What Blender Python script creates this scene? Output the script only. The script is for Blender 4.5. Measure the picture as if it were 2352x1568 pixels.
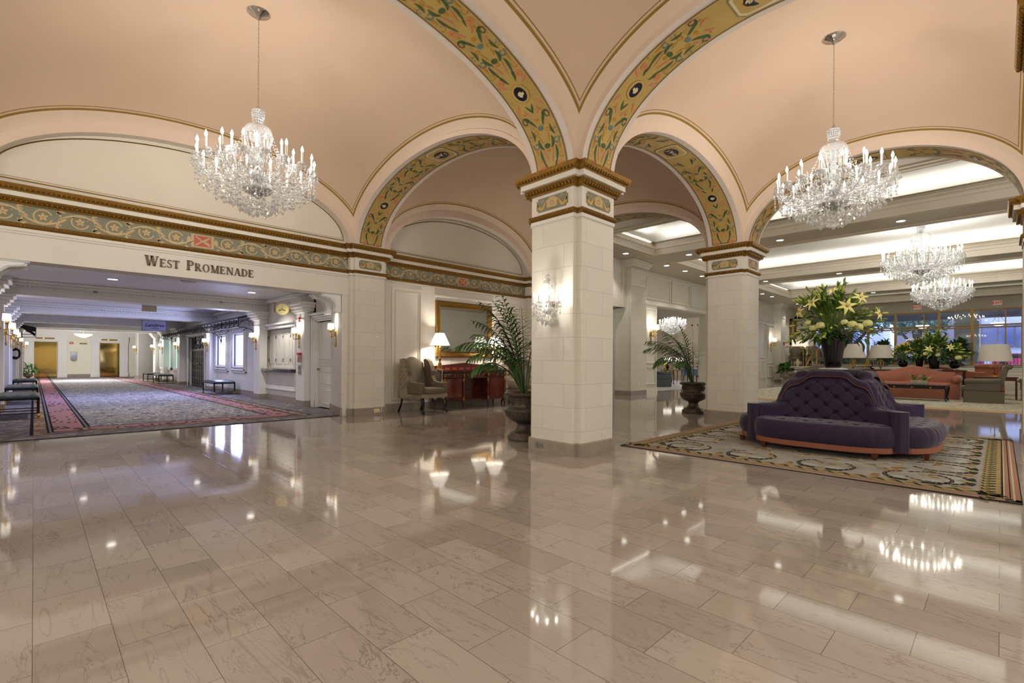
import bpy, bmesh, math, random
from mathutils import Vector, Matrix, Euler
rnd = random.Random(7)
PI = math.pi
C = bpy.context.scene.collection
for o in list(bpy.data.objects): bpy.data.objects.remove(o)

# ------------------------------------------------------------------ camera, world, exposure
SC = bpy.context.scene
cam = bpy.data.cameras.new('camera'); camo = bpy.data.objects.new('camera', cam); C.objects.link(camo)
cam.lens = 36 * 1110 / 2352; cam.sensor_width = 36; cam.sensor_fit = 'HORIZONTAL'
cam.shift_x = 1.7 / 2352; cam.shift_y = 45.7 / 2352; cam.clip_start = 0.05; cam.clip_end = 300
camo.matrix_world = (Matrix.Translation((0, 0, 1.1)) @ Matrix.Rotation(math.radians(45.35 - 90), 4, 'Z')
                     @ Matrix.Rotation(PI / 2, 4, 'X') @ Matrix.Rotation(math.radians(.3), 4, 'Z'))
SC.camera = camo
W = bpy.data.worlds.new('world'); SC.world = W; W.use_nodes = True
W.node_tree.nodes['Background'].inputs[0].default_value = (0.60, 0.70, 1.0, 1)
W.node_tree.nodes['Background'].inputs[1].default_value = 3.2
SC.view_settings.view_transform = 'Standard'; SC.view_settings.look = 'None'
SC.view_settings.exposure = 0.06; SC.view_settings.gamma = 1.0; SC.view_settings.use_curve_mapping = False
cy = SC.cycles
cy.use_denoising = True; cy.max_bounces = 7; cy.diffuse_bounces = 4; cy.glossy_bounces = 4
cy.transmission_bounces = 4; cy.transparent_max_bounces = 12; cy.use_light_tree = True
cy.caustics_reflective = False; cy.caustics_refractive = False; cy.sample_clamp_indirect = 4.0

def lamp(kind, name, loc, energy, color=(1, .93, .82), size=.1, rot=(0, 0, 0), sy=None, spot=None, spread=None, parent=None):
    l = bpy.data.lights.new(name, kind); l.energy = energy; l.color = color
    if kind == 'AREA':
        l.shape = 'RECTANGLE'; l.size = size; l.size_y = sy or size
        if spread: l.spread = spread
    else: l.shadow_soft_size = size
    if kind == 'SPOT': l.spot_size = spot or 1.9; l.spot_blend = .6
    o = bpy.data.objects.new(name, l); C.objects.link(o); o.location = loc; o.rotation_euler = rot
    if parent: o.parent = parent
    return o

WARM = (1, .93, .82); NEUT = (1, .98, .955)
# chandelier light (bulb rings), filled in where the chandeliers are hung: CHAND = (x, y, z of bulb ring, scale)
CHAND = [(1.95, 6.42, 3.52, 1.0), (7.45, 1.55, 3.52, 1.0), (17.9, 1.6, 4.15, 1.35), (24.8, 1.6, 3.98, 1.35), (25.6, 13.0, 3.35, 1.1)]
# added fill lights out of view behind and beside the camera, brightening the vaults
for (x, y, z, e) in ((1.9, -3.4, 2.3, 420), (-3.8, 1.6, 2.3, 420), (-3.6, 6.5, 2.6, 130), (7.5, -3.6, 2.3, 200), (14.5, -5.5, 2.8, 120)):
    lamp('POINT', 'hall_fill', (x, y, z), e, NEUT, .5)
lamp('POINT', 'passage_lamp', (12.6, 10.6, 2.6), 30, NEUT, .2)
CH_E = [125, 125, 230, 210, 200]
for (x, y, z, s), e in zip(CHAND, CH_E):
    for k in range(4):
        a = k * PI / 2 + .5
        lamp('POINT', 'chandelier_light', (x + .56 * s * math.cos(a), y + .56 * s * math.sin(a), z + .14), e / 4, NEUT, .08)
# cove lighting of the lobby coffers (lamps hidden behind the crown moulding, shining up)
COFF = [(10.75, 13.8), (15.2, 20.7), (22.1, 27.6), (29.0, 33.0)]
CY0, CY1 = -4.6, 7.6
for x0, x1 in COFF:
    for xx, s in ((x0 - .12, 1), (x1 + .12, -1)):
        lamp('AREA', 'cove_light', (xx - s * .14, (CY0 + CY1) / 2, 4.80), 38, (1, .99, .97), .22, (0, PI + s * .6, 0), CY1 - CY0 - .3)
    lamp('AREA', 'cove_light', ((x0 + x1) / 2, CY1 + .12, 4.86), 15, (1, .99, .97), x1 - x0 - .2, (PI - .9 * -1, 0, 0), .10)
# downlights of lobby and promenade
DL = [(14.5, y) for y in (-3.5, -.95, 1.66, 4.25, 6.83)] + [(21.4, y) for y in (-3.5, -.95, 1.66, 4.25, 6.8)] + \
     [(28.3, y) for y in (-.95, 1.66, 4.25, 6.8)] + [(x, 8.15) for x in (13.0, 15.6, 17.0, 18.45, 22.4, 23.8, 25.2, 26.6, 30.8, 32.4)]  # last two along the side wall are added to brighten the terrace
for x, y in DL:
    lamp('SPOT', 'downlight_lamp', (x, y, 4.42), 60 if y < 8 else 75, (1, .95, .85), .05, spot=1.7)
PDL = [(1.17, 13.1), (3.85, 13.1), (.95, 10.2), (3.1, 10.4), (1.0, 17.9), (3.7, 17.9), (1.0, 22.8), (3.7, 22.8), (1.0, 26.8), (3.7, 26.8), (1, 30), (3.7, 30)]
for k, (x, y) in enumerate(PDL[:2] + PDL[4:]):
    lamp('SPOT', 'promenade_downlight', (x, y, 2.74), 115 if y < 14 else 75, (1, .93, .85), .05, spot=2.3)
lamp('POINT', 'ceiling_bowl_lamp', (1.8, 33.0, 2.05), 520, NEUT, .15)
# blue daylight from the shop windows of the promenade
for y in (17.15, 19.05):
    lamp('AREA', 'shop_window_light', (4.6, y, 1.42), 38, (.5, .56, 1.0), 1.0, (0, PI / 2, 0), 1.0)
lamp('AREA', 'skylight_glow', (1.9, 17.8, 2.70), 90, (.42, .48, 1.0), 3.2, (0, 0, 0), 1.8)  # added blue fill light tinting the middle bays, no ceiling opening here
# ------------------------------------------------------------------ materials
def lin(c):
    return tuple(((v / 255 + .055) / 1.055) ** 2.4 if v > 10 else v / 255 / 12.92 for v in c)
MATS = {}
def mat(name, col, rough=.5, metal=0, emit=0, bump=0, bscale=30, spec=.5, coat=0, var=0, vscale=3, trans=0, alpha=1, sheen=0):
    if name in MATS: return MATS[name]
    m = bpy.data.materials.new(name); m.use_nodes = True; n = m.node_tree.nodes; l = m.node_tree.links
    b = n['Principled BSDF']; c = (*lin(col), 1)
    b.inputs['Base Color'].default_value = c; b.inputs['Roughness'].default_value = rough
    b.inputs['Metallic'].default_value = metal; b.inputs['Specular IOR Level'].default_value = spec
    if coat: b.inputs['Coat Weight'].default_value = coat; b.inputs['Coat Roughness'].default_value = .08
    if emit: b.inputs['Emission Color'].default_value = c; b.inputs['Emission Strength'].default_value = emit
    if trans: b.inputs['Transmission Weight'].default_value = trans
    if sheen: b.inputs['Sheen Weight'].default_value = sheen; b.inputs['Sheen Roughness'].default_value = .4
    if alpha < 1: b.inputs['Alpha'].default_value = alpha
    if bump or var:
        tc = n.new('ShaderNodeTexCoord')
    if bump:
        t = n.new('ShaderNodeTexNoise'); t.inputs['Scale'].default_value = bscale; t.inputs['Detail'].default_value = 5
        l.new(tc.outputs['Object'], t.inputs['Vector'])
        bp = n.new('ShaderNodeBump'); bp.inputs['Strength'].default_value = bump; bp.inputs['Distance'].default_value = .02
        l.new(t.outputs['Fac'], bp.inputs['Height']); l.new(bp.outputs['Normal'], b.inputs['Normal'])
    if var:
        t = n.new('ShaderNodeTexNoise'); t.inputs['Scale'].default_value = vscale; t.inputs['Detail'].default_value = 6
        l.new(tc.outputs['Object'], t.inputs['Vector'])
        r = n.new('ShaderNodeMapRange'); r.inputs[3].default_value = 1 - var; r.inputs[4].default_value = 1 + var
        r.inputs[1].default_value = .25; r.inputs[2].default_value = .75
        l.new(t.outputs['Fac'], r.inputs[0])
        mx = n.new('ShaderNodeVectorMath'); mx.operation = 'SCALE'; mx.inputs[0].default_value = c[:3]
        l.new(r.outputs[0], mx.inputs[3]); l.new(mx.outputs[0], b.inputs['Base Color'])
    MATS[name] = m; m['b'] = 1
    return m

def nd(m, t, **k):
    x = m.node_tree.nodes.new('ShaderNode' + t)
    for a, v in k.items(): setattr(x, a, v)
    return x
def mth(m, op, a, b=None, c=None):
    x = nd(m, 'Math', operation=op)
    for i, v in enumerate((a, b, c)):
        if v is None: continue
        if isinstance(v, (int, float)): x.inputs[i].default_value = v
        else: m.node_tree.links.new(v, x.inputs[i])
    return x.outputs[0]
def mixc(m, f, a, b):
    x = nd(m, 'Mix', data_type='RGBA'); L = m.node_tree.links.new
    if isinstance(f, (int, float)): x.inputs[0].default_value = f
    else: L(f, x.inputs[0])
    for i, v in ((6, a), (7, b)):
        if isinstance(v, tuple): x.inputs[i].default_value = (*v, 1) if len(v) == 3 else v
        else: L(v, x.inputs[i])
    return x.outputs[2]
def bsdf(m): return m.node_tree.nodes['Principled BSDF']
def xyz(m):
    tc = nd(m, 'TexCoord'); s = nd(m, 'SeparateXYZ'); m.node_tree.links.new(tc.outputs['Object'], s.inputs[0])
    return s.outputs[0], s.outputs[1], s.outputs[2], tc.outputs['Object']
def comb(m, x, y, z=0):
    c = nd(m, 'CombineXYZ')
    for i, v in enumerate((x, y, z)):
        if isinstance(v, (int, float)): c.inputs[i].default_value = v
        else: m.node_tree.links.new(v, c.inputs[i])
    return c.outputs[0]

def floor_material():
    m = mat('floor_marble', (176, 158, 138), .055, spec=.62); L = m.node_tree.links.new; b = bsdf(m)
    x, y, z, co = xyz(m)
    br = nd(m, 'TexBrick'); br.offset = .5; br.squash = 1
    L(comb(m, y, x), br.inputs['Vector'])
    for k, v in (('Scale', 1), ('Mortar Size', .0015), ('Mortar Smooth', .2), ('Brick Width', .473), ('Row Height', .235), ('Bias', 0)):
        br.inputs[k].default_value = v
    br.inputs['Color1'].default_value = (0, 0, 0, 1); br.inputs['Color2'].default_value = (1, 1, 1, 1); br.inputs['Mortar'].default_value = (.5, .5, .5, 1)
    sp = nd(m, 'SeparateColor'); L(br.outputs['Color'], sp.inputs[0]); rv = sp.outputs[0]
    off = comb(m, mth(m, 'MULTIPLY', rv, 37.), mth(m, 'MULTIPLY', rv, 91.), 0)
    va = nd(m, 'VectorMath', operation='ADD'); L(co, va.inputs[0]); L(off, va.inputs[1])
    mp = nd(m, 'Mapping'); mp.inputs['Scale'].default_value = (6.5, 1.7, 1); mp.inputs['Rotation'].default_value = (0, 0, .15); L(va.outputs[0], mp.inputs[0])
    n1 = nd(m, 'TexNoise'); n1.inputs['Scale'].default_value = 1.; n1.inputs['Detail'].default_value = 7; n1.inputs['Distortion'].default_value = 1.1
    n1.inputs['Roughness'].default_value = .62
    L(mp.outputs[0], n1.inputs['Vector'])
    vein = mth(m, 'ABSOLUTE', mth(m, 'SUBTRACT', n1.outputs['Fac'], .5))
    vm = nd(m, 'MapRange'); L(vein, vm.inputs[0]); vm.inputs[1].default_value = 0; vm.inputs[2].default_value = .012; vm.inputs[3].default_value = .6; vm.inputs[4].default_value = 0
    # veins fade in and out
    n3 = nd(m, 'TexNoise'); n3.inputs['Scale'].default_value = 2.2; L(va.outputs[0], n3.inputs['Vector'])
    n3r = nd(m, 'MapRange'); L(n3.outputs['Fac'], n3r.inputs[0]); n3r.inputs[1].default_value = .42; n3r.inputs[2].default_value = .6
    vf = mth(m, 'MULTIPLY', vm.outputs[0], n3r.outputs[0])
    mp2 = nd(m, 'Mapping'); mp2.inputs['Scale'].default_value = (4.5, .55, 1); mp2.inputs['Rotation'].default_value = (0, 0, .12); L(va.outputs[0], mp2.inputs[0])
    n5 = nd(m, 'TexNoise'); n5.inputs['Scale'].default_value = 1.; n5.inputs['Detail'].default_value = 4; n5.inputs['Distortion'].default_value = .6; L(mp2.outputs[0], n5.inputs['Vector'])
    fr = mth(m, 'ABSOLUTE', mth(m, 'SUBTRACT', mth(m, 'FRACT', mth(m, 'MULTIPLY', n5.outputs['Fac'], 9.)), .5))
    fm2 = nd(m, 'MapRange'); L(fr, fm2.inputs[0]); fm2.inputs[1].default_value = 0; fm2.inputs[2].default_value = .035; fm2.inputs[3].default_value = .3; fm2.inputs[4].default_value = 0
    vf = mth(m, 'MAXIMUM', vf, fm2.outputs[0])
    n2 = nd(m, 'TexNoise'); n2.inputs['Scale'].default_value = 3.; n2.inputs['Detail'].default_value = 6; L(va.outputs[0], n2.inputs['Vector'])
    c1 = mixc(m, rv, lin((142, 131, 119)), lin((178, 166, 152)))
    c2 = mixc(m, n2.outputs['Fac'], c1, lin((160, 147, 134)))
    c3 = mixc(m, vf, c2, lin((92, 76, 64)))
    c4 = mixc(m, mth(m, 'MULTIPLY', br.outputs['Fac'], .85), c3, lin((86, 76, 66)))
    L(c4, b.inputs['Base Color'])
    n4 = nd(m, 'TexNoise'); n4.inputs['Scale'].default_value = 1.3; n4.inputs['Detail'].default_value = 2; L(va.outputs[0], n4.inputs['Vector'])
    bp = nd(m, 'Bump'); bp.inputs['Strength'].default_value = .10; bp.inputs['Distance'].default_value = .01
    hh = mth(m, 'SUBTRACT', n4.outputs['Fac'], mth(m, 'MULTIPLY', br.outputs['Fac'], .3))
    L(hh, bp.inputs['Height']); L(bp.outputs['Normal'], b.inputs['Normal'])
    return m

def stone_material(name, col, ch=.2775, bw=.66, tex=.35):
    """painted ashlar: courses by height, upright joints from whichever way the face runs"""
    m = mat(name, col, .45, spec=.4); L = m.node_tree.links.new; b = bsdf(m)
    x, y, z, co = xyz(m)
    g = nd(m, 'NewGeometry'); s = nd(m, 'SeparateXYZ'); L(g.outputs['Normal'], s.inputs[0])
    fx = mth(m, 'GREATER_THAN', mth(m, 'ABSOLUTE', s.outputs[0]), .7)
    h = mth(m, 'ADD', mth(m, 'MULTIPLY', y, fx), mth(m, 'MULTIPLY', x, mth(m, 'SUBTRACT', 1., fx)))
    br = nd(m, 'TexBrick'); br.offset = .5
    L(comb(m, h, z), br.inputs['Vector'])
    for k, v in (('Scale', 1), ('Mortar Size', .0028), ('Mortar Smooth', .6), ('Brick Width', bw), ('Row Height', ch), ('Bias', 0)):
        br.inputs[k].default_value = v
    c = lin(col); c2 = tuple(v * .93 for v in c)
    br.inputs['Color1'].default_value = (*c, 1); br.inputs['Color2'].default_value = (*c2, 1); br.inputs['Mortar'].default_value = (*tuple(v * .6 for v in c), 1)
    n = nd(m, 'TexNoise'); n.inputs['Scale'].default_value = 2.5; n.inputs['Detail'].default_value = 4; L(co, n.inputs['Vector'])
    L(mixc(m, mth(m, 'MULTIPLY', n.outputs['Fac'], .25), br.outputs['Color'], tuple(v * .9 for v in c)), b.inputs['Base Color'])
    n2 = nd(m, 'TexNoise'); n2.inputs['Scale'].default_value = 26; n2.inputs['Detail'].default_value = 4; L(co, n2.inputs['Vector'])
    rr = nd(m, 'MapRange'); L(n2.outputs['Fac'], rr.inputs[0]); rr.inputs[1].default_value = .5; rr.inputs[2].default_value = .62
    patch = nd(m, 'TexNoise'); patch.inputs['Scale'].default_value = 5; L(co, patch.inputs['Vector'])
    pr = nd(m, 'MapRange'); L(patch.outputs['Fac'], pr.inputs[0]); pr.inputs[1].default_value = .5; pr.inputs[2].default_value = .6
    hh = mth(m, 'SUBTRACT', mth(m, 'MULTIPLY', mth(m, 'MULTIPLY', rr.outputs[0], pr.outputs[0]), .35), mth(m, 'MULTIPLY', br.outputs['Fac'], 1.2))
    bp = nd(m, 'Bump'); bp.inputs['Strength'].default_value = tex; bp.inputs['Distance'].default_value = .008
    L(hh, bp.inputs['Height']); L(bp.outputs['Normal'], b.inputs['Normal'])
    return m

def vault_material(name, hx, hy, cx, cyy):
    m = mat(name, (196, 168, 142), .6, spec=.25); L = m.node_tree.links.new; b = bsdf(m)
    x, y, z, co = xyz(m)
    dx = mth(m, 'SUBTRACT', hx, mth(m, 'ABSOLUTE', mth(m, 'SUBTRACT', x, cx)))
    dy = mth(m, 'SUBTRACT', hy, mth(m, 'ABSOLUTE', mth(m, 'SUBTRACT', y, cyy)))
    d = mth(m, 'MINIMUM', dx, dy)
    def band(a, w): return mth(m, 'LESS_THAN', mth(m, 'ABSOLUTE', mth(m, 'SUBTRACT', d, a)), w)
    n = nd(m, 'TexNoise'); n.inputs['Scale'].default_value = .9; n.inputs['Detail'].default_value = 5; L(co, n.inputs['Vector'])
    base = mixc(m, n.outputs['Fac'], lin((188, 161, 136)), lin((198, 172, 147)))
    edge = mth(m, 'LESS_THAN', d, VC)
    c1 = mixc(m, edge, base, lin((206, 183, 160)))
    g = lin((134, 106, 48))
    c2 = mixc(m, band(VC, .011), c1, g); c3 = mixc(m, band(VC + .033, .0045), c2, g)
    L(c3, b.inputs['Base Color'])
    return m
VC = .10

stone = stone_material('ashlar_paint', (212, 206, 190))
stone_grey = stone_material('grey_ashlar', (205, 202, 196), .42, .9, .2)
white = mat('white_paint', (226, 220, 208), .35, var=.02)
cream = mat('cream_paint', (212, 205, 191), .5, var=.03)
taupe = mat('taupe_paint', (178, 168, 152), .4)
sage = mat('pale_sage_paint', (205, 200, 186), .4)
peach = mat('pale_peach', (206, 184, 164), .6)
peachwhite = mat('peach_white', (208, 194, 180), .55)
gold = mat('gilded', (152, 116, 56), .3, .85, bump=.3, bscale=60)
goldp = mat('gold_paint', (138, 108, 50), .45, .3)
brass = mat('brass', (205, 165, 80), .2, .95)
brassdark = mat('antique_brass', (150, 118, 62), .35, .8, bump=.3, bscale=80)
marb = mat('base_marble', (146, 134, 121), .25, var=.12, vscale=9)
chrome = mat('chrome', (220, 220, 220), .1, 1)
black = mat('black_iron', (22, 21, 26), .4, .4)
dark = mat('dark_void', (30, 28, 26), .7)
mirrorm = mat('mirror_glass', (225, 228, 225), .01, 1)
bulbm = mat('flame_bulb', (255, 244, 225), .4, emit=28)
shadem = mat('lit_lamp_shade', (255, 249, 238), .7, emit=1.1)
shadew = mat('pleated_shade', (208, 202, 190), .8, emit=.0)
candlem = mat('ivory_candle', (236, 228, 208), .4)
greenm = mat('palm_leaf', (66, 100, 46), .35, var=.3, vscale=6, spec=.5)
green2 = mat('lily_leaf', (118, 146, 62), .4, var=.3, vscale=9)
green3 = mat('dark_leaf', (70, 104, 50), .4, var=.3, vscale=9)
lily = mat('lily_petal', (236, 232, 150), .5)
rosem = mat('cream_rose', (220, 222, 150), .6)
budm = mat('lily_bud', (188, 196, 96), .45)
eucal = mat('grey_leaf', (128, 132, 112), .6)
yellowf = mat('yellow_flower', (226, 200, 40), .5)
redf = mat('red_bract', (214, 62, 40), .5)
velvet = mat('purple_velvet', (46, 33, 62), .7, sheen=.25, bump=.06, bscale=400, var=.14, vscale=4)
coral = mat('coral_fabric', (150, 92, 72), .7, var=.05)
coralvel = mat('coral_velvet', (150, 92, 70), .7, sheen=.2, var=.1, vscale=4)
oliv = mat('grey_brown_velvet', (94, 84, 70), .75, sheen=.4, var=.1, vscale=5)
taupefab = mat('taupe_chair_fabric', (104, 93, 78), .85, var=.05)
tufted_dark = mat('teal_leather', (54, 64, 66), .3, bump=.2, bscale=60)
ebony = mat('ebonised_wood', (24, 18, 16), .25)
mahog = mat('mahogany', (74, 24, 20), .22, coat=.5, var=.3, vscale=3)
mahog2 = mat('crossbanded_mahogany', (150, 62, 30), .25, coat=.5, var=.3, vscale=7)
walnut = mat('walnut_leg', (88, 44, 30), .35)
blackglass = mat('black_glass', (12, 8, 16), .16, spec=.45)
bronze = mat('pewter_bronze', (98, 90, 80), .3, .6, bump=.4, bscale=24, var=.15, vscale=8)
soil = mat('soil', (40, 30, 22), .9)
plastic = mat('white_plastic', (232, 230, 224), .4)
ivoryp = mat('ivory_plastic', (226, 208, 160), .4)
steelp = mat('steel_plate', (150, 148, 142), .35, .6)
red = mat('red_enamel', (190, 40, 34), .35)
def crystal_material():
    m = bpy.data.materials.new('crystal_glass'); m.use_nodes = True; N = m.node_tree.nodes; L = m.node_tree.links.new
    N.remove(N['Principled BSDF']); out = N['Material Output']
    g = nd(m, 'BsdfGlossy'); g.inputs['Roughness'].default_value = .06; g.inputs['Color'].default_value = (1, 1, 1, 1)
    t = nd(m, 'BsdfTransparent'); t.inputs['Color'].default_value = (.94, .95, .95, 1)
    d = nd(m, 'BsdfDiffuse'); d.inputs['Color'].default_value = (.9, .92, .93, 1)
    a = nd(m, 'MixShader'); a.inputs[0].default_value = .24; L(g.outputs[0], a.inputs[1]); L(d.outputs[0], a.inputs[2])
    b = nd(m, 'MixShader'); b.inputs[0].default_value = .42; L(a.outputs[0], b.inputs[1]); L(t.outputs[0], b.inputs[2])
    L(b.outputs[0], out.inputs[0]); MATS['crystal'] = m; return m
crystal = crystal_material()
def pane_material(name, tint, mixf=.12):
    m = bpy.data.materials.new(name); m.use_nodes = True; N = m.node_tree.nodes; L = m.node_tree.links.new
    N.remove(N['Principled BSDF']); out = N['Material Output']
    g = nd(m, 'BsdfGlossy'); g.inputs['Roughness'].default_value = .02
    t = nd(m, 'BsdfTransparent'); t.inputs['Color'].default_value = (*tint, 1)
    b = nd(m, 'MixShader'); b.inputs[0].default_value = mixf; L(t.outputs[0], b.inputs[1]); L(g.outputs[0], b.inputs[2])
    L(b.outputs[0], out.inputs[0]); return m
pane = pane_material('window_pane', (.92, .95, 1), .10)

# ------------------------------------------------------------------ mesh helpers
class M:
    def __init__(s): s.v = []; s.f = []; s.m = []; s.sm = []; s.mats = []; s.T = None
    def mi(s, m):
        if m not in s.mats: s.mats.append(m)
        return s.mats.index(m)
    def add(s, vs, fs, m, smooth=False):
        o = len(s.v); k = s.mi(m)
        if s.T is not None: vs = [tuple(s.T @ Vector(v)) for v in vs]
        s.v += vs
        for f in fs: s.f.append([i + o for i in f]); s.m.append(k); s.sm.append(smooth)
        return s
    def box(s, a, b, m, bev=0):
        x0, y0, z0 = a; x1, y1, z1 = b
        if x0 > x1: x0, x1 = x1, x0
        if y0 > y1: y0, y1 = y1, y0
        if z0 > z1: z0, z1 = z1, z0
        if bev:
            bv = min(bev, (x1 - x0) * .49, (y1 - y0) * .49, (z1 - z0) * .49)
            bm = bmesh.new(); bmesh.ops.create_cube(bm, size=1)
            for v in bm.verts: v.co = Vector((x0 + (v.co.x + .5) * (x1 - x0), y0 + (v.co.y + .5) * (y1 - y0), z0 + (v.co.z + .5) * (z1 - z0)))
            bmesh.ops.bevel(bm, geom=list(bm.edges), offset=bv, segments=3, profile=.5, affect='EDGES')
            bm.verts.index_update(); vs = [tuple(v.co) for v in bm.verts]; fs = [[v.index for v in f.verts] for f in bm.faces]; bm.free()
            return s.add(vs, fs, m, True)
        v = [(x0, y0, z0), (x1, y0, z0), (x1, y1, z0), (x0, y1, z0), (x0, y0, z1), (x1, y0, z1), (x1, y1, z1), (x0, y1, z1)]
        return s.add(v, [[3, 2, 1, 0], [4, 5, 6, 7], [0, 1, 5, 4], [1, 2, 6, 5], [2, 3, 7, 6], [3, 0, 4, 7]], m)
    def lathe(s, pr, m, c=(0, 0, 0), n=24, smooth=True, cap=True, flute=0, nf=0):
        vs = []; fs = []
        for r, z in pr:
            for k in range(n):
                a = 2 * PI * k / n; rr = r * (1 + (flute * math.cos(nf * a) if nf else 0)); vs.append((c[0] + rr * math.cos(a), c[1] + rr * math.sin(a), c[2] + z))
        for i in range(len(pr) - 1):
            for k in range(n): fs.append([i * n + k, i * n + (k + 1) % n, (i + 1) * n + (k + 1) % n, (i + 1) * n + k])
        s.add(vs, fs, m, smooth)
        if cap:
            s.add([vs[k] for k in range(n)], [list(range(n))[::-1]], m); s.add([vs[(len(pr) - 1) * n + k] for k in range(n)], [list(range(n))], m)
        return s
    def tube(s, pts, r, m, n=8, cap=True, smooth=True):
        pts = [Vector(p) for p in pts]; R = r if isinstance(r, (list, tuple)) else [r] * len(pts)
        vs = []; fs = []; up = None
        for i, p in enumerate(pts):
            t = (pts[min(i + 1, len(pts) - 1)] - pts[max(i - 1, 0)])
            if t.length < 1e-9: t = Vector((0, 0, 1))
            t.normalize()
            if up is None: up = Vector((0, 0, 1)) if abs(t.z) < .9 else Vector((1, 0, 0))
            a = t.cross(up)
            if a.length < 1e-6: a = t.orthogonal()
            a.normalize(); b = a.cross(t).normalized(); up = b
            for k in range(n):
                q = 2 * PI * k / n; vs.append(tuple(p + (a * math.cos(q) + b * math.sin(q)) * R[i]))
        for i in range(len(pts) - 1):
            for k in range(n): fs.append([i * n + k, i * n + (k + 1) % n, (i + 1) * n + (k + 1) % n, (i + 1) * n + k])
        if cap: fs += [list(range(n))[::-1], [(len(pts) - 1) * n + k for k in range(n)]]
        return s.add(vs, fs, m, smooth)
    def ball(s, c, r, m, n=8, k=5, smooth=True):
        rx, ry, rz = r if isinstance(r, (tuple, list)) else (r, r, r)
        vs = [(c[0], c[1], c[2] - rz)]; fs = []
        for i in range(1, k):
            a = PI * i / k - PI / 2
            for j in range(n): q = 2 * PI * j / n; vs.append((c[0] + rx * math.cos(a) * math.cos(q), c[1] + ry * math.cos(a) * math.sin(q), c[2] + rz * math.sin(a)))
        vs.append((c[0], c[1], c[2] + rz)); t = len(vs) - 1
        for j in range(n):
            fs.append([0, 1 + (j + 1) % n, 1 + j]); fs.append([t, t - n + j, t - n + (j + 1) % n])
            for i in range(k - 2): fs.append([1 + i * n + j, 1 + i * n + (j + 1) % n, 1 + (i + 1) * n + (j + 1) % n, 1 + (i + 1) * n + j])
        return s.add(vs, fs, m, smooth)
    def octa(s, c, r, h, m):
        x, y, z = c
        return s.add([(x + r, y, z), (x, y + r, z), (x - r, y, z), (x, y - r, z), (x, y, z + h), (x, y, z - h)],
                     [[0, 1, 4], [1, 2, 4], [2, 3, 4], [3, 0, 4], [1, 0, 5], [2, 1, 5], [3, 2, 5], [0, 3, 5]], m)
    def prism(s, poly, z0, z1, m, smooth=False):
        n = len(poly); vs = [(x, y, z0) for x, y in poly] + [(x, y, z1) for x, y in poly]
        return s.add(vs, [list(range(n))[::-1], list(range(n, 2 * n))] + [[i, (i + 1) % n, n + (i + 1) % n, n + i] for i in range(n)], m, smooth)
    def grid(s, fn, nu, nv, m, smooth=True, cu=False):
        vs = [fn(i / nu, j / nv) for j in range(nv + 1) for i in range(nu + (0 if cu else 1))]; w = nu + (0 if cu else 1)
        fs = [[j * w + i, j * w + (i + 1) % w, (j + 1) * w + (i + 1) % w, (j + 1) * w + i] for j in range(nv) for i in range(nu)]
        return s.add(vs, fs, m, smooth)
    def quad(s, a, b, c, d, m): return s.add([a, b, c, d], [[0, 1, 2, 3]], m)
    def mould(s, path, prof, m, closed=True, smooth=False):
        """profile (outward offset, z) swept along a plan path; outward is to the right of travel"""
        rings = [offs(path, o, closed) for o, z in prof]; n = len(path); vs = []; fs = []
        for (o, z), r in zip(prof, rings): vs += [(x, y, z) for x, y in r]
        for i in range(len(prof) - 1):
            for k in range(n if closed else n - 1): fs.append([i * n + k, i * n + (k + 1) % n, (i + 1) * n + (k + 1) % n, (i + 1) * n + k])
        return s.add(vs, fs, m, smooth)
    def build(s, name, parent=None, loc=None, rz=0, col=True):
        me = bpy.data.meshes.new(name); me.from_pydata(s.v, [], s.f)
        for mm in s.mats: me.materials.append(mm)
        me.polygons.foreach_set('material_index', s.m); me.polygons.foreach_set('use_smooth', s.sm); me.update()
        o = bpy.data.objects.new(name, me); C.objects.link(o)
        if loc is not None: o.location = loc
        o.rotation_euler.z = rz
        if parent is not None: o.parent = parent
        return o
def offs(path, d, closed=True):
    n = len(path); r = []
    for i in range(n):
        p = Vector(path[i]); a = Vector(path[(i - 1) % n]); b = Vector(path[(i + 1) % n])
        e0 = (p - a) if (closed or i > 0) else (b - p); e1 = (b - p) if (closed or i < n - 1) else (p - a)
        e0.normalize(); e1.normalize(); n0 = Vector((e0.y, -e0.x)); n1 = Vector((e1.y, -e1.x))
        k = 1 + n0.dot(n1); q = p + (n0 + n1) * (d / k) if k > .05 else p + n0 * d
        r.append((q.x, q.y))
    return r
def tag(o, label, cat=None, group=None, kind=None):
    if label: o['label'] = label
    if cat: o['category'] = cat
    if group: o['group'] = group
    if kind: o['kind'] = kind
    return o
def struct(o): o['kind'] = 'structure'; return o
def empty(name, loc=(0, 0, 0), rz=0, label=None, cat=None, group=None):
    o = bpy.data.objects.new(name, None); C.objects.link(o); o.location = loc; o.rotation_euler.z = rz; o.empty_display_size = .1
    return tag(o, label, cat, group)
def copy_tree(o, parent=None):
    c = o.copy(); C.objects.link(c)
    if parent is not None: c.parent = parent
    for ch in list(o.children): copy_tree(ch, c)
    return c
def dup(o, loc, rz=None, label=None, scale=None):
    c = copy_tree(o); c.location = loc
    if rz is not None: c.rotation_euler.z = rz
    if label: c['label'] = label
    if scale: c.scale = (scale,) * 3
    return c
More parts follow.
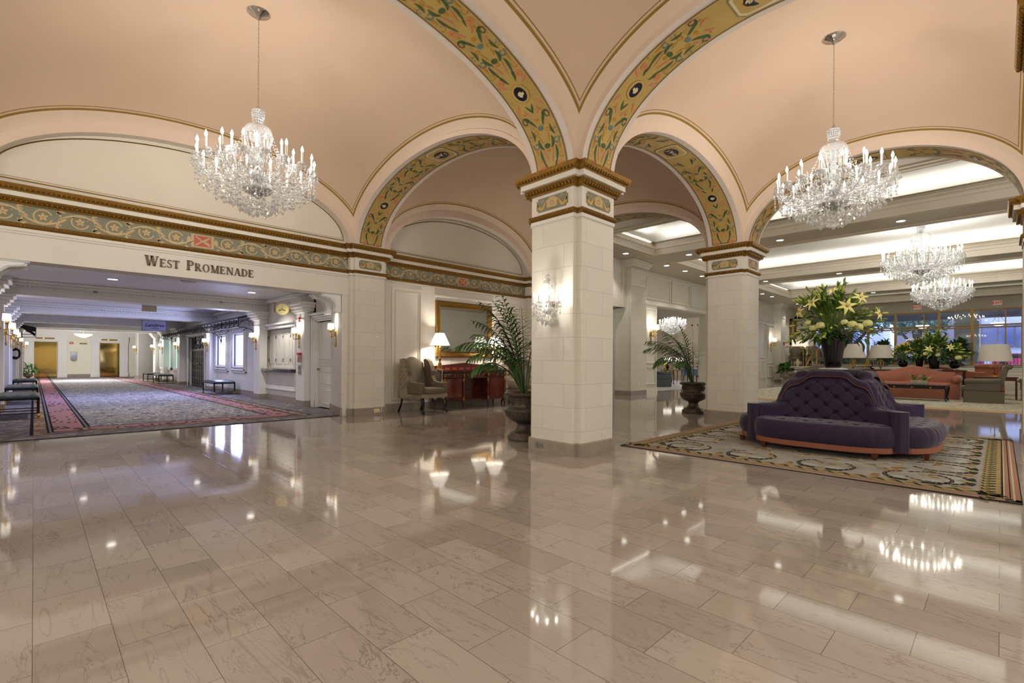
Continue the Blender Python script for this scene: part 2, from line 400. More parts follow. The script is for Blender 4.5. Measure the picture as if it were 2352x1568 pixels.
class Draw:
    """flat painted ornament laid on a surface: fn(s, t, h) -> point"""
    def __init__(s, fn, h=0.0): s.fn = fn; s.M = M(); s.h = h
    def poly(s, pts, m, h=0):
        s.M.add([s.fn(a, b, s.h + h) for a, b in pts], [list(range(len(pts)))], m)
    def disc(s, a, b, r, m, ry=None, n=14, h=0): s.poly([(a + r * math.cos(2 * PI * k / n), b + (ry or r) * math.sin(2 * PI * k / n)) for k in range(n)], m, h)
    def stroke(s, pts, w, m, h=0):
        n = len(pts); L = []; R = []
        for i, (x, y) in enumerate(pts):
            x0, y0 = pts[max(i - 1, 0)]; x1, y1 = pts[min(i + 1, n - 1)]; dx, dy = x1 - x0, y1 - y0; d = math.hypot(dx, dy) or 1
            ww = (w(i / (n - 1)) if callable(w) else w) / 2; L.append((x - dy / d * ww, y + dx / d * ww)); R.append((x + dy / d * ww, y - dx / d * ww))
        vs = [s.fn(a, b, s.h + h) for p in zip(L, R) for a, b in p]
        s.M.add(vs, [[2 * i, 2 * i + 1, 2 * i + 3, 2 * i + 2] for i in range(n - 1)], m)
    def leaf(s, x, y, ang, ln, wd, m, bend=0, h=0):
        n = 6; pts = []
        for i in range(n + 1):
            t = i / n; a = ang + bend * t; pts.append((x, y)); x += math.cos(a) * ln / n; y += math.sin(a) * ln / n
        s.stroke(pts, lambda t: wd * math.sin(PI * min(1, t * .92 + .04)), m, h)
    def spiral(s, x, y, r, a0, turns, w, m, n=22, h=0, w1=None):
        pts = []
        for i in range(n + 1):
            t = i / n; rr = r * (1 - .75 * t); a = a0 + turns * 2 * PI * t; pts.append((x + rr * math.cos(a), y + rr * math.sin(a)))
        s.stroke(pts, lambda t: w * (1 - t) + (w1 or w * .35) * t, m, h)
    def ring(s, x, y, r, w, m, n=20, h=0, ry=None, a0=0, a1=2 * PI):
        ry = ry or r; s.stroke([(x + r * math.cos(a0 + (a1 - a0) * k / n), y + ry * math.sin(a0 + (a1 - a0) * k / n)) for k in range(n + 1)], w, m, h)
# ------------------------------------------------------------------ the vaulted hall
XL = [-.95, 4.85, 10.05]; YL = [-.62, 3.82]; YW = 8.99; HH, FF = .395, .325; ZS = 3.38; RI = 1.19
fm = floor_material()
f = M(); f.box((-3, -7, -.1), (30, 9.22, 0), fm); f.box((-8, -7.1, -.1), (-3, 9.6, 0), fm); f.box((5.0, 9.2, -.1), (10.5, 9.6, 0), fm); struct(f.build('floor'))
f = M(); f.box((-8.1, -7.2, 0), (-8, 9.6, 4.7), cream); f.box((-8.1, -7.2, 0), (10.4, -7.1, 4.7), cream); f.box((-8.1, 9.16, 0), (-1.3, 9.6, 4.7), cream); struct(f.build('wall_rear'))
f = M(); f.box((-3, 9.22, -.1), (7, 44, -.004), mat('sub_floor', (90, 85, 85), .8)); struct(f.build('floor_promenade'))
f = M(); f.box((30, -7, -.1), (40, 9.22, 0), fm); f.box((28.3, -7, .0), (34.2, 5.6, .30), mat('stage_stone', (190, 180, 160), .4)); struct(f.build('floor_terrace'))

def cross(cx, cyy, H=HH, F=FF):
    return [(cx - F, cyy - H), (cx + F, cyy - H), (cx + F, cyy - F), (cx + H, cyy - F), (cx + H, cyy + F), (cx + F, cyy + F), (cx + F, cyy + H), (cx - F, cyy + H), (cx - F, cyy + F), (cx - H, cyy + F), (cx - H, cyy - F), (cx - F, cyy - F)]
NECK = [(0, 2.835), (.012, 2.84), (.03, 2.862), (.034, 2.885), (.026, 2.897), (0, 2.90)]
OVOLO = [(0, 3.145), (.022, 3.15), (.026, 3.165), (.05, 3.185), (.068, 3.215), (.072, 3.23)]
FASC = [(.072, 3.23), (.105, 3.23), (.105, 3.29)]
CYMA = [(.105, 3.29), (.115, 3.292), (.12, 3.31), (.15, 3.335), (.158, 3.36), (.16, 3.38), (0, 3.38)]
def beads(m, path, off, z, sx, sz, step, mt, closed=True, lim=None):
    r = offs(path, off, closed); n = len(r)
    for i in range(n if closed else n - 1):
        a = Vector(r[i]); b = Vector(r[(i + 1) % n]); d = b - a; L = d.length
        if L < .12: continue
        k = max(1, int(L / step)); t = d.normalized()
        for j in range(k):
            p = a + d * ((j + .5) / k)
            if lim and not lim(p.x, p.y): continue
            s = L / k * .40
            rx = abs(t.x) * s + abs(t.y) * sx; ry = abs(t.y) * s + abs(t.x) * sx
            m.ball((p.x, p.y, z), (rx, ry, sz), mt, 6, 4)
    return m
def entab(parent, path, closed=True, step=.05, lim=None):
    g = M(); g.mould(path, NECK, gold, closed); beads(g, path, .03, 2.872, .012, .02, step * .7, gold, closed, lim); g.build('neck_moulding', parent)
    g = M(); g.mould(path, OVOLO, gold, closed); beads(g, path, .055, 3.19, .02, .027, step, gold, closed, lim); g.build('egg_moulding', parent)
    g = M(); g.mould(path, FASC, cream, closed); g.build('fascia', parent)
    g = M(); g.mould(path, CYMA, gold, closed); beads(g, path, .137, 3.327, .018, .026, step, gold, closed, lim); g.build('crown_moulding', parent)
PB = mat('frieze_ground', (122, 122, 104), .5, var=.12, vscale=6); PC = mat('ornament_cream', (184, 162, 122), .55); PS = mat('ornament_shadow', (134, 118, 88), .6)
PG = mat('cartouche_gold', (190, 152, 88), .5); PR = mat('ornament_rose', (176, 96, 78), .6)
def cartouche(D, w, h):
    """painted plaque with shell cartouche and two swags; centred at 0,0"""
    k = .025; a, b = w / 2, h / 2
    D.poly([(-a + k, -b), (a - k, -b), (a - k, -b + k), (a, -b + k), (a, b - k), (a - k, b - k), (a - k, b), (-a + k, b), (-a + k, b - k), (-a, b - k), (-a, -b + k), (-a + k, -b + k)], PB, 0)
    q = [(-.3, -.62), (-.12, -.86), (.12, -.86), (.3, -.62), (.4, -.5), (.36, 0), (.42, .5), (.28, .66), (.1, .86), (-.1, .86), (-.28, .66), (-.42, .5), (-.36, 0), (-.4, -.5)]
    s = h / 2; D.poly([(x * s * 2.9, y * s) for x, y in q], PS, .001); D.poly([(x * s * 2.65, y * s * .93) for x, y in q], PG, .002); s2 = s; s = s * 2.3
    D.poly([(x * s2 * 1.5, y * s2 * .5) for x, y in ((-.5, -1), (.5, -1), (.5, 1), (-.5, 1))], PC, .003); D.ring(0, 0, .3 * s2, .008, PS, 12, .004); D.leaf(-.06, .062, 0, .12, .02, PC, 0, .004); D.leaf(-.06, -.062, 0, .12, .02, PS, 0, .004)
    for sg in (-1, 1):
        pts = [(sg * (.5 * s + (a - .55 * s) * t), .4 * s2 - 1.0 * s2 * math.sin(PI * t)) for t in [i / 8 for i in range(9)]]
        D.stroke(pts, lambda t: .008 + .03 * math.sin(PI * t), PG, .002)
        D.spiral(sg * (a * .62), .6 * s2, .022, 0, sg * 1.2, .009, PC, 12, .002); D.spiral(sg * (a * .86), .15 * s, .02, 1, sg * -1.2, .009, PG, 12, .002)
        D.leaf(sg * a * .9, .03, -PI / 2, 1.0 * s2, .02, PG, 0, .002)
def column(cx, cyy, k, label=None, half=False):
    root = empty('column', (0, 0, 0)); struct(root)
    p = cross(cx, cyy)
    s = M(); s.prism(p, 0, 3.30, stone); s.build('shaft', root)
    s = M(); s.prism([(x, y) for x, y in cross(cx, cyy, HH - .002, FF - .002)], 3.38, 3.5, peach); s.build('springer', root)
    b = M(); b.mould(p, [(.024, 0), (.024, .135), (.012, .147), (0, .147)], marb); b.build('base', root)
    s = M(); s.mould(p, [(.006, 2.79), (.012, 2.795), (.012, 2.835), (0, 2.835)], cream); s.mould(p, [(.002, 2.9), (.002, 3.15)], cream); s.build('collar', root)
    entab(root, p)
    D = M()
    for i, (nx, ny) in enumerate(((-1, 0), (0, -1), (1, 0), (0, 1))):
        def fn(a, b2, h, nx=nx, ny=ny): return (cx + nx * (HH + .004 + h) - ny * a, cyy + ny * (HH + .004 + h) + nx * a, 3.025 + b2)
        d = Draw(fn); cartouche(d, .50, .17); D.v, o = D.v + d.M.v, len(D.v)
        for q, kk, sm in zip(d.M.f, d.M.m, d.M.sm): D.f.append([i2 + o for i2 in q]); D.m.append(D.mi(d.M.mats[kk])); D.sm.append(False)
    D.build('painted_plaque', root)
    return root
for i, (cx, cyy) in enumerate([(XL[1], YL[1]), (XL[2], YL[1]), (XL[0], YL[1]), (XL[0], YL[0]), (XL[1], YL[0]), (XL[2], YL[0])]): column(cx, cyy, i)

# painted arches -----------------------------------------------------------
AB = mat('arch_olive_gold', (176, 148, 84), .42, var=.10, vscale=5); AL = mat('arch_leaf_green', (66, 88, 56), .5); ALB = mat('arch_blue_grey', (96, 114, 112), .5)
AR = mat('arch_pink', (198, 122, 96), .55); AG = mat('arch_ochre', (178, 126, 34), .45); AD = mat('cameo_navy', (22, 24, 40), .4); AC = mat('cameo_cream', (206, 188, 144), .5)
def cameo(D, s, t, r, fl=1):
    D.disc(s, t, r * 1.35, AG, r * 1.35, 8, .002); D.disc(s, t, r * 1.25, AC, r * 1.25, 8, .003); D.disc(s, t, r * 1.2, AB, r * 1.2, 8, .004); D.disc(s, t, r, AD, r * .88, 16, .0055)
    pts = [(-.5, -.25), (-.62, .0), (-.5, .22), (-.3, .42), (0, .5), (.25, .38), (.36, .2), (.34, .08), (.5, -.04), (.38, -.1), (.4, -.26), (.2, -.34), (.14, -.6), (.3, -.72), (-.1, -.72), (-.28, -.55), (-.3, -.3)]
    D.poly([(s + fl * x * r * .8, t + y * r * .8) for x, y in pts], AC, .008)
def arch_ornament(D, L):
    w = .232; N = 60
    for sg in (-1, 1):
        D.stroke([(L * (.012 + .976 * i / N), sg * w) for i in range(N + 1)], .016, goldp, .001)
        D.stroke([(L * (.012 + .976 * i / N), sg * (w - .02)) for i in range(N + 1)], .004, AC, .001)
    for e in (.012, .988): D.stroke([(L * e, -w), (L * e, w)], .02, goldp, .001)
    H2 = L / 2
    for side in (0, 1):
        def S(v): return v if side == 0 else L - v
        dr = 1 if side == 0 else -1
        def lf(s, t, a, ln, wd, m, bend=0): D.leaf(S(s), t, a if side == 0 else PI - a, ln, wd, m, bend * dr, .001)
        def sp(s, t, r, a0, tn, wd, m): D.spiral(S(s), t, r, a0 if side == 0 else PI - a0, tn * dr, wd, m, 16, .001)
        def unit(b, k2):
            b0 = b
            for q in (-1, 1):
                sp(b + .16, q * .17, .045, q * 2.0, q * .9, .010, AG); sp(b + .42, q * .19, .035, q * -1, q * .9, .009, ALB); lf(b + .02, q * .06, q * .25, .14, .022, AL, q * .5); lf(b + .2, q * .18, q * -.2, .12, .024, AG, q * .6); lf(b + .56, q * .19, q * .1, .13, .022, AR, q * -.5); sp(b + .54, q * .11, .03, q * .5, q * .9, .009, AR); lf(b + .34, q * .05, q * .3, .10, .018, AG, 0)
                for z2 in (.0, .13, .31, .47, .63): D.disc(S(b + z2), q * .20, .009, AR if z2 < .3 else AG, n=6, h=.001)
                D.disc(S(b + .05), q * .14, .042, AR, n=12, h=.001); D.disc(S(b + .05), q * .14, .022, AG, n=8, h=.002)
                lf(b + .12, q * .09, q * .5, .16, .035, AL, q * -.8); lf(b + .1, q * .03, q * .15, .18, .02, AR, q * .4)
                lf(b + .26, q * .05, q * 1.0, .15, .04, AL, q * -1.6); sp(b + .33, q * .15, .05, q * 1.2, q * 1., .022, ALB)
                lf(b + .38, q * .16, q * -.5, .14, .03, AL, q * .9); sp(b + .46, q * .08, .035, q * 2.5, q * -1., .016, AG)
                lf(b + .52, q * .05, q * .4, .2, .034, AL, q * .7); sp(b + .62, q * .16, .055, q * -1.5, q * 1.1, .024, AL)
                lf(b + .66, q * .04, q * .9, .12, .022, AR, q * -.8); D.disc(S(b + .70), q * .12, .016, AG, n=8, h=.001)
            D.disc(S(b + .24), 0, .026, AG, n=8, h=.001); D.disc(S(b + .29), 0, .03, AL, .045, 8, .0015); D.disc(S(b + .5), 0, .03, ALB, .04, 8, .001); D.disc(S(b + .6), 0, .022, AG, .03, 8, .001)
        seg = H2 - .34; nu = max(1, int((seg - .40) / .70)); gap = (seg - .40 - nu * .70) / (nu + 1)
        unit(.03, 1)
        cm = .03 + .72 + gap * .5 + .20
        if 1:
            cameo(D, S(cm), 0, .088, dr)
            for q in (-1, 1):
                for q2 in (-1, 1): lf(cm + q2 * .11, q * .12, q * q2 * .8 + (0 if q2 > 0 else PI), .12, .03, AR, q * .6); lf(cm + q2 * .15, q * .05, (0 if q2 > 0 else PI) + q * .5, .12, .026, AL, 0)
            b = cm + .14 + gap * .5
            for j in range(nu - 1): unit(b, 1); b += .70 + gap * .5
            if b + .3 < H2 - .27:
                for q in (-1, 1): lf(b + .02, q * .06, q * .6, .2, .036, AL, q * -.8); sp(b + .15, q * .14, .05, q, q, .022, ALB); D.disc(S(b + .2), q * .16, .03, AR, n=10, h=.001)
    c = H2; q = [(-.26, -.14), (-.20, -.2), (.20, -.2), (.26, -.14), (.26, .14), (.20, .2), (-.20, .2), (-.26, .14)]
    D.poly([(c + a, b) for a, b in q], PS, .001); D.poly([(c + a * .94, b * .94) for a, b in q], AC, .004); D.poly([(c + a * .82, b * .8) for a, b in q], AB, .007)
    D.disc(c, 0, .17, AG, .125, 12, .010); D.disc(c, 0, .155, AD, .11, 12, .013)
    for k in range(9): D.leaf(c - .11 + .027 * k, -.03 + .02 * math.sin(k * 2.3), .9 + .8 * math.sin(k * 1.7), .075, .03, AC, .7, .015)
def arch(axis, c0, cc, a, R=RI, w=FF, orn=True, name='arch', sides=(1, 1), hb=None):
    """axis 'x': runs along x in the plane y=c0"""
    root = empty(name, (0, 0, 0)); struct(root)
    N = 48; b = a + (HH - FF); R2 = R + .07
    def P3(u, t, z): return (u, c0 + t, z) if axis == 'x' else (c0 + t, u, z)
    th = [PI * i / N for i in range(N + 1)]
    ell = [(cc - a * math.cos(q), ZS + R * math.sin(q)) for q in th]; el2 = [(cc - b * math.cos(q), ZS + R2 * math.sin(q)) for q in th]
    m = M(); vs = []
    for (u, z) in ell: vs += [P3(u, -w, z), P3(u, w, z)]
    m.add(vs, [[2 * i, 2 * i + 1, 2 * i + 3, 2 * i + 2] for i in range(N)], peachwhite, True)
    for sgn, on in zip((-1, 1), sides):
        if not on: continue
        vs = []
        for (u, z), (u2, z2) in zip(ell, el2): vs += [P3(u, sgn * w, z), P3(u2, sgn * w, z2)]
        m.add(vs, [[2 * i, 2 * i + 1, 2 * i + 3, 2 * i + 2] for i in range(N)], peach, False)
    m.build('arch_band', root)
    if orn:
        cum = [0]
        for i in range(N): cum.append(cum[-1] + math.hypot(ell[i + 1][0] - ell[i][0], ell[i + 1][1] - ell[i][1]))
        L = cum[-1]
        def fn(s, t, h):
            s = max(0, min(L, s)); i = 0
            lo, hi = 0, N
            while hi - lo > 1:
                md = (lo + hi) // 2
                if cum[md] <= s: lo = md
                else: hi = md
            f2 = (s - cum[lo]) / (cum[lo + 1] - cum[lo]); u = ell[lo][0] + (ell[lo + 1][0] - ell[lo][0]) * f2; z = ell[lo][1] + (ell[lo + 1][1] - ell[lo][1]) * f2
            nu, nz = (cc - u) * R / a, -(z - ZS) * a / R; d = math.hypot(nu, nz) or 1; h += .004
            return P3(u + nu / d * h, t, z + nz / d * h)
        D = Draw(fn); n2 = 60
        for i in range(n2):
            s0, s1 = L * (.012 + .976 * i / n2), L * (.012 + .976 * (i + 1) / n2); D.poly([(s0, -.232), (s0, .232), (s1, .232), (s1, -.232)], AB, -.001)
        D.M.build('painted_panel', root)
        D = Draw(fn, .002); arch_ornament(D, L); D.M.build('painted_pattern', root)
    return root
def mid(a, b): return (a + b) / 2
for y, oo in ((YL[1], 1), (YL[0], 0)):
    arch('x', y, mid(XL[0], XL[1]), (XL[1] - XL[0]) / 2 - HH, orn=oo); arch('x', y, mid(XL[1], XL[2]), (XL[2] - XL[1]) / 2 - HH, orn=oo)
YWC = YW + .395 - .0
for k, x in enumerate(XL):
    arch('y', x, mid(YL[0], YL[1]), (YL[1] - YL[0]) / 2 - HH, orn=k > 0)
    c = mid(YL[1] + HH, YW); arch('y', x, c, (YW - YL[1] - HH) / 2, orn=k > 0)
# vaults -------------------------------------------------------------------
def vault(n, x0, x1, y0, y1):
    cx, cyy, hx, hy = mid(x0, x1), mid(y0, y1), (x1 - x0) / 2, (y1 - y0) / 2
    RR = RI + .07; p = 1.52; NN = 40
    def fn(u, v):
        a, b = -math.cos(PI * u), -math.cos(PI * v)
        za = math.sqrt(max(0, 1 - a * a)); zb = math.sqrt(max(0, 1 - b * b))
        return (cx + hx * a, cyy + hy * b, ZS + RR * (za ** p + zb ** p) ** (1 / p))
    m = M(); m.grid(fn, NN, NN, vault_material('vault_plaster_%d' % n, hx, hy, cx, cyy)); struct(m.build('ceiling_vault'))
vault(1, XL[0] + FF, XL[1] - FF, YL[1] + FF, YW)
vault(2, XL[1] + FF, XL[2] - FF, YL[1] + FF, YW)
vault(3, XL[0] + FF, XL[1] - FF, YL[0] + FF, YL[1] - FF)
vault(4, XL[1] + FF, XL[2] - FF, YL[0] + FF, YL[1] - FF)
# lid above the vaults keeps the sky out
m = M(); m.box((-1.4, -1.1, 5.75), (10.45, 9.6, 5.8), taupe); m.box((-1.4, -1.1, 4.60), (-1.35, 9.6, 5.8), taupe); m.box((-1.4, -1.1, 4.60), (10.45, -1.05, 5.8), taupe)
m.box((-8, -7.1, 4.60), (10.4, -1.05, 4.7), cream); m.box((-8, -1.1, 4.60), (-1.35, 9.6, 4.7), cream)
struct(m.build('ceiling_slab'))
# west wall ----------------------------------------------------------------
Y1, Y2 = 9.15, 9.25
def pier(x): return [(x - HH, None), (x - HH, 9.06), (x - FF, 9.06), (x - FF, YW), (x + FF, YW), (x + FF, 9.06), (x + HH, 9.06), (x + HH, None)]
def withy(p, ya, yb): r = list(p); r[0] = (r[0][0], ya); r[-1] = (r[-1][0], yb); return r
P0, P1, P2 = withy(pier(XL[0]), Y1, Y1), withy(pier(XL[1]), Y1, Y2), withy(pier(XL[2]), Y2, Y2)
path = [(-2.2, Y1)] + P0 + P1 + P2 + [(11.2, Y2)]
m = M()
for p in (P0, P1, P2): m.prism([(p[0][0], 9.6)] + p + [(p[-1][0], 9.6)], 0, 3.30, stone)
struct(m.build('trim_piers'))
m = M(); m.box((XL[0] + HH, Y1, 2.41), (XL[1] - HH, 9.5, 3.30), mat('smooth_header', (208, 202, 190), .5, var=.02)); struct(m.build('wall_west'))
m = M()
for p in (P0, P1, P2): m.mould(p, [(.024, 0), (.024, .135), (.012, .147), (0, .147)], marb, False)
m.mould([(P1[-1][0], Y2), (P2[0][0], Y2)], [(.02, 0), (.02, .16), (.01, .17), (0, .17)], marb, False)
struct(m.build('baseboard_west'))
root = empty('trim_west_cornice'); struct(root)
entab(root, path, False, .05, lambda x, y: x > -.9)
m = M(); m.mould(path, [(.006, 2.79), (.012, 2.795), (.012, 2.835), (0, 2.835)], cream, False); m.mould(path, [(.003, 2.9), (.003, 3.15)], cream, False); m.build('collar', root)
m = M(); m.box((XL[0] + HH, Y1 - .006, 2.755), (XL[1] - HH, Y1, 2.762), taupe); m.build('string_line', root)
def frieze(x0, x1, y, cxm):
    def fn(a, b, h): return (a, y - .005 - h, b)
    D = Draw(fn); D.poly([(x0, 2.9), (x1, 2.9), (x1, 3.15), (x0, 3.15)], PB); z = 3.025
    per = .46; hw = .16
    def unit(x, k, q):
        up = 1 if k % 2 else -1
        D.ring(x, z, .092, .026, PS, 18, .001, a0=.4, a1=6.0); D.ring(x, z + .003, .092, .018, PC, 18, .002, a0=.4, a1=6.0); D.spiral(x, z, .07, 1.2, .9, .014, PS, 14, .0015)
        pts = [(x - q * (.23 - .46 * i / 10) , z + up * (.088 * math.cos(PI * (i / 10 - .5) * 1.0) - .0)) for i in range(11)]
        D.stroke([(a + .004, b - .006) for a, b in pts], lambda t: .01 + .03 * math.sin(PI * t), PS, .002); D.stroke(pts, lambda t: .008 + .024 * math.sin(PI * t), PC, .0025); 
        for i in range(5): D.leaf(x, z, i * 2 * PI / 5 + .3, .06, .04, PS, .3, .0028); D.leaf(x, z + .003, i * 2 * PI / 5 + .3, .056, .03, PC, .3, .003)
        for (dx, dz, an) in ((.19, .075, .2), (.2, .03, 1.2), (.17, -.02, -.4), (.22, -.04, -1.4), (.15, .10, .1), (.245, .06, 1.9)): D.leaf(x + q * dx, z + up * dz, an * up if q > 0 else PI - an * up, .07, .026, PC, .9 * q * up, .003)
        D.disc(x, z, .013, PS, n=8, h=.004); D.disc(x, z, .009, PG, n=6, h=.005)
        for j, (dx, dz, an) in enumerate(((.1, .085, .6), (.14, .02, -.5), (.12, -.08, -.9), (-.12, .09, 2.4), (-.13, -.085, -2.2))):
            D.leaf(x + q * dx, z + dz * up, an * up if q > 0 else PI - an * up, .085, .034, PC if j % 2 else PS, .7 * q, .0015)
        D.ring(x + q * .21, z - up * .07, .014, .010, PC, 10, .002)
    for side in (-1, 1):
        x = cxm + side * (hw + .20); k = 0
        while x0 + .12 < x < x1 - .12: unit(x, k, side); x += side * per * .82; k += 1
    D.poly([(cxm - hw, 2.92), (cxm + hw, 2.92), (cxm + hw, 3.13), (cxm - hw, 3.13)], PC, .002); D.poly([(cxm - .12, 2.94), (cxm + .12, 2.94), (cxm + .12, 3.11), (cxm - .12, 3.11)], PR, .003)
    for s in (-1, 1): D.stroke([(cxm - s * .1, 2.955), (cxm, 3.025), (cxm + s * .1, 3.095)], .022, PC, .004); D.leaf(cxm - s * .02, 3.02, .4 * s, .1, .03, PC, 0, .005); D.disc(cxm + s * (hw + .03), 3.025, .03, PC, .06, 8, .002)
    D.M.build('painted_frieze', root)
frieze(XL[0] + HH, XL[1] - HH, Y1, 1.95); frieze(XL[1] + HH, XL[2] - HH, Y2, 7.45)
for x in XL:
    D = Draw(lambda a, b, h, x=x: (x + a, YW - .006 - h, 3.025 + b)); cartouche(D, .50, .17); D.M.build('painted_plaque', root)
# lunettes
lunm = mat('lunette_plaster', (206, 198, 180), .55, var=.02)
def lunette(cx, half, y):
    root = empty('wall_lunette'); struct(root)
    N = 48; aw = half - .44; R = 1.10; b = half - FF; R2 = RI + .07; m = M()
    th = [PI * i / N for i in range(N + 1)]
    A = [(cx - aw * math.cos(q), ZS + R * math.sin(q)) for q in th]; B = [(cx - b * math.cos(q), ZS + R2 * math.sin(q)) for q in th]
    vs = []
    for (u, z), (u2, z2) in zip(A, B): vs += [(u, YW, z), (u2, YW, z2)]
    m.add(vs, [[2 * i, 2 * i + 1, 2 * i + 3, 2 * i + 2] for i in range(N)], peach)
    vs = []
    for u, z in A: vs += [(u, YW, z), (u, y, z)]
    m.add(vs, [[2 * i, 2 * i + 1, 2 * i + 3, 2 * i + 2] for i in range(N)], peachwhite, True); m.build('wall_arch', root)
    m = M(); m.box((cx - half, y, 3.3), (cx + half, y + .05, 4.8), lunm); m.build('lunette_panel', root)
    D = Draw(lambda a, b2, h: (a, y - .003 - h, b2)); r1 = aw - .06; 
    for rr, w in ((0, .018), (.03, .006)):
        D.stroke([(cx - (r1 - rr) * math.cos(q), 3.47 + rr + (R - .155 - rr) * math.sin(q)) for q in th], w, goldp)
    D.stroke([(cx - r1, 3.47), (cx + r1, 3.47)], .018, goldp); D.stroke([(cx - r1 + .03, 3.5), (cx + r1 - .03, 3.5)], .006, goldp)
    D.M.build('gilt_line', root)
lunette(1.95, 2.9, Y1); lunette(7.45, 2.6, Y2)
# panelled wall of the second bay
wp = mat('panel_white', (224, 216, 202), .35)
m = M(); m.box((XL[1] + HH, Y2, 0), (XL[2] - HH, 9.5, 3.3), wp)
PNL = [(.012, 0), (.03, .012), (.045, .03), (.052, .05)]
def panel(m, x0, x1, z0, z1, y, ms, w=.05, d=.02, nrm=-1):
    """raised frame on a wall facing -y"""
    for (a, b, c, e) in ((x0, x1, z0, z0 + w), (x0, x1, z1 - w, z1), (x0, x0 + w, z0 + w, z1 - w), (x1 - w, x1, z0 + w, z1 - w)):
        m.box((a, y - d, c), (b, y, e), ms)
    i = w + .03
    for (a, b, c, e) in ((x0 + i, x1 - i, z0 + i, z0 + i + .012), (x0 + i, x1 - i, z1 - i - .012, z1 - i), (x0 + i, x0 + i + .012, z0 + i + .012, z1 - i - .012), (x1 - i - .012, x1 - i, z0 + i + .012, z1 - i - .012)):
        m.box((a, y - d * .5, c), (b, y, e), ms)
panel(m, 5.49, 6.28, .25, 2.70, Y2, wp, .06, .03); panel(m, 8.74, 9.52, .25, 2.70, Y2, wp, .06, .03)
m.box((6.62, Y2 - .05, 2.58), (8.45, Y2, 2.66), wp, .02); m.box((6.66, Y2 - .03, 2.52), (8.41, Y2, 2.58), wp)
for x in (7.1, 7.85): m.box((x, Y2 - .004, .2), (x + .006, Y2, 2.52), taupe)
struct(m.build('wall_west_panelled'))
# sign lettering: serif capitals drawn stroke by stroke
letm = mat('bronze_lettering', (112, 98, 82), .4, .3)
def letters():
    T, t, s = .25, .095, .06
    def st(x, w=T): return [(x - w / 2, 0), (x + w / 2, 0), (x + w / 2, 1), (x - w / 2, 1)]
    def sf(x, y, w): return [(x - w / 2, y), (x + w / 2, y), (x + w / 2, y + s), (x - w / 2, y + s)]
    def dg(x0, y0, x1, y1, w): return [(x0 - w / 2, y0), (x0 + w / 2, y0), (x1 + w / 2, y1), (x1 - w / 2, y1)]
    def arc(cx, cyy, rx, ry, a0, a1, wx, wy, n=14):
        r = []
        for i in range(n):
            p = []
            for k in (i, i + 1):
                a = a0 + (a1 - a0) * k / n; p.append(((cx + rx * math.cos(a), cyy + ry * math.sin(a)), (cx + (rx - wx) * math.cos(a), cyy + (ry - wy) * math.sin(a))))
            r.append([p[0][0], p[1][0], p[1][1], p[0][1]])
        return r
    h = PI / 2
    return {'W': (1.25, [dg(.36, 0, .16, 1, T), dg(.40, 0, .62, 1, t), dg(.82, 0, .62, 1, T), dg(.86, 0, 1.08, 1, t), sf(.16, 1 - s, .34), sf(.60, 1 - s, .3), sf(1.08, 1 - s, .26)]),
            'E': (.78, [st(.2), [(.06, 0), (.7, 0), (.7, s * 1.3), (.06, s * 1.3)], [(.06, 1 - s * 1.3), (.67, 1 - s * 1.3), (.67, 1), (.06, 1)], [(.2, .48), (.52, .48), (.52, .54), (.2, .54)], [(.64, 0), (.7, 0), (.72, .24), (.69, .24)], [(.62, 1), (.67, 1), (.67, .77), (.64, .77)], [(.5, .38), (.53, .38), (.53, .64), (.5, .64)]]),
            'S': (.66, arc(.33, .74, .25, .27, h * .35, h * 2.6, .15, .07) + [[(.13, .63), (.30, .58), (.55, .40), (.40, .38)], [(.10, .70), (.30, .60), (.50, .42), (.56, .32)]] + arc(.33, .27, .26, .28, -h * 1.65, h * .7, .15, .07) + [[(.52, .98), (.55, .98), (.55, .72), (.53, .72)], [(.08, .02), (.11, .02), (.11, .3), (.08, .3)]]),
            'T': (.8, [st(.4), [(.05, 1 - s * 1.3), (.75, 1 - s * 1.3), (.75, 1), (.05, 1)], sf(.4, 0, .4), [(.05, .75), (.08, .75), (.11, 1), (.05, 1)], [(.72, .75), (.75, .75), (.75, 1), (.69, 1)]]),
            'P': (.76, [st(.2), sf(.2, 0, .36), sf(.2, 1 - s, .3)] + arc(.36, .74, .34, .26, -h, h, .19, .06) + [[(.2, .94), (.36, .94), (.36, 1), (.2, 1)], [(.2, .48), (.36, .48), (.36, .54), (.2, .54)]]),
            'R': (.88, [st(.2), sf(.2, 0, .34), sf(.2, 1 - s, .3), dg(.72, 0, .42, .5, T), sf(.76, 0, .24)] + arc(.36, .74, .32, .26, -h, h, .18, .06) + [[(.2, .94), (.36, .94), (.36, 1), (.2, 1)], [(.2, .48), (.36, .48), (.36, .54), (.2, .54)]]),
            'O': (.98, arc(.49, .5, .43, .52, 0, 4 * h, .2, .06, 28)),
            'M': (1.15, [st(.22, t), st(.93), dg(.56, 0, .24, 1, T), dg(.58, 0, .88, 1, t), sf(.2, 0, .26), sf(.93, 0, .36), sf(.18, 1 - s, .28), sf(.95, 1 - s, .3)]),
            'N': (1.0, [st(.2, t), st(.82, t), dg(.80, 0, .22, 1, T), sf(.2, 0, .26), sf(.82, 1 - s, .26), sf(.16, 1 - s, .26)]),
            'A': (.96, [dg(.16, 0, .46, 1, t), dg(.78, 0, .48, 1, T), [(.26, .3), (.68, .3), (.68, .36), (.26, .36)], sf(.15, 0, .26), sf(.79, 0, .34)]),
            'D': (.92, [st(.2), [(.06, 0), (.4, 0), (.4, .06), (.06, .06)], [(.06, .94), (.4, .94), (.4, 1), (.06, 1)]] + arc(.38, .5, .46, .5, -h, h, .2, .06, 18))}
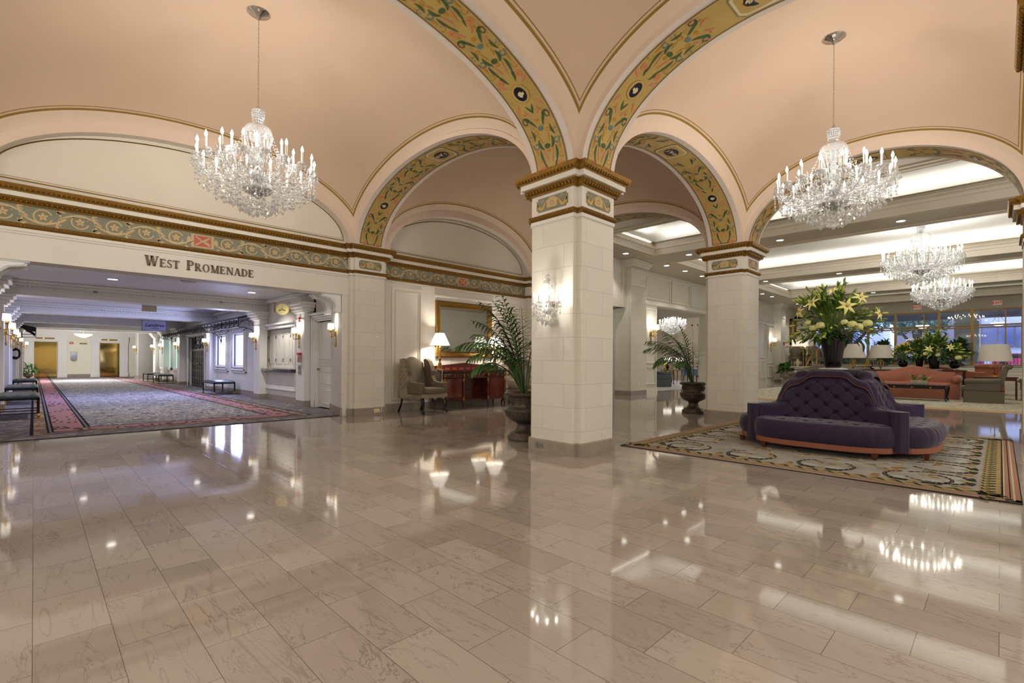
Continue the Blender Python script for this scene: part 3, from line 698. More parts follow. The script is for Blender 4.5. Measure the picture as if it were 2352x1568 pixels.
LT = letters(); root = empty('wall_sign', (0, 0, 0), 0, 'bronze serif wall letters reading West Promenade above the wide opening', 'sign')
txt = [('W', .155)] + [(c, .125) for c in 'EST'] + [(' ', .1)] + [('P', .155)] + [(c, .125) for c in 'ROMENADE']
tot = sum((LT[c][0] * h if c != ' ' else .09) for c, h in txt); k = 1.53 / tot; x = 1.19
for c, h in txt:
    if c == ' ': x += .09 * k; continue
    m = M(); wd = LT[c][0] * h * k
    for p in LT[c][1]:
        n = len(p); q = [(x + a * h * k, Y1 - .002, 2.535 + b * h) for a, b in p]; q2 = [(a, Y1 - .014, b) for a, _, b in q]
        m.add(q + q2, [list(range(n, 2 * n))] + [[i, (i + 1) % n, n + (i + 1) % n, n + i] for i in range(n)], letm)
    m.build('letter', root); x += wd
# ------------------------------------------------------------------ lobby beyond the arches
ZC = 4.45
lob = mat('lobby_ceiling_taupe', (190, 180, 164), .45); lobm = mat('lobby_moulding', (206, 196, 178), .4); cofw = mat('coffer_white', (236, 234, 226), .6)
lwall = mat('lobby_wall', (206, 200, 186), .42, var=.02); lpan = mat('lobby_panel', (214, 208, 195), .38)
m = M(); xs = [10.43]
for a, b in COFF: xs += [a, b]
xs.append(34.0)
for i in range(0, len(xs), 2):
    if xs[i + 1] - xs[i] > .02: m.box((xs[i], CY0, ZC), (xs[i + 1], CY1, ZC + .1), lob)
m.box((10.43, CY1, ZC), (34, 9.3, ZC + .1), lob); m.box((10.43, -7, ZC), (34, CY0, ZC + .1), lob)
struct(m.build('ceiling_lobby'))
for i, (x0, x1) in enumerate(COFF):
    root = empty('ceiling_coffer'); struct(root)
    p = [(x0, CY0), (x0, CY1), (x1, CY1), (x1, CY0)]   # clockwise: outward = into the recess
    g = M(); g.mould(p, [(-.20, ZC + .002), (-.19, ZC - .02), (-.13, ZC - .02), (-.12, ZC - .004), (-.04, ZC - .004), (-.03, ZC - .03), (.008, ZC - .03), (.01, ZC + .15), (.03, ZC + .17), (.03, ZC + .22), (.0, ZC + .25), (-.05, ZC + .30), (-.05, ZC + .335), (-.14 + .05, ZC + .35), (-.11, ZC + .36), (-.11, ZC + .39), (.04, ZC + .39)], lobm)
    g.build('crown_moulding', root)
    g = M(); q = [(x0 - .45, CY0 - .45), (x0 - .45, CY1 + .45), (x1 + .45, CY1 + .45), (x1 + .45, CY0 - .45)]
    g.mould(q, [(0, ZC + .1), (0, 5.02), (.12, 5.12), (.5, 5.2)], cofw, True, True)
    g.add([(x, y, 5.2) for x, y in q] + [(x, y, 4.551) for x, y in q] + [(x0 - .02, CY0 - .02, 4.551), (x0 - .02, CY1 + .02, 4.551), (x1 + .02, CY1 + .02, 4.551), (x1 + .02, CY0 - .02, 4.551)], [[0, 1, 2, 3], [4, 5, 9, 8], [5, 6, 10, 9], [6, 7, 11, 10], [7, 4, 8, 11]], cofw)
    g.build('coffer_dome', root)
m = M(); m.box((10.43, -7, 5.25), (34.1, 9.6, 5.3), taupe); struct(m.build('ceiling_lobby_slab'))
m = M(); m.box((10.38, -7, 4.58), (10.44, 9.3, 5.3), lob); struct(m.build('trim_lobby_beam'))
def pilaster(root, x0, x1, yf, yb, z1, shaft, cap, axis='x', fl=1):
    """pilaster against a wall; yf front, yb wall"""
    m = M(); P = lambda a, b, c: (a, b, c) if axis == 'x' else (b, a, c)
    def bx(a, b, mt, bev=0): m.box(P(*a), P(*b), mt, bev)
    s = 1 if yf < yb else -1
    bx((x0, yf, 0), (x1, yb, z1 - .1), shaft); bx((x0 - .02, yf - s * .02, 0), (x1 + .02, yb, .15), marb)
    for k, (o, a, b) in enumerate(((.02, .42, .38), (.05, .24, .20), (.09, .20, .13), (.14, .13, .06), (.18, .06, 0))):
        bx((x0 - o, yf - s * o, z1 - a), (x1 + o, yb, z1 - b), cap, .01)
    return m
# side wall, y = 9.1
YS = 9.1
m = M()
m.box((10.445, 8.75, 2.9), (13.9, 9.0, ZC), lwall)                        # wall over the passage
m.prism([(13.88, 8.55), (14.3, 8.55), (15.7, 10.2), (15.7, 12.7), (15.4, 12.7), (15.4, 10.25)], 0, 3.0, stone_grey); m.box((13.7, 8.7, 2.9), (13.9, 9.1, ZC), lwall)   # splayed passage wall
m.box((10.2, 9.5, 0), (10.45, 12.6, 3.2), lwall); m.box((10.2, 12.6, 0), (15.6, 12.8, 3.2), lwall); m.box((10.2, 9.0, 2.9), (15.6, 12.8, 3.0), lob)
m.box((14.2, YS, 0), (16.7, YS + .3, ZC), lwall); m.box((16.7, YS, 3.2), (21.0, YS + .3, ZC), lwall); m.box((21.0, YS, 0), (27.8, YS + .3, ZC), lwall)
m.box((27.8, YS, 3.25), (28.9, YS + .3, ZC), lwall); m.box((28.9, YS, 0), (34.2, YS + .3, ZC), lwall)
struct(m.build('wall_lobby_side'))
for (a, b, n) in ((13.9, 14.85, 8.5), (21.5, 22.4, 8.65), (30.1, 30.95, 8.75)):
    mm = pilaster(None, a, b, n, YS, ZC, stone, lpan)
    mm.box((a - .015, n - .015, 3.62), (b + .015, YS, 3.68), lpan, .005)
    for k in range(int((b - a) / .06)): mm.box((a + .03 + k * .06, n - .065, 4.21), (a + .06 + k * .06, n, 4.245), lpan)
    struct(mm.build('trim_pilaster'))
def wframe(m, x0, x1, z0, z1, y, ms, w=.06, d=.035):
    for (a, b, c, e) in ((x0, x1, z0, z0 + w), (x0, x1, z1 - w, z1), (x0, x0 + w, z0 + w, z1 - w), (x1 - w, x1, z0 + w, z1 - w)): m.box((a, y - d, c), (b, y, e), ms, .012)
m = M()
for a, b in ((15.0, 15.8), (15.86, 17.72), (17.82, 19.4), (19.5, 21.1), (22.6, 24.8), (24.9, 27.4), (27.6, 29.9)): wframe(m, a, b, 3.42, 4.30, YS, lpan)
m.box((14.85, YS - .03, 3.22), (30.1, YS, 3.36), lpan, .02)
for a, b in ((15.84, 16.62), (22.6, 24.6), (24.8, 27.5), (29.05, 29.95)): wframe(m, a, b, 1.05, 3.1, YS, lpan); wframe(m, a, b, .27, .95, YS, lpan)
m.box((14.85, YS - .03, 0), (16.7, YS, .16), lpan); m.box((21.0, YS - .03, 0), (27.7, YS, .16), lpan); m.box((28.95, YS - .03, 0), (34, YS, .16), lpan)
struct(m.build('trim_panelling'))
m = M(); m.box((27.8, YS + .06, 0), (28.9, YS + .12, 3.25), lpan)
for a, b in ((.25, 1.2), (1.35, 3.0)): wframe(m, 27.95, 28.75, a, b, YS + .06, lpan, .05, .03)
struct(m.build('door_2'))
# window wall, x = 34
XW = 34.0
m = M(); m.box((XW, -7, 3.86), (XW + .3, 9.3, ZC + .8), taupe); m.box((XW, -7, 0), (XW + .3, 9.3, .95), lpan); m.box((XW, 8.05, 0), (XW + .3, 9.3, 4), lwall)
m.box((XW - .12, -7, .93), (XW + .35, 8.05, 1.0), cream, .02)
for k in range(12): 
    y = -5 + k * 1.05; wf = M()
    m.box((XW - .02, y, .2), (XW, y + .03, .85), lpan); 
struct(m.build('wall_windows'))
m = M(); m.box((10.3, -7.1, 0), (34.2, -7, 5), lwall); struct(m.build('wall_lobby_far_side'))
bronz = mat('bronze_frame', (176, 142, 84), .35, .6)
ys = [8.0, 6.77, 5.34, 4.10, 2.29, 1.02, -.76, -2.2, -4, -5.3]
for i in range(len(ys) - 1):
    root = empty('window_%d' % (i + 1)); struct(root); a, b = ys[i + 1], ys[i]; m = M()
    m.box((XW - .05, a + .001, 1.0), (XW + .12, a + .055, 3.86), bronz); m.box((XW - .05, b - .055, 1.0), (XW + .12, b - .001, 3.86), bronz)
    for z in (1.03, 2.94, 3.06, 3.82): m.box((XW - .03, a, z - .03), (XW + .1, b, z + .035), bronz, .008)
    if b - a > 1.5: m.box((XW, mid(a, b) - .025 - .3, 1.0), (XW + .06, mid(a, b) + .025 - .3, 3.86), bronz)
    m.build('window_frame', root)
    g = M(); g.quad((XW + .05, a, 1.0), (XW + .05, b, 1.0), (XW + .05, b, 3.86), (XW + .05, a, 3.86), pane); g.build('pane', root)
# downlight fittings
dlm = mat('downlight_lens', (255, 250, 240), .5, emit=9); trimw = mat('downlight_trim', (235, 232, 225), .4)
def downlight(x, y, z, r=.085):
    t = M(); t.lathe([(r + .02, -.004), (r + .018, -.008), (r, -.006), (r, .0)], trimw, n=20, cap=False); l = M(); l.lathe([(0.001, -.003), (r, -.0035)], dlm, n=20, cap=False)
    e = empty('recessed_downlight', (x, y, z)); t.build('trim_ring', e); l.build('lens', e); return e
d0 = None
NW = ['nearest', 'second', 'third', 'fourth', 'fifth', 'sixth', 'seventh', 'eighth', 'ninth, added for light,', 'tenth, added for light,']
def put_dl(x, y, z, label, group):
    global d0
    if d0 is None: d0 = downlight(x, y, z); e = d0
    else: e = dup(d0, (x, y, z))
    tag(e, label, 'downlight', group); return e
BN = {14.5: 'first lobby ceiling beam past the arches', 21.4: 'second lobby ceiling beam', 28.3: 'third lobby ceiling beam'}
for xb in BN:
    row = sorted([q for q in DL if q[0] == xb and q[1] > -3 and q[1] < 8], key=lambda q: -q[1])
    for k, (x, y) in enumerate(row): put_dl(x, y, ZC, 'recessed downlight in the %s, %s from the side wall' % (BN[xb], NW[k] if k else 'closest'), 'lobby beam downlights')
for k, (x, y) in enumerate([q for q in DL if q[1] > 8]): put_dl(x, y, ZC, 'recessed downlight in the ceiling strip along the side wall, %s from the pillar' % NW[k], 'downlights along the side wall')
# the drawing room seen through the wide opening
m = M(); rw = mat('room_panel', (196, 186, 166), .45)
m.box((29.9, 9.4, 0), (30.2, 17.2, 4.2), rw); m.box((16.4, 17, 0), (30.2, 17.2, 4.2), rw); m.box((16.3, 9.4, 0), (16.5, 17.2, 4.2), rw); m.box((16.3, YS + .3, 3.95), (30.2, 17.2, 4.1), lob)
for x in (20, 22.4, 24.8, 27.2): wframe(m, x, x + 2, 1.0, 3.5, 17, rw, .08, .05); wframe(m, x, x + 2, .2, .85, 17, rw)
for y in (9.8, 11.8, 13.8): 
    for (c, e) in ((1.0, 3.5), (.2, .85)):
        for (a, b, c1, e1) in ((y, y + 1.7, c, c + .08), (y, y + 1.7, e - .08, e), (y, y + .08, c, e), (y + 1.62, y + 1.7, c, e)): m.box((29.85, a, c1), (29.9, b, e1), rw)
m.box((16.7, YS + .3, 3.2), (21, YS + 2.0, 3.3), taupe)
struct(m.build('wall_drawing_room'))
m = M(); m.box((16.3, 9.22, -.05), (30.2, 17.2, .002), mat('drawing_room_carpet', (168, 166, 166), .9, var=.15, vscale=5)); m.box((10.2, 9.22, -.06), (15.6, 12.8, .0), fm); struct(m.build('floor_drawing_room'))
lamp('AREA', 'drawing_room_fill_of_ceiling_lamps', (22.5, 12.6, 3.9), 120, NEUT, 3.0, (0, 0, 0), 3.0)

# ------------------------------------------------------------------ promenade
PX0, PX1, PYE, PZ = -.72, 4.7, 39.0, 2.78
pw = stone_material('promenade_ashlar', (212, 207, 197), .42, .9, .15); pc = mat('promenade_white', (222, 220, 216), .35); pgrey = mat('promenade_grey', (176, 172, 166), .5)
m = M()
m.box((PX0 - .3, 9.5, PZ), (PX1 + 1.4, PYE, PZ + .1), mat('promenade_ceiling', (205, 202, 200), .5)); struct(m.build('ceiling_promenade'))
m = M(); m.box((PX0 - .3, 9.5, 0), (PX0, PYE, 3.3), pw); m.box((PX0, 9.15 + .36, 2.44), (-.19, 10.3, PZ), pw); m.box((-.72, 9.16, 0), (-.44, 10.4, 2.9), pw); struct(m.build('wall_promenade_left'))
m = M()   # right wall, with recesses for the door, the shuttered counter and the shop windows
m.box((PX1, 9.5, 2.0), (PX1 + .3, 11.4, PZ), pw); m.box((PX1, 11.28, 0), (PX1 + .3, 12.5, PZ), pw); m.box((PX1, 12.5, 0), (PX1 + .3, 14.75, .9), pw); m.box((PX1, 12.5, 1.95), (PX1 + .3, 14.75, PZ), pw)
m.box((PX1, 14.75, 0), (PX1 + .3, 16.6, PZ), pw); m.box((PX1, 16.6, 0), (PX1 + .3, 19.8, .9), pw); m.box((PX1, 16.6, 1.95), (PX1 + .3, 19.8, PZ), pw); m.box((PX1, 17.75, .9), (PX1 + .3, 18.55, 1.95), pw)
m.box((PX1, 19.8, 0), (PX1 + .3, 21.6, PZ), pw); m.box((PX1, 21.6, 2.03), (PX1 + .3, 24.3, PZ), pw); m.box((PX1, 24.3, 0), (PX1 + .3, 26.3, PZ), pw)
m.box((PX1, 26.3, 0), (PX1 + .3, 33, .7), pw); m.box((PX1, 26.3, 2.1), (PX1 + .3, 33, PZ), pw)
for a, b in ((27.4, 27.9), (29.0, 29.6), (30.8, 33)): m.box((PX1, a, .7), (PX1 + .3, b, 2.1), pw)
m.box((PX1 + .3, 33, 0), (PX1 + 1.6, 33.2, PZ), pgrey); m.box((PX1 + 1.3, 33, 0), (PX1 + 1.6, PYE, PZ), pgrey)
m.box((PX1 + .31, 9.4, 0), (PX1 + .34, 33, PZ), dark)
m.prism([(4.33, 9.16), (PX1 + .3, 9.16), (PX1 + .3, 10.38), (4.66, 10.38)], 0, PZ, pw)
struct(m.build('wall_promenade_right'))
m = M(); m.prism([(4.30, 9.15), (4.34, 9.15), (4.67, 10.39), (4.64, 10.39)], 0, .16, marb); m.box((-.44, 9.15, 0), (-.42, 10.42, .16), marb)
for a, b in ((11.28, 12.5), (12.5, 16.6), (16.6, 21.6), (24.3, 33)): m.box((PX1 - .02, a, 0), (PX1, b, .16), marb)
m.box((PX0, 10.4, 0), (PX0 + .02, PYE, .16), marb); struct(m.build('baseboard_promenade'))
for y in (11.7, 14.85, 20.25, 25.3, 28.9, 31.2):
    mm = pilaster(None, y - .25, y + .25, 4.5, PX1, 2.46, pc, pc, 'y'); struct(mm.build('trim_promenade_pilaster'))
for y in (11.9, 14.85, 18.0, 20.25, 25.3, 28.9, 31.2):
    mm = pilaster(None, y - .25, y + .25, -.45, PX0, 2.46, pc, pc, 'y'); struct(mm.build('trim_promenade_pilaster'))
for y in (14.85, 20.25, 25.3, 28.9, 31.2):
    m = M(); m.box((PX0, y - .24, 2.46), (PX1, y + .24, PZ), pc)
    for s in (-1, 1):
        m.box((PX0, y + s * .24, 2.56), (PX1, y + s * .25, 2.575), pc); m.box((PX0, y + s * .24, 2.66), (PX1, y + s * .30, 2.72), pc, .01); m.box((PX0, y + s * .24, 2.72), (PX1, y + s * .36, PZ), pc, .015)
        if y < 22:
            for k in range(70): m.box((-.7 + k * .077, y + s * .24, 2.625), (-.66 + k * .077, y + s * .275, 2.66), pc)
    struct(m.build('trim_beam'))
m = M()
for x0, x1 in ((PX1 - .10, PX1), (PX0, PX0 + .10)): m.box((x0, 9.5, 2.68), (x1, 33, PZ), pc, .01)
struct(m.build('trim_promenade_cornice'))
# lift wall
root = empty('wall_lift_lobby'); struct(root)
m = M(); cr = mat('lift_wall_cream', (226, 222, 204), .4, var=.04)
m.box((-.9, PYE, 0), (PX1 + 1.6, PYE + .3, 3.2), cr); m.box((.98, PYE - .02, 0), (2.88, PYE, .2), marb); m.build('wall_face', root)
m = M()
for x0, x1 in ((.02, .96), (2.9, 3.82)):
    for a, b in ((x0 - .42, x0 - .04), (x1 + .04, x1 + .42)): m.box((a, PYE - .12, 0), (b, PYE, 2.5), pc); m.box((a - .03, PYE - .15, 0), (b + .03, PYE, .26), pc, .01); m.box((a - .02, PYE - .14, 2.0), (b + .02, PYE, 2.06), pc)
    m.box((x0 - .46, PYE - .14, 2.16), (x1 + .46, PYE, 2.5), pc)
m.box((-.9, PYE - .25, 2.5), (PX1, PYE, 2.78), pc); m.build('lift_surround', root)
dbrass = mat('polished_lift_brass', (172, 146, 84), .07, 1, bump=.22, bscale=.8)
for i, (x0, x1) in enumerate(((.02, .96), (2.9, 3.82))):
    d = empty('door_%d' % (i + 3)); struct(d); m = M(); m.box((x0, PYE - .03, 0), (x1, PYE - .005, 2.1), dbrass); m.build('brass_panel', d)
    m = M(); m.box((x0 + .05, PYE - .17, 2.26), (x1 - .1, PYE - .14, 2.34), brassdark); m.box((x0 + .35, PYE - .175, 2.285), (x0 + .41, PYE - .17, 2.315), mat('amber_indicator', (255, 190, 60), .5, emit=3)); m.build('floor_indicator', d)
# square grey piers beside the lifts
m = M(); m.box((4.15, 33.8, 0), (5.2, 35.0, PZ), mat('dark_grey_pier', (138, 136, 132), .6)); m.box((4.13, 33.78, 0), (5.22, 35.02, .2), marb); m.box((-1.1, 30.2, 0), (-.35, 31.3, PZ), pgrey); struct(m.build('trim_grey_pier'))
# carpet
def carpet_material():
    m = mat('promenade_carpet', (120, 118, 140), .95, spec=.1); L = m.node_tree.links.new; b = bsdf(m); x, y, z, co = xyz(m)
    dl = mth(m, 'SUBTRACT', x, .66); dr = mth(m, 'SUBTRACT', 3.28, x); dn = mth(m, 'SUBTRACT', y, 10.4)
    d = mth(m, 'MINIMUM', mth(m, 'MINIMUM', dl, dr), dn)
    def w(dens, s, th, seed):
        mp = nd(m, 'Mapping'); mp.inputs['Scale'].default_value = s; mp.inputs['Location'].default_value = (seed, seed * 2, 0); L(co, mp.inputs[0])
        n = nd(m, 'TexNoise'); n.inputs['Scale'].default_value = dens; n.inputs['Detail'].default_value = 1; n.inputs['Distortion'].default_value = 1.5; L(mp.outputs[0], n.inputs['Vector'])
        return n.outputs['Fac']
    n1 = w(5, (1, .6, 1), 0, 0); n2 = w(8, (.6, 1, 1), 0, 7)
    cv = mth(m, 'LESS_THAN', mth(m, 'ABSOLUTE', mth(m, 'SUBTRACT', n1, .47)), .02); cd = mth(m, 'GREATER_THAN', n2, .63)
    field = mixc(m, cv, lin((136, 134, 140)), lin((204, 200, 188))); field = mixc(m, cd, field, lin((64, 60, 72)))
    vo = nd(m, 'TexVoronoi'); vo.inputs['Scale'].default_value = 5; mp = nd(m, 'Mapping'); mp.inputs['Scale'].default_value = (1, .55, 1); L(co, mp.inputs[0]); L(mp.outputs[0], vo.inputs['Vector'])
    pink = mixc(m, mth(m, 'LESS_THAN', vo.outputs['Distance'], .36), lin((164, 124, 130)), lin((84, 54, 64))); pink = mixc(m, mth(m, 'LESS_THAN', vo.outputs['Distance'], .2), pink, lin((196, 170, 176)))
    outer = mixc(m, mth(m, 'GREATER_THAN', n2, .56), lin((112, 108, 114)), lin((150, 144, 142)))
    tan = mixc(m, mth(m, 'GREATER_THAN', n1, .55), lin((128, 104, 92)), lin((170, 150, 130)))
    c = field
    for a, k in ((0, 'k'), (-.03, 'g'), (-.06, 'k'), (-.085, 'pink'), (-.44, 'k'), (-.465, 'g'), (-.49, 'k'), (-.515, 'tan'), (-.66, 'k'), (-.70, 'outer')):
        col = {'k': lin((36, 32, 42)), 'g': lin((120, 116, 120)), 'pink': pink, 'tan': tan, 'outer': outer}[k]
        c = mixc(m, mth(m, 'LESS_THAN', d, a), c, col)
    L(c, b.inputs['Base Color'])
    bp = nd(m, 'Bump'); bp.inputs['Strength'].default_value = .3; nn = nd(m, 'TexNoise'); nn.inputs['Scale'].default_value = 300; L(nn.outputs['Fac'], bp.inputs['Height']); L(bp.outputs['Normal'], b.inputs['Normal'])
    return m
m = M(); m.box((PX0 + .02, 9.23, .0), (PX1 - .02, PYE - .17, .006), carpet_material()); m.box((-1.3, 9.21, 0), (4.5, 9.235, .009), dark)
tag(m.build('carpet'), 'grey patterned carpet with pink border running down the promenade', 'carpet')
# ------------------------------------------------------------------ chandeliers
def drop(m, x, y, z, s, mt=None):
    """faceted almond drop with a bead above it"""
    mt = mt or crystal
    m.octa((x, y, z - .25 * s), .16 * s, .16 * s, mt)
    n = 6; vs = [(x, y, z - .42 * s)] + [(x + .2 * s * math.cos(k * PI / 3), y + .2 * s * math.sin(k * PI / 3), z - .85 * s) for k in range(n)] + [(x, y, z - 1.12 * s)]
    m.add(vs, [[0, 1 + k, 1 + (k + 1) % n] for k in range(n)] + [[7, 1 + (k + 1) % n, 1 + k] for k in range(n)], mt)
def beadline(m, a, b, sag, step, r, flip=False):
    a, b = Vector(a), Vector(b); n = max(2, int((b - a).length * 1.08 / step))
    for i in range(n + 1):
        t = i / n; p = a + (b - a) * t; m.octa((p.x, p.y, p.z - sag * 4 * t * (1 - t)), r, r * 1.15, crystal)
def make_chandelier(label, loc, chain_h, n1=16, n2=8, dense=1.0, scale=1.0, group=None, top=True):
    """local z=0 is the level of the drip pans; chain_h is the height of the ceiling plate above it"""
    root = empty('chandelier', loc, 0, label, 'chandelier', group); root.scale = (scale,) * 3
    R1, R2 = .64, .40
    m = M(); m.lathe([(.135, chain_h - .0), (.135, chain_h - .012), (.12, chain_h - .02), (.115, chain_h - .03), (.08, chain_h - .036), (.075, chain_h - .05), (.035, chain_h - .056), (.025, chain_h - .09), (.01, chain_h - .1)], chrome, n=24); m.build('canopy', root)
    m = M(); z = chain_h - .1; k = 0
    while z > .80:
        a = (k % 2) * PI / 2; m.tube([(.009 * math.cos(a + q) * 1.0 if 0 else .008 * math.cos(q) * math.cos(a), .008 * math.cos(q) * math.sin(a), z - .015 + .017 * math.sin(q)) for q in [i * PI / 4 for i in range(9)]], .0025, chrome, 4, False); z -= .028; k += 1
    m.build('chain', root)
    # body: crown, dome, baluster, bowl
    m = M(); m.lathe([(.004, .80), (.02, .785), (.014, .76), (.045, .74), (.07, .745), (.072, .735), (.05, .72), (.03, .68), (.035, .6), (.03, .56), (.10, .553), (.145, .52), (.158, .48), (.165, .45), (.168, .42)], crystal, n=20, cap=False); m.build('glass_dome', root)
    m = M(); m.lathe([(.018, .78), (.018, .3), (.05, .26), (.03, .2), (.055, .12), (.03, .05), (.05, 0), (.085, -.05), (.06, -.10), (.03, -.14), (.05, -.20), (.17, -.21), (.175, -.235), (.14, -.27), (.05, -.31), (.02, -.34)], mat('silvered_glass', (190, 194, 192), .12, .5), n=20); m.build('baluster', root)
    am = M(); pts = [(.05, 0, -.06), (.16, 0, -.16), (.30, 0, -.20), (.44, 0, -.185), (.56, 0, -.12), (.62, 0, -.05), (R1, 0, -.005)]
    am.tube([tuple(p) for p in pts], .008, crystal, 6); am.lathe([(.012, -.01), (.045, .012), (.058, .028), (.055, .03), (.02, .018)], crystal, (R1, 0, 0), 10, cap=False)
    for k in range(8): a = k * PI / 4; drop(am, R1 + .055 * math.cos(a), .055 * math.sin(a), .02, .065)
    beadline(am, (R1, 0, -.02), (.2, 0, -.1), .05, .03, .009)
    bm2 = M(); bm2.tube([(.18, 0, .0), (.26, 0, -.08), (.35, 0, -.04), (R2, 0, .1)], .007, crystal, 6); bm2.lathe([(.012, .09), (.05, .12), (.05, .125), (.02, .115)], crystal, (R2, 0, 0), 10, cap=False)
    for k in range(6): a = k * PI / 3; drop(bm2, R2 + .045 * math.cos(a), .045 * math.sin(a), .12, .06)
    cm = M(); cm.lathe([(.0115, 0), (.0115, .135)], candlem, n=10); fl = M(); fl.lathe([(.004, .135), (.013, .150), (.016, .168), (.010, .19), (.001, .215)], bulbm, n=8, cap=False)
    proto = {}
    for n, R, geo, z0, ph in ((n1, R1, am, .02, 0), (n2, R2, bm2, .11, .2)):
        for k in range(n):
            if R not in proto:
                a = geo.build('candle_arm', root); c = cm.build('candle', a, (R, 0, z0)); b = fl.build('flame_bulb', a, (R, 0, z0)); proto[R] = (a, c, b); q = a
            else:
                a0, c0, b0 = proto[R]; q = a0.copy(); C.objects.link(q); q.parent = root
                for ch in (c0, b0): w = ch.copy(); C.objects.link(w); w.parent = q
            q.rotation_euler.z = 2 * PI * k / n + ph
    # strings and pendants: too many to count
    m = M(); r2 = random.Random(5)
    for k in range(18):
        a = 2 * PI * k / 18; c, s = math.cos(a), math.sin(a)
        beadline(m, (.165 * c, .165 * s, .42), (.075 * c, .075 * s, .08), -.015, .025, .0125)
        beadline(m, (.070 * c, .070 * s, .735), (.058 * c, .058 * s, .585), -.005, .03, .009)
        for j in range(2): m.octa((.068 * c, .068 * s, .70 - j * .03), .012, .018, crystal)
    for k in range(n1):
        a = 2 * PI * k / n1; a2 = a + 2 * PI / n1
        beadline(m, (R1 * math.cos(a), R1 * math.sin(a), -.01), (R1 * math.cos(a2), R1 * math.sin(a2), -.01), .07, .024, .009)
        beadline(m, (.6 * math.cos(a), .6 * math.sin(a), -.06), (.36 * math.cos(a), .36 * math.sin(a), .12), .06, .026, .009)
        beadline(m, (.58 * math.cos(a), .58 * math.sin(a), -.09), (.2 * math.cos(a), .2 * math.sin(a), -.30), .10, .028, .010)
    for k in range(12):
        a = 2 * PI * k / 12; beadline(m, (.40 * math.cos(a), .40 * math.sin(a), .09), (.17 * math.cos(a), .17 * math.sin(a), .42), .10, .026, .009)
    for (r, z, n, s) in ((.655, -.13, 30, .075), (.60, -.17, 30, .085), (.53, -.22, 30, .09), (.46, -.25, 28, .10), (.38, -.30, 26, .10), (.30, -.33, 22, .11), (.22, -.37, 16, .12), (.14, -.40, 10, .12), (.05, -.42, 4, .13), (.42, .06, 22, .08), (.30, .18, 16, .08), (.24, .02, 14, .08), (.50, -.08, 24, .08), (.33, -.12, 20, .09)):
        for k in range(int(n * dense)):
            a = 2 * PI * (k + r2.random() * .5) / int(n * dense); rr = r + r2.uniform(-.02, .02)
            drop(m, rr * math.cos(a), rr * math.sin(a), z + r2.uniform(-.02, .02), s * r2.uniform(.8, 1.15))
            m.octa((rr * math.cos(a), rr * math.sin(a), z + .02), .010, .012, crystal); m.octa((rr * math.cos(a), rr * math.sin(a), z + .045), .009, .011, crystal)
    tag(m.build('crystal_pendants', root), None, kind='stuff')
    return root
CL = [('crystal chandelier over the left bay, in front of the west lunette', 1.955), ('crystal chandelier over the right bay, above the purple settee', 1.955),
      ('large crystal chandelier in the lobby, the nearer of two in line', .80), ('crystal chandelier farthest down the lobby, close to the windows', .80), ('crystal chandelier in the side room behind the potted palm', .6)]
for (x, y, z, s), (lb, ch) in zip(CHAND, CL):
    big = s > 1.3
    make_chandelier(lb, (x, y, z - .10), ch if s <= 1.0 else (((.85 if x < 20 else .97) if big else .6)), 18 if not big else 22, 9 if not big else 12, 1, s)
    if big:  # stem up to the coffer
        pass
# ------------------------------------------------------------------ crystal wall sconce on the pillar
def crystal_sconce(loc, rz):
    root = empty('crystal_wall_sconce', loc, rz, 'five light crystal sconce hanging on the near stone pillar', 'wall sconce')
    m = M(); m.lathe([(.05, .02), (.05, -.02)], chrome, (0, 0, 0), 16); m.T = None; m.tube([(0, 0, 0), (.10, 0, -.02)], .012, chrome); m.build('wall_plate', root)
    m = M(); m.lathe([(.004, .34), (.012, .33), (.04, .315), (.045, .3), (.02, .28), (.06, .25), (.075, .2), (.07, .18)], crystal, (.11, 0, 0), 16, cap=False); m.lathe([(.01, .3), (.012, .0), (.03, -.05), (.05, -.1), (.02, -.14)], mat('silvered_glass', (190, 194, 192), .12, .5), (.11, 0, 0), 12); m.build('glass_stem', root)
    for k, a in enumerate((-1.45, -.75, 0, .75, 1.45)):
        c, s = math.cos(a), math.sin(a); R = .17; b = (.11 + R * c, R * s, -.03); m = M()
        m.tube([(.11, 0, -.09), (.11 + .08 * c, .08 * s, -.13), (.11 + .14 * c, .14 * s, -.1), b], .006, crystal, 6); m.lathe([(.01, -.03), (.035, -.015), (.04, -.005), (.015, -.012)], crystal, (b[0], b[1], 0), 10, cap=False)
        for q in range(5): drop(m, b[0] + .035 * math.cos(q * 1.26), b[1] + .035 * math.sin(q * 1.26), -.01, .06)
        ar = m.build('candle_arm', root); m = M(); m.lathe([(.008, 0), (.008, .085)], candlem, n=8); m.build('candle', ar, (b[0], b[1], -.015))
        m = M(); m.lathe([(.003, .08), (.010, .092), (.012, .105), (.007, .12), (.001, .138)], mat('flame_bulb_small', (255, 244, 225), .4, emit=40), n=8, cap=False); m.build('flame_bulb', ar, (b[0], b[1], -.015))
    m = M(); r2 = random.Random(3)
    for k in range(12):
        a = -PI / 2 + PI * k / 11; c, s = math.cos(a), math.sin(a); beadline(m, (.11 + .07 * c, .07 * s, .2), (.11 + .035 * c, .035 * s, .0), -.01, .022, .008)
        beadline(m, (.11 + .17 * c, .17 * s, -.06), (.11 + .04 * c, .04 * s, -.14), .05, .022, .007)
        for r, z in ((.18, -.08), (.13, -.14), (.08, -.18), (.03, -.2)): drop(m, .11 + r * c, r * s, z + r2.uniform(-.02, .02), .065)
    tag(m.build('crystal_pendants', root), None, kind='stuff'); 
    lamp('POINT', 'sconce_light', (.24, 0, .09), 8, NEUT, .04, parent=root)
crystal_sconce((XL[1] - HH - .001, 3.775, 1.80), PI)
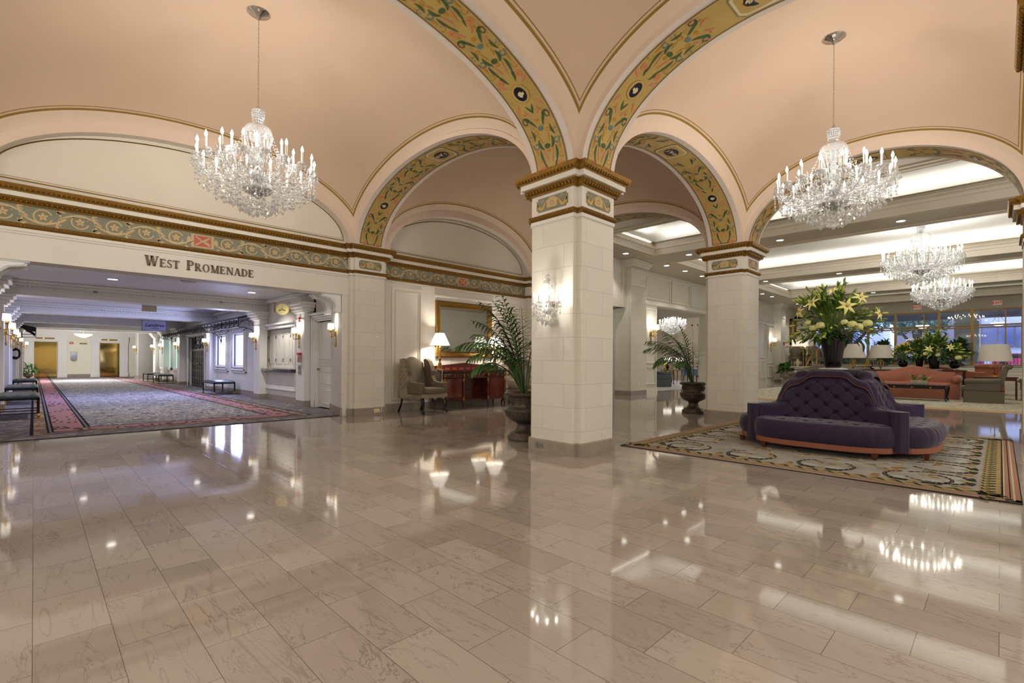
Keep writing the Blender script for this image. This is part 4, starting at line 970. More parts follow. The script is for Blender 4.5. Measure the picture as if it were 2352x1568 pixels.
# ------------------------------------------------------------------ brass wall sconces
def brass_sconce(loc, rz, label, group, E=7, sc=1.0, deep=True):
    root = empty('wall_sconce', loc, rz, label, 'wall sconce', group); root.scale = (sc,) * 3
    m = M(); m.lathe([(.004, -.28), (.012, -.27), (.02, -.24), (.01, -.21), (.016, -.15), (.012, -.08), (.02, .0), (.03, .03), (.02, .06), (.008, .08)], brass, (.025, 0, 0), 10); m.box((0, -.025, -.06), (.02, .025, .05), brass, .008); m.build('back_plate', root)
    for s in (-1, 1):
        y = s * .085; m = M(); m.tube([(.03, 0, -.02), (.07, s * .03, -.07), (.12, s * .06, -.06), (.13, y, 0), (.12, y, .04)], .008, brass, 6); m.lathe([(.006, .03), (.025, .045), (.028, .055), (.012, .05), (.012, .10)], brass, (.12, y, 0), 10); m.build('candle_arm', root)
        m = M(); m.lathe([(.058, .09), (.056, .10), (.050, .20), (.048, .205)], shadem, (.12, y, 0), 16, cap=False); m.build('lamp_shade', root)
    if E: lamp('POINT', 'sconce_light', (.13, 0, .24), E * .6, WARM, .04, parent=root); 
    return root
SG = 'brass sconces along the promenade right wall'
brass_sconce((4.49, 9.72, 1.66), PI - .26, 'brass twin shade sconce under the bracket beside the half door', None, 9)
brass_sconce((4.5, 11.7, 1.66), PI, 'brass twin shade sconce on the pilaster above the fire extinguisher', None, 9)
brass_sconce((4.5, 14.85, 1.66), PI, 'brass twin shade sconce between shuttered counter and awning', None, 9)
brass_sconce((4.5, 20.25, 1.66), PI, 'brass sconce between the black gate and bright windows', None, 9)
brass_sconce((4.5, 25.3, 1.66), PI, 'brass sconce just beyond the black gate under the awning end', None, 8)
for y, l in ((28.9, 'second'), (31.2, 'third')): brass_sconce((4.5, y, 1.66), PI, 'small brass sconce, %s pilaster past the black gate' % l, SG, 8)
brass_sconce((4.15, 34.4, 1.66), PI, 'tiny brass sconce on the grey pier beside the right lift', None, 0)
for y, l in ((11.9, 'nearest left sconce, cut by the picture edge'), (14.85, 'second of the left wall sconces'), (18.0, 'third of the left wall sconces'), (20.25, 'fourth of the left wall sconces'), (25.3, 'fifth of the left wall sconces'), (30.8, 'farthest of the left wall sconces')):
    brass_sconce((-.45 if y < 30 else -.35, y, 1.66), 0, 'brass twin shade sconce on promenade pilaster, ' + l, 'brass sconces of the promenade left side', 8)
# lobby side wall sconces
brass_sconce((16.2, YS, 2.15), -PI / 2, 'brass twin shade sconce on panel left of the side room opening', None, 16, 1.6)
brass_sconce((29.5, YS, 2.15), -PI / 2, 'small brass sconce on the far side wall beyond the grey door', None, 16, 1.6)
# ------------------------------------------------------------------ wing chairs
gk = mat('greek_key_fabric', (70, 56, 46), .8)
def gk_nodes(m):
    L = m.node_tree.links.new; x, y, z, co = xyz(m); b = bsdf(m); fs = []
    mp = nd(m, 'Mapping'); mp.inputs['Scale'].default_value = (38, 38, 38); mp.inputs['Rotation'].default_value = (.6, .6, .78); L(co, mp.inputs[0])
    v = nd(m, 'TexVoronoi'); v.distance = 'MANHATTAN'; v.feature = 'F1'; v.inputs['Scale'].default_value = 1; v.inputs['Randomness'].default_value = 0; L(mp.outputs[0], v.inputs['Vector'])
    k = mth(m, 'LESS_THAN', mth(m, 'FRACT', mth(m, 'MULTIPLY', v.outputs['Distance'], 2.6)), .42)
    L(mixc(m, k, lin((60, 46, 38)), lin((200, 184, 158))), b.inputs['Base Color'])
gk_nodes(gk)
def wing_chair(loc, rz, label, group=None, outer=None):
    """faces local -y; w .72"""
    root = empty('wing_chair', loc, rz, label, 'armchair', group); og = outer or gk
    w = .36
    def back(o):
        def fn(u, v):
            x = (u - .5) * .54; z = .40 + v * (.72 + .07 * math.cos(PI * (u - .5) * 1.6)) ; y = .22 + .16 * v + .02 * math.cos(2 * PI * (u - .5)) - (.05 if o else 0) * (1 - (2 * u - 1) ** 4) * (1 - (2 * v - 1) ** 6); return (x, y, z)
        return fn
    m = M(); m.grid(back(1), 14, 16, taupefab); m.build('backrest', root)
    m = M(); m.grid(lambda u, v: (lambda p: (-p[0] * 1.05, p[1] + .07, p[2]))(back(0)(u, v)), 10, 10, og)
    for k in (0, 1):
        m.grid(lambda u, v, k=k: (lambda p: (p[0] * (1 + .05 * u), p[1] + .07 * u, p[2]))(back(0)(k, v)), 1, 12, og)
    m.grid(lambda u, v: (lambda p: (p[0] * (1 + .05 * v), p[1] + .07 * v, p[2]))(back(0)(u, 1)), 12, 1, og); m.build('outer_back', root)
    for s in (-1, 1):
        poly = [(.36, .40), (.34, 1.0), (.36, 1.13), (.30, 1.15), (.20, 1.10), (.14, 1.0), (.10, .88), (.10, .78), (.02, .66), (-.20, .63), (-.30, .61), (-.32, .55), (-.30, .40)]
        m = M(); n = len(poly); th = .035
        a = [(s * (w - .06 - .02), y, z) for y, z in poly]; b = [(s * (w + .01 + (.02 if z > .8 else 0)), y, z) for y, z in poly]
        m.add(a, [list(range(n))], taupefab); m.add(b, [list(range(n))[::-1]], og); m.add(a + b, [[i, (i + 1) % n, n + (i + 1) % n, n + i] for i in range(n)], taupefab); m.build('wing', root)
        m = M(); m.box((s * (w - .09), -.31, .40), (s * (w + .035), .12, .645), taupefab, .035); m.build('armrest', root)
    m = M(); m.box((-.275, -.36, .40), (.275, .22, .53), taupefab, .045); m.build('seat_cushion', root)
    m = M(); N = 24
    def sk(x0, y0, x1, y1, d):
        vs = []
        for i in range(N + 1):
            t = i / N; z = .285 + .04 * abs(math.cos(t * PI * 3)) ** .6 if d else .3
            vs += [(x0 + (x1 - x0) * t, y0 + (y1 - y0) * t, .41), (x0 + (x1 - x0) * t, y0 + (y1 - y0) * t, z)]
        m.add(vs, [[2 * i, 2 * i + 1, 2 * i + 3, 2 * i + 2] for i in range(N)], og)
    sk(-w, -.33, w, -.33, 1); sk(w, -.33, w, .40, 1); sk(-w, .40, -w, -.33, 1); sk(w, .42, -w, .42, 0); m.box((-w + .01, -.32, .32), (w - .01, .41, .41), og); m.build('seat_rail', root)
    for sx, sy in ((-1, -1), (1, -1), (-1, 1), (1, 1)):
        m = M()
        if sy < 0: m.tube([(sx * .31, -.28, .34), (sx * .34, -.33, .28), (sx * .33, -.34, .18), (sx * .31, -.32, .08), (sx * .325, -.35, .03), (sx * .33, -.37, .012)], [.04, .042, .028, .018, .026, .018], ebony, 8)
        else: m.tube([(sx * .30, .36, .34), (sx * .31, .40, .16), (sx * .32, .47, .0)], [.026, .02, .024], ebony, 6)
        m.build('leg', root)
    return root
wing_chair((5.98, 8.70, 0), .12, 'taupe wing chair with patterned sides, left of the mahogany console')
wing_chair((9.05, 8.75, 0), -.05, 'taupe wing chair half hidden behind the palm, right of the console')
# ------------------------------------------------------------------ console
def console():
    root = empty('console_table', (7.47, 9.22, 0), 0, 'mahogany console cabinet with gilt mounts under the big mirror', 'sideboard')
    W2, D = .98, .50; m = M(); m.box((-W2, -D, .84), (-W2 + .64, 0, .90), mahog, .008); m.box((W2 - .64, -D, .84), (W2, 0, .90), mahog, .008); m.box((-W2 + .6, -D + .07, .84), (W2 - .6, 0, .898), mahog, .008); m.build('top', root)
    m = M(); m.box((-W2 + .03, -.05, .90), (W2 - .03, -.02, .945), mahog2); m.prism([], 0, 0, mahog) if 0 else None
    m.add([(-W2 + .02, -.03, .945), (W2 - .02, -.03, .945), (W2 - .02, -.03, .98), (0, -.03, 1.06), (-W2 + .02, -.03, .98), (-W2 + .02, -.01, .945), (W2 - .02, -.01, .945), (W2 - .02, -.01, .98), (0, -.01, 1.06), (-W2 + .02, -.01, .98)], [[0, 1, 2, 3, 4], [9, 8, 7, 6, 5], [2, 7, 8, 3], [3, 8, 9, 4], [0, 4, 9, 5], [1, 6, 7, 2]], mahog)
    for k in range(9): m.box((-W2 + .1 + k * .21, -.052, .902), (-W2 + .17 + k * .21, -.05, .943), mahog)
    m.build('splashback', root)
    m = M(); m.box((-W2 + .04, -D + .03, .26), (-W2 + .60, -.02, .70), mahog); m.box((W2 - .60, -D + .03, .26), (W2 - .04, -.02, .70), mahog); m.box((-W2 + .6, -.2, .20), (W2 - .6, -.02, .70), mahog)
    m.box((-W2 + .03, -D + .02, .18), (-W2 + .61, -.02, .26), mahog); m.box((W2 - .61, -D + .02, .18), (W2 - .03, -.02, .26), mahog); m.box((-W2 + .6, -D + .12, .17), (W2 - .6, -.02, .20), mahog); m.box((-W2 + .03, -D + .05, .70), (W2 - .03, -.02, .84), mahog)
    m.build('cabinet_body', root)
    for x0, x1, yy in ((-W2 + .06, -W2 + .58, -D + .03), (-W2 + .64, W2 - .64, -D + .08), (W2 - .58, W2 - .06, -D + .03)):
        m = M(); m.box((x0, yy - .012, .715), (x1, yy + .05, .825), mahog, .004); d = m.build('drawer', root)
        cx = mid(x0, x1); wide = x1 - x0 > .6
        for px in ((x0 + .1, x1 - .1) if wide else (cx,)):
            m = M(); m.ball((px, yy - .03, .78), .014, brass)
            if not wide: m.tube([(px + .022 * math.sin(q), yy - .035, .755 - .022 * math.cos(q)) for q in [i * PI / 5 for i in range(11)]], .004, brass, 5, False)
            m.build('knob', d)
    for x0, x1 in ((-W2 + .09, -W2 + .55), (W2 - .55, W2 - .09)):
        m = M(); m.box((x0, -D + .018, .27), (x1, -D + .04, .69), mat('flame_mahogany', (92, 27, 18), .22, coat=.4, var=.35, vscale=4), .004); d = m.build('door', root); m = M(); m.ball((x1 - .03 if x0 < 0 else x0 + .03, -D + .01, .47), .012, brass); m.build('knob', d)
    for x, y in ((-W2 + .05, -D + .02), (-W2 + .60, -D + .02), (W2 - .60, -D + .02), (W2 - .05, -D + .02)):
        m = M(); m.lathe([(.018, 0), (.022, .03), (.016, .06), (.026, .10), (.03, .16), (.022, .18), (.026, .2), (.028, .62), (.024, .70)], mahog, (x, y, 0), 12); lg = m.build('leg', root)
        m = M(); m.box((x - .026, y - .03, .73), (x + .026, y - .0, .81), gold, .005); m.lathe([(.024, .62), (.033, .635), (.028, .66), (.034, .69), (.025, .70)], gold, (x, y, 0), 12); m.lathe([(.03, .19), (.034, .21), (.029, .25), (.033, .27)], gold, (x, y, 0), 12); m.build('gilt_mount', lg)
    for x in (-W2 + .07, W2 - .07): m = M(); m.lathe([(.016, 0), (.02, .17)], mahog, (x, -.08, 0), 8); m.build('leg', root)
console()
def table_lamp(loc, label, shade_r=.225, shade_t=.105, h=.83, kind=0, group=None, E=40, sm=None, sc=1):
    root = empty('table_lamp', loc, 0, label, 'lamp', group); root.scale = (sc,) * 3; m = M()
    if kind == 0:
        m.lathe([(.095, 0), (.095, .012), (.06, .03), (.065, .05), (.045, .09), (.04, .13), (.045, .14), (.025, .16), (.02, .2), (.035, .23), (.036, .26), (.018, .29), (.022, .33), (.018, .42), (.024, .47), (.018, .49), (.03, .50), (.03, .51), (.012, .52), (.012, .56)], brassdark, n=3 * 4)
    elif kind == 1:   # open gilt cage
        m.lathe([(.085, 0), (.085, .015), (.03, .03), (.015, .05), (.012, .06)], brass, n=16); 
        for k in range(6):
            a = k * PI / 3; c, s = math.cos(a), math.sin(a); m.tube([(.012 * c, .012 * s, .06), (.05 * c, .05 * s, .12), (.095 * c, .095 * s, .22), (.10 * c, .10 * s, .28), (.06 * c, .06 * s, .34), (.012 * c, .012 * s, .39)], .007, brass, 5)
        m.lathe([(.012, .06), (.012, .42), (.02, .43), (.01, .46)], brass, n=8)
    else:
        m.lathe([(.06, 0), (.06, .02), (.03, .03), (.085, .12), (.09, .17), (.05, .24), (.025, .30), (.03, .34), (.012, .36), (.012, .42)], blackglass, n=18)
    m.build('lamp_base', root); zb = h - .27 if kind == 0 else .43; zt = h
    m = M(); m.lathe([(shade_r, zb), (shade_r - .001, zb + .005), (shade_t, zt)], sm or shadem, n=32, cap=False); m.build('lamp_shade', root)
    if E: lamp('POINT', 'lamp_light', (0, 0, mid(zb, zt)), E, WARM, .05, parent=root)
    m = M(); m.lathe([(.005, zb - .03), (.005, zt + .02), (.009, zt + .03), (.002, zt + .045)], brass, n=8); m.build('finial', root)
    return root
table_lamp((6.56, 8.95, .902), 'lit brass table lamp with white cone shade, left end of console')
table_lamp((8.27, 8.95, .902), 'lit brass table lamp with white cone shade, right end of console')
# power cord of the left lamp
m = M(); m.tube([(6.50, 8.90, .905), (6.46, 8.72, .90), (6.44, 8.70, .6), (6.43, 8.70, .2)], .003, plastic, 5); m.box((6.43, 8.69, .60), (6.45, 8.71, .68), ivoryp, .005); tag(m.build('lamp_cord'), 'thin cream lamp cord hanging down the console side', 'cord')
# mirror
root = empty('wall_mirror', (0, 0, 0), 0, 'rectangular mirror in a wide ornate gilt frame above the console', 'mirror')
m = M(); prof = [(0, 0), (.0, -.055), (.02, -.065), (.03, -.05), (.06, -.035), (.10, -.022), (.125, -.03), (.135, -.02), (.135, -.01)]
x0, x1, z0, z1 = 6.64, 8.38, 1.195, 2.51
for i in range(len(prof) - 1):
    a, ya = prof[i]; b, yb = prof[i + 1]; A = [(x0 + a, z0 + a), (x1 - a, z0 + a), (x1 - a, z1 - a), (x0 + a, z1 - a)]; B = [(x0 + b, z0 + b), (x1 - b, z0 + b), (x1 - b, z1 - b), (x0 + b, z1 - b)]
    for k in range(4): p, q = k, (k + 1) % 4; m.quad((*A[p][:1], Y2 + ya, A[p][1]), (A[q][0], Y2 + ya, A[q][1]), (B[q][0], Y2 + yb, B[q][1]), (B[p][0], Y2 + yb, B[p][1]), gold)
for k in range(36): m.ball((x0 + .025 + (x1 - x0 - .05) * k / 35, Y2 - .06, z0 + .02), (.02, .012, .012), gold, 6, 4); m.ball((x0 + .025 + (x1 - x0 - .05) * k / 35, Y2 - .06, z1 - .02), (.02, .012, .012), gold, 6, 4)
for k in range(27): m.ball((x0 + .02, Y2 - .06, z0 + .03 + (z1 - z0 - .06) * k / 26), (.012, .012, .02), gold, 6, 4); m.ball((x1 - .02, Y2 - .06, z0 + .03 + (z1 - z0 - .06) * k / 26), (.012, .012, .02), gold, 6, 4)
m.build('gilt_frame', root); m = M(); m.quad((x0 + .13, Y2 - .012, z0 + .13), (x1 - .13, Y2 - .012, z0 + .13), (x1 - .13, Y2 - .012, z1 - .13), (x0 + .13, Y2 - .012, z1 - .13), mirrorm); m.build('mirror_glass', root)
# ------------------------------------------------------------------ urns and plants
def urn(loc, label, s=1.0, mt=None, group=None):
    root = empty('planter_urn', loc, 0, label, 'planter', group); root.scale = (s,) * 3; mt = mt or bronze
    m = M(); m.lathe([(.235, 0), (.24, .02), (.235, .06), (.20, .075), (.205, .095), (.16, .11), (.115, .15), (.10, .20), (.11, .235), (.13, .245)], mt, n=36); m.build('foot', root)
    m = M(); m.lathe([(.12, .245), (.17, .265), (.225, .30), (.268, .36), (.278, .40)], mt, n=60, flute=.025, nf=20, cap=False); m.lathe([(.278, .40), (.29, .415), (.285, .43), (.26, .445), (.255, .46), (.235, .465), (.23, .48), (.235, .60), (.24, .605)], mt, n=48, cap=False)
    for k in range(14):
        a = 2 * PI * k / 14; c, s2 = math.cos(a), math.sin(a)
        m.tube([((.237) * math.cos(a + .1 * math.cos(q)), .237 * math.sin(a + .1 * math.cos(q)), .54 + .035 * math.sin(q)) for q in [i * PI / 4 for i in range(9)]], .006, mt, 4, False)
    m.build('bowl', root)
    m = M(); m.lathe([(.235, .60), (.26, .61), (.275, .63), (.285, .65), (.28, .665), (.25, .67), (.22, .655), (.21, .64)], mt, n=48, cap=False)
    for k in range(36): a = 2 * PI * k / 36; m.ball((.272 * math.cos(a), .272 * math.sin(a), .645), (.02, .02, .02), mt, 6, 4)
    m.build('rim', root); m = M(); m.lathe([(.001, .645), (.225, .64)], soil, n=24, cap=False); m.build('soil', root)
    return root
def leafblade(m, p, d, side, ln, wd, mt, droop=.3, n=3):
    """one narrow blade starting at p, heading d"""
    p = Vector(p); d = Vector(d).normalized(); sd = d.cross(Vector((0, 0, 1)))
    if sd.length < .01: sd = Vector((1, 0, 0))
    sd.normalize(); vs = []
    for i in range(n + 1):
        t = i / n; w = wd * math.sin(PI * min(.97, .12 + .85 * t)) if i < n else wd * .04
        vs += [tuple(p - sd * w / 2 + Vector((0, 0, w * .15))), tuple(p + sd * w / 2)]
        p = p + d * (ln / n); d = (d + Vector((0, 0, -droop / n))).normalized()
    m.add(vs, [[2 * i, 2 * i + 1, 2 * i + 3, 2 * i + 2] for i in range(n)], mt, True)
def palm(loc, label, fronds, seed=1, s=1.0, mt=None, zmin=0):
    r = random.Random(seed); root = empty('potted_palm', loc, 0, label, 'plant'); m = M(); st = M(); mt = mt or greenm
    for (az, ln, lean) in fronds:
        az += r.uniform(-.12, .12); p = Vector((.04 * math.cos(az), .04 * math.sin(az), 0)); el = PI / 2 - lean * .35; pts = [p.copy()]; N = 22; 
        for i in range(N):
            t = i / N; e = el - lean * 1.9 * t ** 1.8; d = Vector((math.cos(az) * math.cos(e), math.sin(az) * math.cos(e), math.sin(e))); p = p + d * (ln / N); pts.append(p.copy())
        st.tube([tuple(q) for q in pts], [.010 * (1 - .8 * i / N) + .001 for i in range(N + 1)], mt, 5, False)
        for i in range(6, N * 2):
            t = i / (N * 2); a = pts[min(N, int(t * N))]; b = pts[min(N, int(t * N) + 1)]; q = a + (b - a) * (t * N - int(t * N)); d = (b - a) if (b - a).length > 1e-6 else Vector((0, 0, 1)); d.normalize()
            if t < .28: continue
            sd = d.cross(Vector((0, 0, 1))); sd = sd.normalized() if sd.length > .05 else Vector((-math.sin(az), math.cos(az), 0)); ll = .42 * ln * .62 * math.sin(PI * (.15 + .82 * (t - .28) / .72)) + .05
            if i % 2: continue
            for sg in (-1, 1):
                dd = d * .62 + sd * sg * .8 + Vector((0, 0, -.15 + r.uniform(-.1, .1))); leafblade(m, q, dd, sg, ll * r.uniform(.9, 1.2), .030, mt, 1.0, 4)
    st.build('stems', root); m.build('fronds', root); root.scale = (s,) * 3
    return root
urn((4.93, 4.72, 0), 'carved pewter urn standing behind the near stone pillar')
palm((4.93, 4.72, .64), 'tall green palm growing in the urn behind the near pillar', [(2.35, 1.35, 1.0), (2.0, 1.1, .9), (2.75, 1.2, .75), (1.5, 1.1, .85), (3.1, 1.25, .95), (2.4, 1.5, .45), (1.2, 1.35, .35), (3.0, 1.4, .40), (.5, 1.1, .7), (0, 1.2, .5), (2.6, 1.0, 1.25), (1.8, 1.45, .3), (2.15, 1.4, .65), (2.8, 1.45, .25), (.8, 1.35, .3), (2.5, .9, 1.15), (2.9, 1.15, 1.1)], 3)
urn((10.27, 4.72, 0), 'carved pewter urn standing left of the farther pillar')
palm((10.27, 4.72, .64), 'palm with wide arching fronds in the urn beside the farther pillar', [(2.25, 1.45, 1.0), (2.6, 1.2, .8), (1.9, 1.25, .75), (3.1, 1.1, .7), (1.2, 1.1, .6), (2.3, 1.35, .5), (.4, 1.1, .5), (2.1, 1.1, 1.2), (2.5, 1.35, .25), (2.7, 1.35, .6), (2.9, .9, 1.1), (2.0, 1.5, .85), (2.45, 1.2, 1.15)], 8)
# ------------------------------------------------------------------ outlets, plates and small things on the pillars
def outlet(loc, nrm, mt, label, plug=False, w=.12, h=.075):
    root = empty('wall_outlet', loc, math.atan2(nrm[1], nrm[0]), label, 'outlet'); m = M(); m.box((-.001, -w / 2, -h / 2), (.006, w / 2, h / 2), mt, .003); m.build('plate', root)
    m = M()
    for k in (-1, 1):
        for j in (-1, 1): m.box((.006, k * w * .22 + j * .008 - .002, -.01), (.0075, k * w * .22 + j * .008 + .002, .012), dark)
    m.build('socket', root); return root
outlet((XL[1] - HH - .026, 3.98, .078), (-1, 0), steelp, 'steel double outlet in the marble base of the near pillar')
outlet((4.99, YW - .026, .078), (0, -1), ivoryp, 'cream outlet with white plug at the base of wall pier')
m = M(); m.box((5.02, YW - .055, .06), (5.045, YW - .032, .095), plastic, .006); m.tube([(5.03, YW - .05, .07), (5.06, YW - .06, .04), (5.09, YW - .05, .06), (5.10, YW - .032, .12), (5.103, YW - .03, .15)], .006, plastic, 6); tag(m.build('plug_and_cord'), 'white plug with a short looping cord on the pier base', 'cord')
outlet((5.0, YW - .001, 1.62), (0, -1), plastic, 'small white blank plate on the wall pier', w=.04, h=.06)
outlet((14.4, 8.499, .33), (0, -1), plastic, 'white plate low on the pilaster beyond the pillar', w=.09, h=.09)
outlet((16.2, YS - .001, .62), (0, -1), plastic, 'white switch plate low on the panelled wall under the sconce', w=.06, h=.13)
# ------------------------------------------------------------------ rug and settee
RX0, RX1, RY0, RY1 = 5.50, 10.0, -.12, 3.50
root = empty('area_rug', (0, 0, 0), 0, 'bordered floral rug in grey and gold under the purple settee', 'rug')
rf = mat('rug_field', (158, 154, 146), .95, spec=.1, var=.18, vscale=4, bump=.3, bscale=300); rgold = mat('rug_gold', (158, 142, 104), .95, spec=.1, var=.15, vscale=9); rgr = mat('rug_green', (52, 58, 44), .95, spec=.1)
rbk = mat('rug_black', (44, 42, 38), .95, spec=.1); rpk = mat('rug_salmon', (158, 118, 98), .95, spec=.1); rcr = mat('rug_cream', (186, 176, 148), .95, spec=.1); rol = mat('rug_olive', (120, 112, 62), .95, spec=.1); ror = mat('rug_ochre', (168, 122, 56), .95, spec=.1); rlg = mat('rug_pale_grey', (172, 170, 162), .95, spec=.1)
m = M(); m.box((RX0, RY0, 0), (RX1, RY1, .012), rf); m.box((RX0 - .008, RY0 - .008, 0), (RX1 + .008, RY1 + .008, .008), rbk); m.build('pile', root)
D = Draw(lambda a, b, h: (a, b, .0125 + h))
def rectring(o, w, mt, h=.0005):
    a, b, c, d = RX0 + o, RX1 - o, RY0 + o, RY1 - o; e = w
    for p in ([(a, c), (b, c), (b, c + e), (a, c + e)], [(a, d - e), (b, d - e), (b, d), (a, d)], [(a, c), (a + e, c), (a + e, d), (a, d)], [(b - e, c), (b, c), (b, d), (b - e, d)]): D.poly(p, mt, h)
rectring(0, .09, rpk); rectring(.03, .012, rcr, .001); rectring(.055, .008, rbk, .001); rectring(.09, .015, rcr); rectring(.10, .15, rgold); rectring(.105, .008, rbk, .001)
def along(fnc):
    for (x0, y0, dx, dy, L) in ((RX0, RY0, 0, 1, RY1 - RY0), (RX1, RY1, 0, -1, RY1 - RY0), (RX1, RY0, -1, 0, RX1 - RX0), (RX0, RY1, 1, 0, RX1 - RX0)):
        # inward normal
        nx, ny = (1, 0) if (dx, dy) == (0, 1) else (-1, 0) if (dx, dy) == (0, -1) else (0, 1) if (dx, dy) == (-1, 0) else (0, -1)
        fnc(lambda s, t: (x0 + dx * s + nx * t, y0 + dy * s + ny * t), L, math.atan2(dy, dx), 1 if dx * ny - dy * nx > 0 else -1)
def border(F, L, ang, sg):
    n = int(L / .13)
    for k in range(n):
        s = (k + .5) * L / n; x, y = F(s, .145); D.leaf(x, y, ang + .5 * sg, .09, .04, rgr, .8 * sg, .002); x, y = F(s + .05, .19); D.leaf(x, y, ang + .3 * sg, .08, .036, rol, -.8 * sg, .002); x, y = F(s, .12); D.disc(x, y, .014, ror, n=6, h=.002); x, y = F(s + .03, .235); D.leaf(x, y, ang + .2, .07, .02, rbk, 0, .002)
    n = int((L - .6) / .62)
    for k in range(n):
        s0 = .3 + (k + .5) * (L - .6) / n
        for q in (-1, 1):
            # C scroll with beaded edge
            pts = [F(s0 + q * (.05 + .20 * math.sin(a)), .30 + .27 * (1 - math.cos(a)) / 1.0 * .9) for a in [i * .27 for i in range(11)]]
            D.stroke(pts, lambda t: .022 + .05 * (1 - t) ** 2 + .05 * max(0, t - .8), rbk, .002)
            for i in range(1, 10): D.disc(pts[i][0], pts[i][1], .010, rcr, n=6, h=.003)
            D.leaf(*F(s0 + q * .06, .30), ang + (PI / 2 if 0 else 0), .14 * q, .05, rgr, 0, .0035)
        x, y = F(s0, .42); D.leaf(x, y, ang, .22, .12, rlg, 0, .0015); D.leaf(x, y, ang + PI, .22, .12, rlg, 0, .0015); x, y = F(s0, .33); D.disc(x, y, .05, rgold, n=10, h=.002)
        x, y = F(s0 + .3, .33); D.disc(x, y, .04, ror, n=8, h=.002); D.disc(*F(s0 + .3, .40), .03, rol, n=8, h=.002)
along(border)
r = random.Random(12)
for k in range(90):
    x, y = r.uniform(RX0 + .75, RX1 - .75), r.uniform(RY0 + .75, RY1 - .75)
    for j in range(r.randint(3, 6)): a = r.uniform(0, 6.28); D.leaf(x, y, a, r.uniform(.07, .15), r.uniform(.02, .05), r.choice((ror, rol, rlg, rgold, rcr)), r.uniform(-1, 1), .001 + .0005 * j)
    D.disc(x, y, .022, r.choice((ror, rcr)), n=7, h=.004)
for k in range(60):
    s = r.random(); x, y = (r.uniform(RX0 + .6, RX1 - .6), r.choice((RY0 + .65, RY1 - .65)) + r.uniform(-.1, .1)) if s < .5 else (r.choice((RX0 + .65, RX1 - .65)) + r.uniform(-.1, .1), r.uniform(RY0 + .6, RY1 - .6))
    for j in range(4): a = r.uniform(0, 6.28); D.leaf(x, y, a, .09, .035, r.choice((ror, rol, rgold)), r.uniform(-1, 1), .001 + .0005 * j)
D.M.build('woven_pattern', root)

